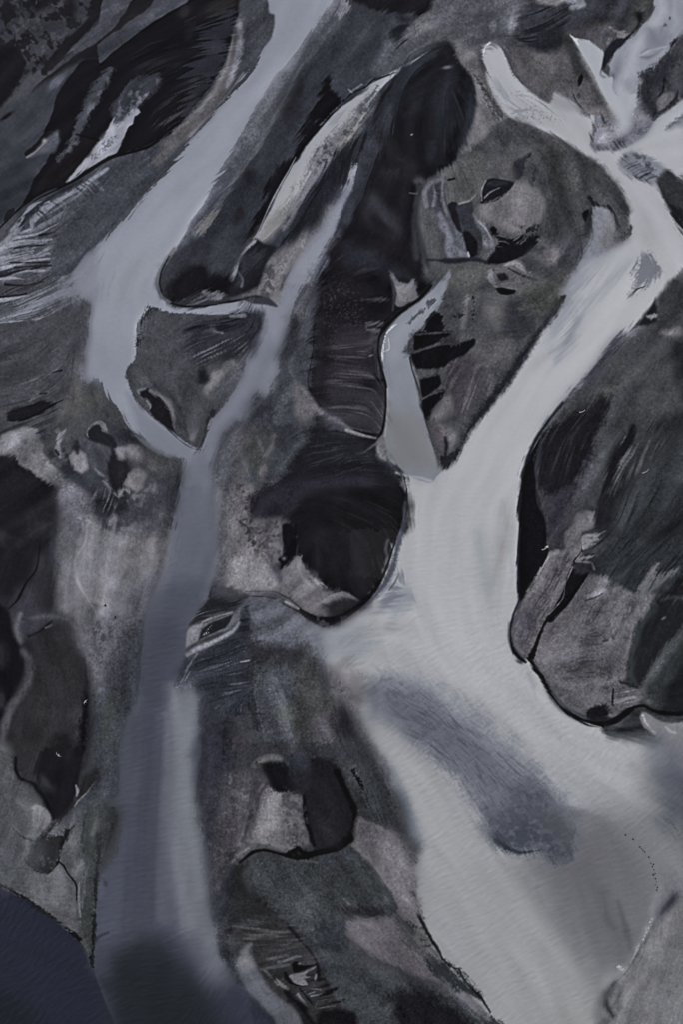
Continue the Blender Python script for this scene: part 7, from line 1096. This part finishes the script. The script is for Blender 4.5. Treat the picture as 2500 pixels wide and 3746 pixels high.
def sediment_material(name, wet):
    m = bpy.data.materials.new(name); m.use_nodes = True; t = m.node_tree; N = t.nodes; K_ = t.links.new
    b = N['Principled BSDF']
    at = N.new('ShaderNodeAttribute'); at.attribute_name = 'silt'
    geo = N.new('ShaderNodeNewGeometry')
    # grain of sand and pebbles: two noises
    n1 = N.new('ShaderNodeTexNoise'); n1.inputs['Scale'].default_value = 2.6; n1.inputs['Detail'].default_value = 3; n1.inputs['Roughness'].default_value = .7
    K_(geo.outputs['Position'], n1.inputs['Vector'])
    mr = N.new('ShaderNodeMapRange'); mr.inputs[1].default_value = .3; mr.inputs[2].default_value = .7; mr.inputs[3].default_value = -1; mr.inputs[4].default_value = 1
    K_(n1.outputs[0], mr.inputs[0])
    mu = N.new('ShaderNodeMath'); mu.operation = 'MULTIPLY'; K_(mr.outputs[0], mu.inputs[0]); K_(at.outputs['Alpha'], mu.inputs[1])
    ad = N.new('ShaderNodeMath'); ad.operation = 'ADD'; ad.inputs[1].default_value = 1; K_(mu.outputs[0], ad.inputs[0])
    sc = N.new('ShaderNodeVectorMath'); sc.operation = 'SCALE'; K_(at.outputs['Color'], sc.inputs[0]); K_(ad.outputs[0], sc.inputs['Scale'])
    K_(sc.outputs[0], b.inputs['Base Color'])
    bump = N.new('ShaderNodeBump')
    if wet:
        b.inputs['Roughness'].default_value = .28; b.inputs['Specular IOR Level'].default_value = .3
        n2 = N.new('ShaderNodeTexNoise'); n2.inputs['Scale'].default_value = 2.2; n2.inputs['Detail'].default_value = 2; K_(geo.outputs['Position'], n2.inputs['Vector'])
        ra = N.new('ShaderNodeAttribute'); ra.attribute_name = 'ripple'
        hm = N.new('ShaderNodeMath'); hm.operation = 'MULTIPLY'; K_(n2.outputs[0], hm.inputs[0]); K_(ra.outputs['Fac'], hm.inputs[1])
        K_(hm.outputs[0], bump.inputs['Height']); bump.inputs['Distance'].default_value = .04
    else:
        b.inputs['Roughness'].default_value = .8; b.inputs['Specular IOR Level'].default_value = .06
        K_(mu.outputs[0], bump.inputs['Height']); bump.inputs['Distance'].default_value = .25
    K_(bump.outputs[0], b.inputs['Normal'])
    return m
sand_mat = sediment_material('volcanic_sand', False); water_mat = sediment_material('silty_water', True)

wx, wy = world(PX, PY)
SHEEN = .0045
co = np.stack([wx, wy, HGT], -1).reshape(-1, 3)
col = np.concatenate([np.clip((lin(A) - SHEEN) * ALB * 1.06, .004, .9), (np.clip(GR, .3, 2.4) * .045 * (.35 + .65 * land))[..., None]], -1).reshape(-1, 4).astype(np.float32)
rip = RIP.reshape(-1)
idx = np.arange(NH * NW).reshape(NH, NW)
quads = np.stack([idx[1:, :-1], idx[1:, 1:], idx[:-1, 1:], idx[:-1, :-1]], -1)
REGF = REG[:-1, :-1]
def tag(o, label, cat=None, kind=None, group=None):
    o['label'] = label
    if cat: o['category'] = cat
    if kind: o['kind'] = kind
    if group: o['group'] = group
for k, key in enumerate(REGN):
    sel = quads[REGF == k]
    if not len(sel): continue
    u, inv = np.unique(sel, return_inverse=True)
    name, label, wet = PLACES[key]
    o = attr_mesh(name, co[u], inv.reshape(-1, 4), col[u], water_mat if wet else sand_mat, rip[u])
    tag(o, label, kind='structure')

# the delta going on beyond the frame: same sand and water, coarser
SK = 11
gx = np.arange(-1700, 4201, SK).astype(np.float64); gy = np.arange(-1500, 5201, SK).astype(np.float64)
SX, SY = np.meshgrid(gx, gy); sx, sy = world(SX, SY)
ex = np.maximum(np.maximum(xs[0] - SX, SX - xs[-1]), 0); ey = np.maximum(np.maximum(ys[0] - SY, SY - ys[-1]), 0)
mi, mj, _ = source(SX, SY)
edge = np.minimum((ex + ey) / 30, 1)
sz = HGT[mi, mj] * edge - .05 * (1 - edge)
sco = np.stack([sx, sy, sz], -1).reshape(-1, 3)
scol = col.reshape(NH, NW, 4)[mi, mj].reshape(-1, 4)
si = np.arange(len(gx) * len(gy)).reshape(len(gy), len(gx))
sq = np.stack([si[1:, :-1], si[1:, 1:], si[:-1, 1:], si[:-1, :-1]], -1)
cx = (gx[1:] + gx[:-1]) / 2; cy = (gy[1:] + gy[:-1]) / 2
out = ~((cx[None, :] > xs[0] + 2 * SK) & (cx[None, :] < xs[-1] - 2 * SK) & (cy[:, None] > ys[0] + 2 * SK) & (cy[:, None] < ys[-1] - 2 * SK))
tag(attr_mesh('delta_plain', sco, sq[out], scol, sand_mat), 'black sand delta going on beyond the frame', kind='structure')
# one sheet to the horizon below everything
gm = bpy.data.materials.new('far_sand'); gm.use_nodes = True; gb = gm.node_tree.nodes['Principled BSDF']; gb.inputs['Roughness'].default_value = .8
gn = gm.node_tree.nodes.new('ShaderNodeTexNoise'); gn.inputs['Scale'].default_value = .01; gr = gm.node_tree.nodes.new('ShaderNodeValToRGB')
gr.color_ramp.elements[0].color = (.03, .03, .034, 1); gr.color_ramp.elements[1].color = (.16, .16, .17, 1)
gm.node_tree.links.new(gn.outputs[0], gr.inputs[0]); gm.node_tree.links.new(gr.outputs[0], gb.inputs['Base Color'])
me = bpy.data.meshes.new('ground'); S_ = 9000; me.from_pydata([(-S_, -S_, -1.2), (S_, -S_, -1.2), (S_, S_, -1.2), (-S_, S_, -1.2)], [], [(0, 1, 2, 3)]); me.materials.append(gm)
go = bpy.data.objects.new('ground', me); C.collection.objects.link(go); tag(go, 'dark sand plain running to the horizon under the delta', kind='structure')

# ======================= small things on the flats ===========================
def simple_mat(name, col, rough=.6, var=.25, scale=8):
    m = bpy.data.materials.new(name); m.use_nodes = True; t = m.node_tree; b = t.nodes['Principled BSDF']; b.inputs['Roughness'].default_value = rough; b.inputs['Specular IOR Level'].default_value = .2
    n = t.nodes.new('ShaderNodeTexNoise'); n.inputs['Scale'].default_value = scale; r = t.nodes.new('ShaderNodeValToRGB')
    r.color_ramp.elements[0].color = tuple(c * (1 - var) for c in col) + (1,); r.color_ramp.elements[1].color = tuple(min(c * (1 + var), 1) for c in col) + (1,)
    t.links.new(n.outputs[0], r.inputs[0]); t.links.new(r.outputs[0], b.inputs['Base Color']); return m
import bmesh
def link(name, bm, mat, parent=None, smooth=True):
    me = bpy.data.meshes.new(name); bm.normal_update(); bm.to_mesh(me); bm.free(); me.materials.append(mat)
    if smooth: me.polygons.foreach_set('use_smooth', [True] * len(me.polygons))
    o = bpy.data.objects.new(name, me); C.collection.objects.link(o)
    if parent: o.parent = parent
    return o
def loft(rings):
    """closed surface through rings of points"""
    bm = bmesh.new(); vs = [[bm.verts.new(p) for p in r] for r in rings]; n = len(rings[0])
    for a, b in zip(vs, vs[1:]):
        for i in range(n): bm.faces.new((a[i], a[(i + 1) % n], b[(i + 1) % n], b[i]))
    bm.faces.new(vs[0][::-1]); bm.faces.new(vs[-1]); return bm
def gull(px, py, z, heading, span, wing_up, sweep, label, roll=0):
    """a gull on the wing: one body with head and tail, two wings as children"""
    x, y = world(px, py, z)
    rings = []
    for (yy, r, zz) in ((.30, .012, .0), (.27, .035, .005), (.22, .05, .01), (.16, .045, .005), (.08, .075, -.01), (-.04, .085, -.015), (-.16, .06, -.005), (-.24, .05, 0), (-.33, .075, .0), (-.36, .08, .0)):
        fl = .25 if yy < -.3 else (.5 if yy < -.2 else .9)
        rings.append([(r * math.cos(a), yy, zz + r * fl * math.sin(a)) for a in np.linspace(0, 2 * math.pi, 10, endpoint=False)])
    o = link('gull', loft(rings), gull_white); o.location = (float(x), float(y), z); o.rotation_euler = (0, roll, heading)
    for s in (-1, 1):
        R_ = []
        for (f, ch, le, up) in ((.04, .20, .10, 0), (.22, .19, .13, .5), (.45, .16, .15, .85), (.62, .14, .08, .9), (.8, .1, -.03 - sweep * .3, .8), (.93, .06, -.12 - sweep * .6, .7), (1, .02, -.2 - sweep, .62)):
            X = s * f * span / 2; Z = up * wing_up
            R_.append([(X, le, Z + .005), (X, le - ch * .4, Z + .018), (X, le - ch, Z + .002), (X, le - ch * .4, Z - .012)])
        if s < 0: R_ = [r[::-1] for r in R_]
        link('wing', loft(R_), gull_grey, o)
    tag(o, label, 'gull', group='gulls over the black sand')
gull_white = simple_mat('white_feathers', (.8, .8, .8), .6, .05); gull_grey = simple_mat('pale_grey_feathers', (.72, .72, .74), .6, .1)
gull(311, 2567, 5, math.radians(55), 1.55, .05, .0, 'white gull with wings level in one straight line over the edge of the black bar')
gull(212, 2762, 5, math.radians(140), 1.9, .3, .25, 'white gull with wings bent into an open hook, over the foot of the black bar')
gull(1508, 493, 5, math.radians(20), 1.1, .2, .1, 'small white gull with bent wings above the long black bar near the top centre')

def ground_z(px, py):
    i = int((py - Y0) / STEP); j = int((px - X0) / STEP); return float(HGT[i, j])
import random
rd = random.Random(3)
def stone(px, py, size, mat, label, group=None, cat='stone', name='stone'):
    z = ground_z(px, py); x, y = world(px, py, z)
    bm = bmesh.new(); bmesh.ops.create_icosphere(bm, subdivisions=2, radius=size)
    ph = [rd.uniform(0, 6) for _ in range(6)]
    for v in bm.verts:
        k = 1 + .18 * math.sin(4 * v.co.x / size + ph[0]) + .15 * math.sin(5 * v.co.y / size + ph[1]) + .1 * math.sin(7 * v.co.z / size + ph[2])
        v.co *= k; v.co.z *= .5; v.co.x *= 1.25
    o = link(name, bm, mat); o.location = (float(x), float(y), z + size * .2); o.rotation_euler = (0, 0, rd.uniform(0, 3))
    tag(o, label, cat, group=group); return o
def driftwood(p0, p1, r, mat, label):
    z = ground_z(*p0); a = Vector((*[float(q) for q in world(*p0, z)], z + r * .6)); b = Vector((*[float(q) for q in world(*p1, z)], z + r * .9))
    d = b - a; L_ = d.length; rings = []
    for k in range(9):
        f = k / 8; rr = r * (1 - .55 * f) * (1 + .15 * math.sin(9 * f)); bend = .12 * L_ * math.sin(f * 3)
        rings.append([(bend + rr * math.cos(t), f * L_, rr * math.sin(t)) for t in np.linspace(0, 2 * math.pi, 8, endpoint=False)])
    o = link('driftwood', loft(rings), mat); o.location = a; o.rotation_euler = (0, 0, math.atan2(d.y, d.x) - math.pi / 2)
    # a broken side branch
    rings = [[(r * .45 * (1 - f * .7) * math.cos(t) + f * L_ * .22, L_ * .45 + f * L_ * .25, r * .45 * (1 - f * .7) * math.sin(t)) for t in np.linspace(0, 2 * math.pi, 6, endpoint=False)] for f in (0, .5, 1)]
    link('branch', loft(rings), mat, o); tag(o, label, 'driftwood')
dark_rock = simple_mat('wet_basalt', (.02, .02, .022), .5); bleached = simple_mat('bleached_wood', (.42, .41, .40), .8); ice = simple_mat('pale_pebble', (.7, .7, .72), .5, .1)
stone(384, 2215, .32, dark_rock, 'dark stone on the tan flat, upper of the two beside the pale crest line', 'stones on the tan flat')
stone(420, 2258, .28, dark_rock, 'dark stone on the tan flat, lower and nearer the river channel', 'stones on the tan flat')
driftwood((2122, 1510), (2142, 1500), .22, bleached, 'pale curved driftwood log at the upper end of the shore bar on the right')
driftwood((2352, 1732), (2376, 1716), .16, bleached, 'thin pale driftwood stick lying on the grey-green bar at the right')
driftwood((1985, 2012), (2003, 2001), .2, bleached, 'white driftwood stump on the black shore just above the tan runnel')
for q in ("2290 3054", "2318 3070", "2342 3098", "2349 3104", "2354 3112", "2361 3116", "2376 3136", "2383 3158", "2389 3170", "2393 3162", "2394 3182", "2398 3196", "2392 3200", "2400 3214", "2403 3226", "2399 3236", "2407 3246", "2405 3256"):
    px, py = map(float, q.split()); stone(px, py, rd.uniform(.12, .24), dark_rock, 'small dark stone in the curved row edging the grey silt at lower right', 'dark stones along the silt line')
for q in ("2388 3362", "2380 3374", "2384 3384", "2376 3396", "2366 3412", "2362 3424", "2356 3436", "2340 3460", "2276 3536", "2282 3546", "2270 3540"):
    px, py = map(float, q.split()); stone(px, py, rd.uniform(.1, .18), ice, 'pale pebble on the dark waterline between the silt and the corner flat', 'pale pebbles on the waterline', 'pebble', 'pebble')
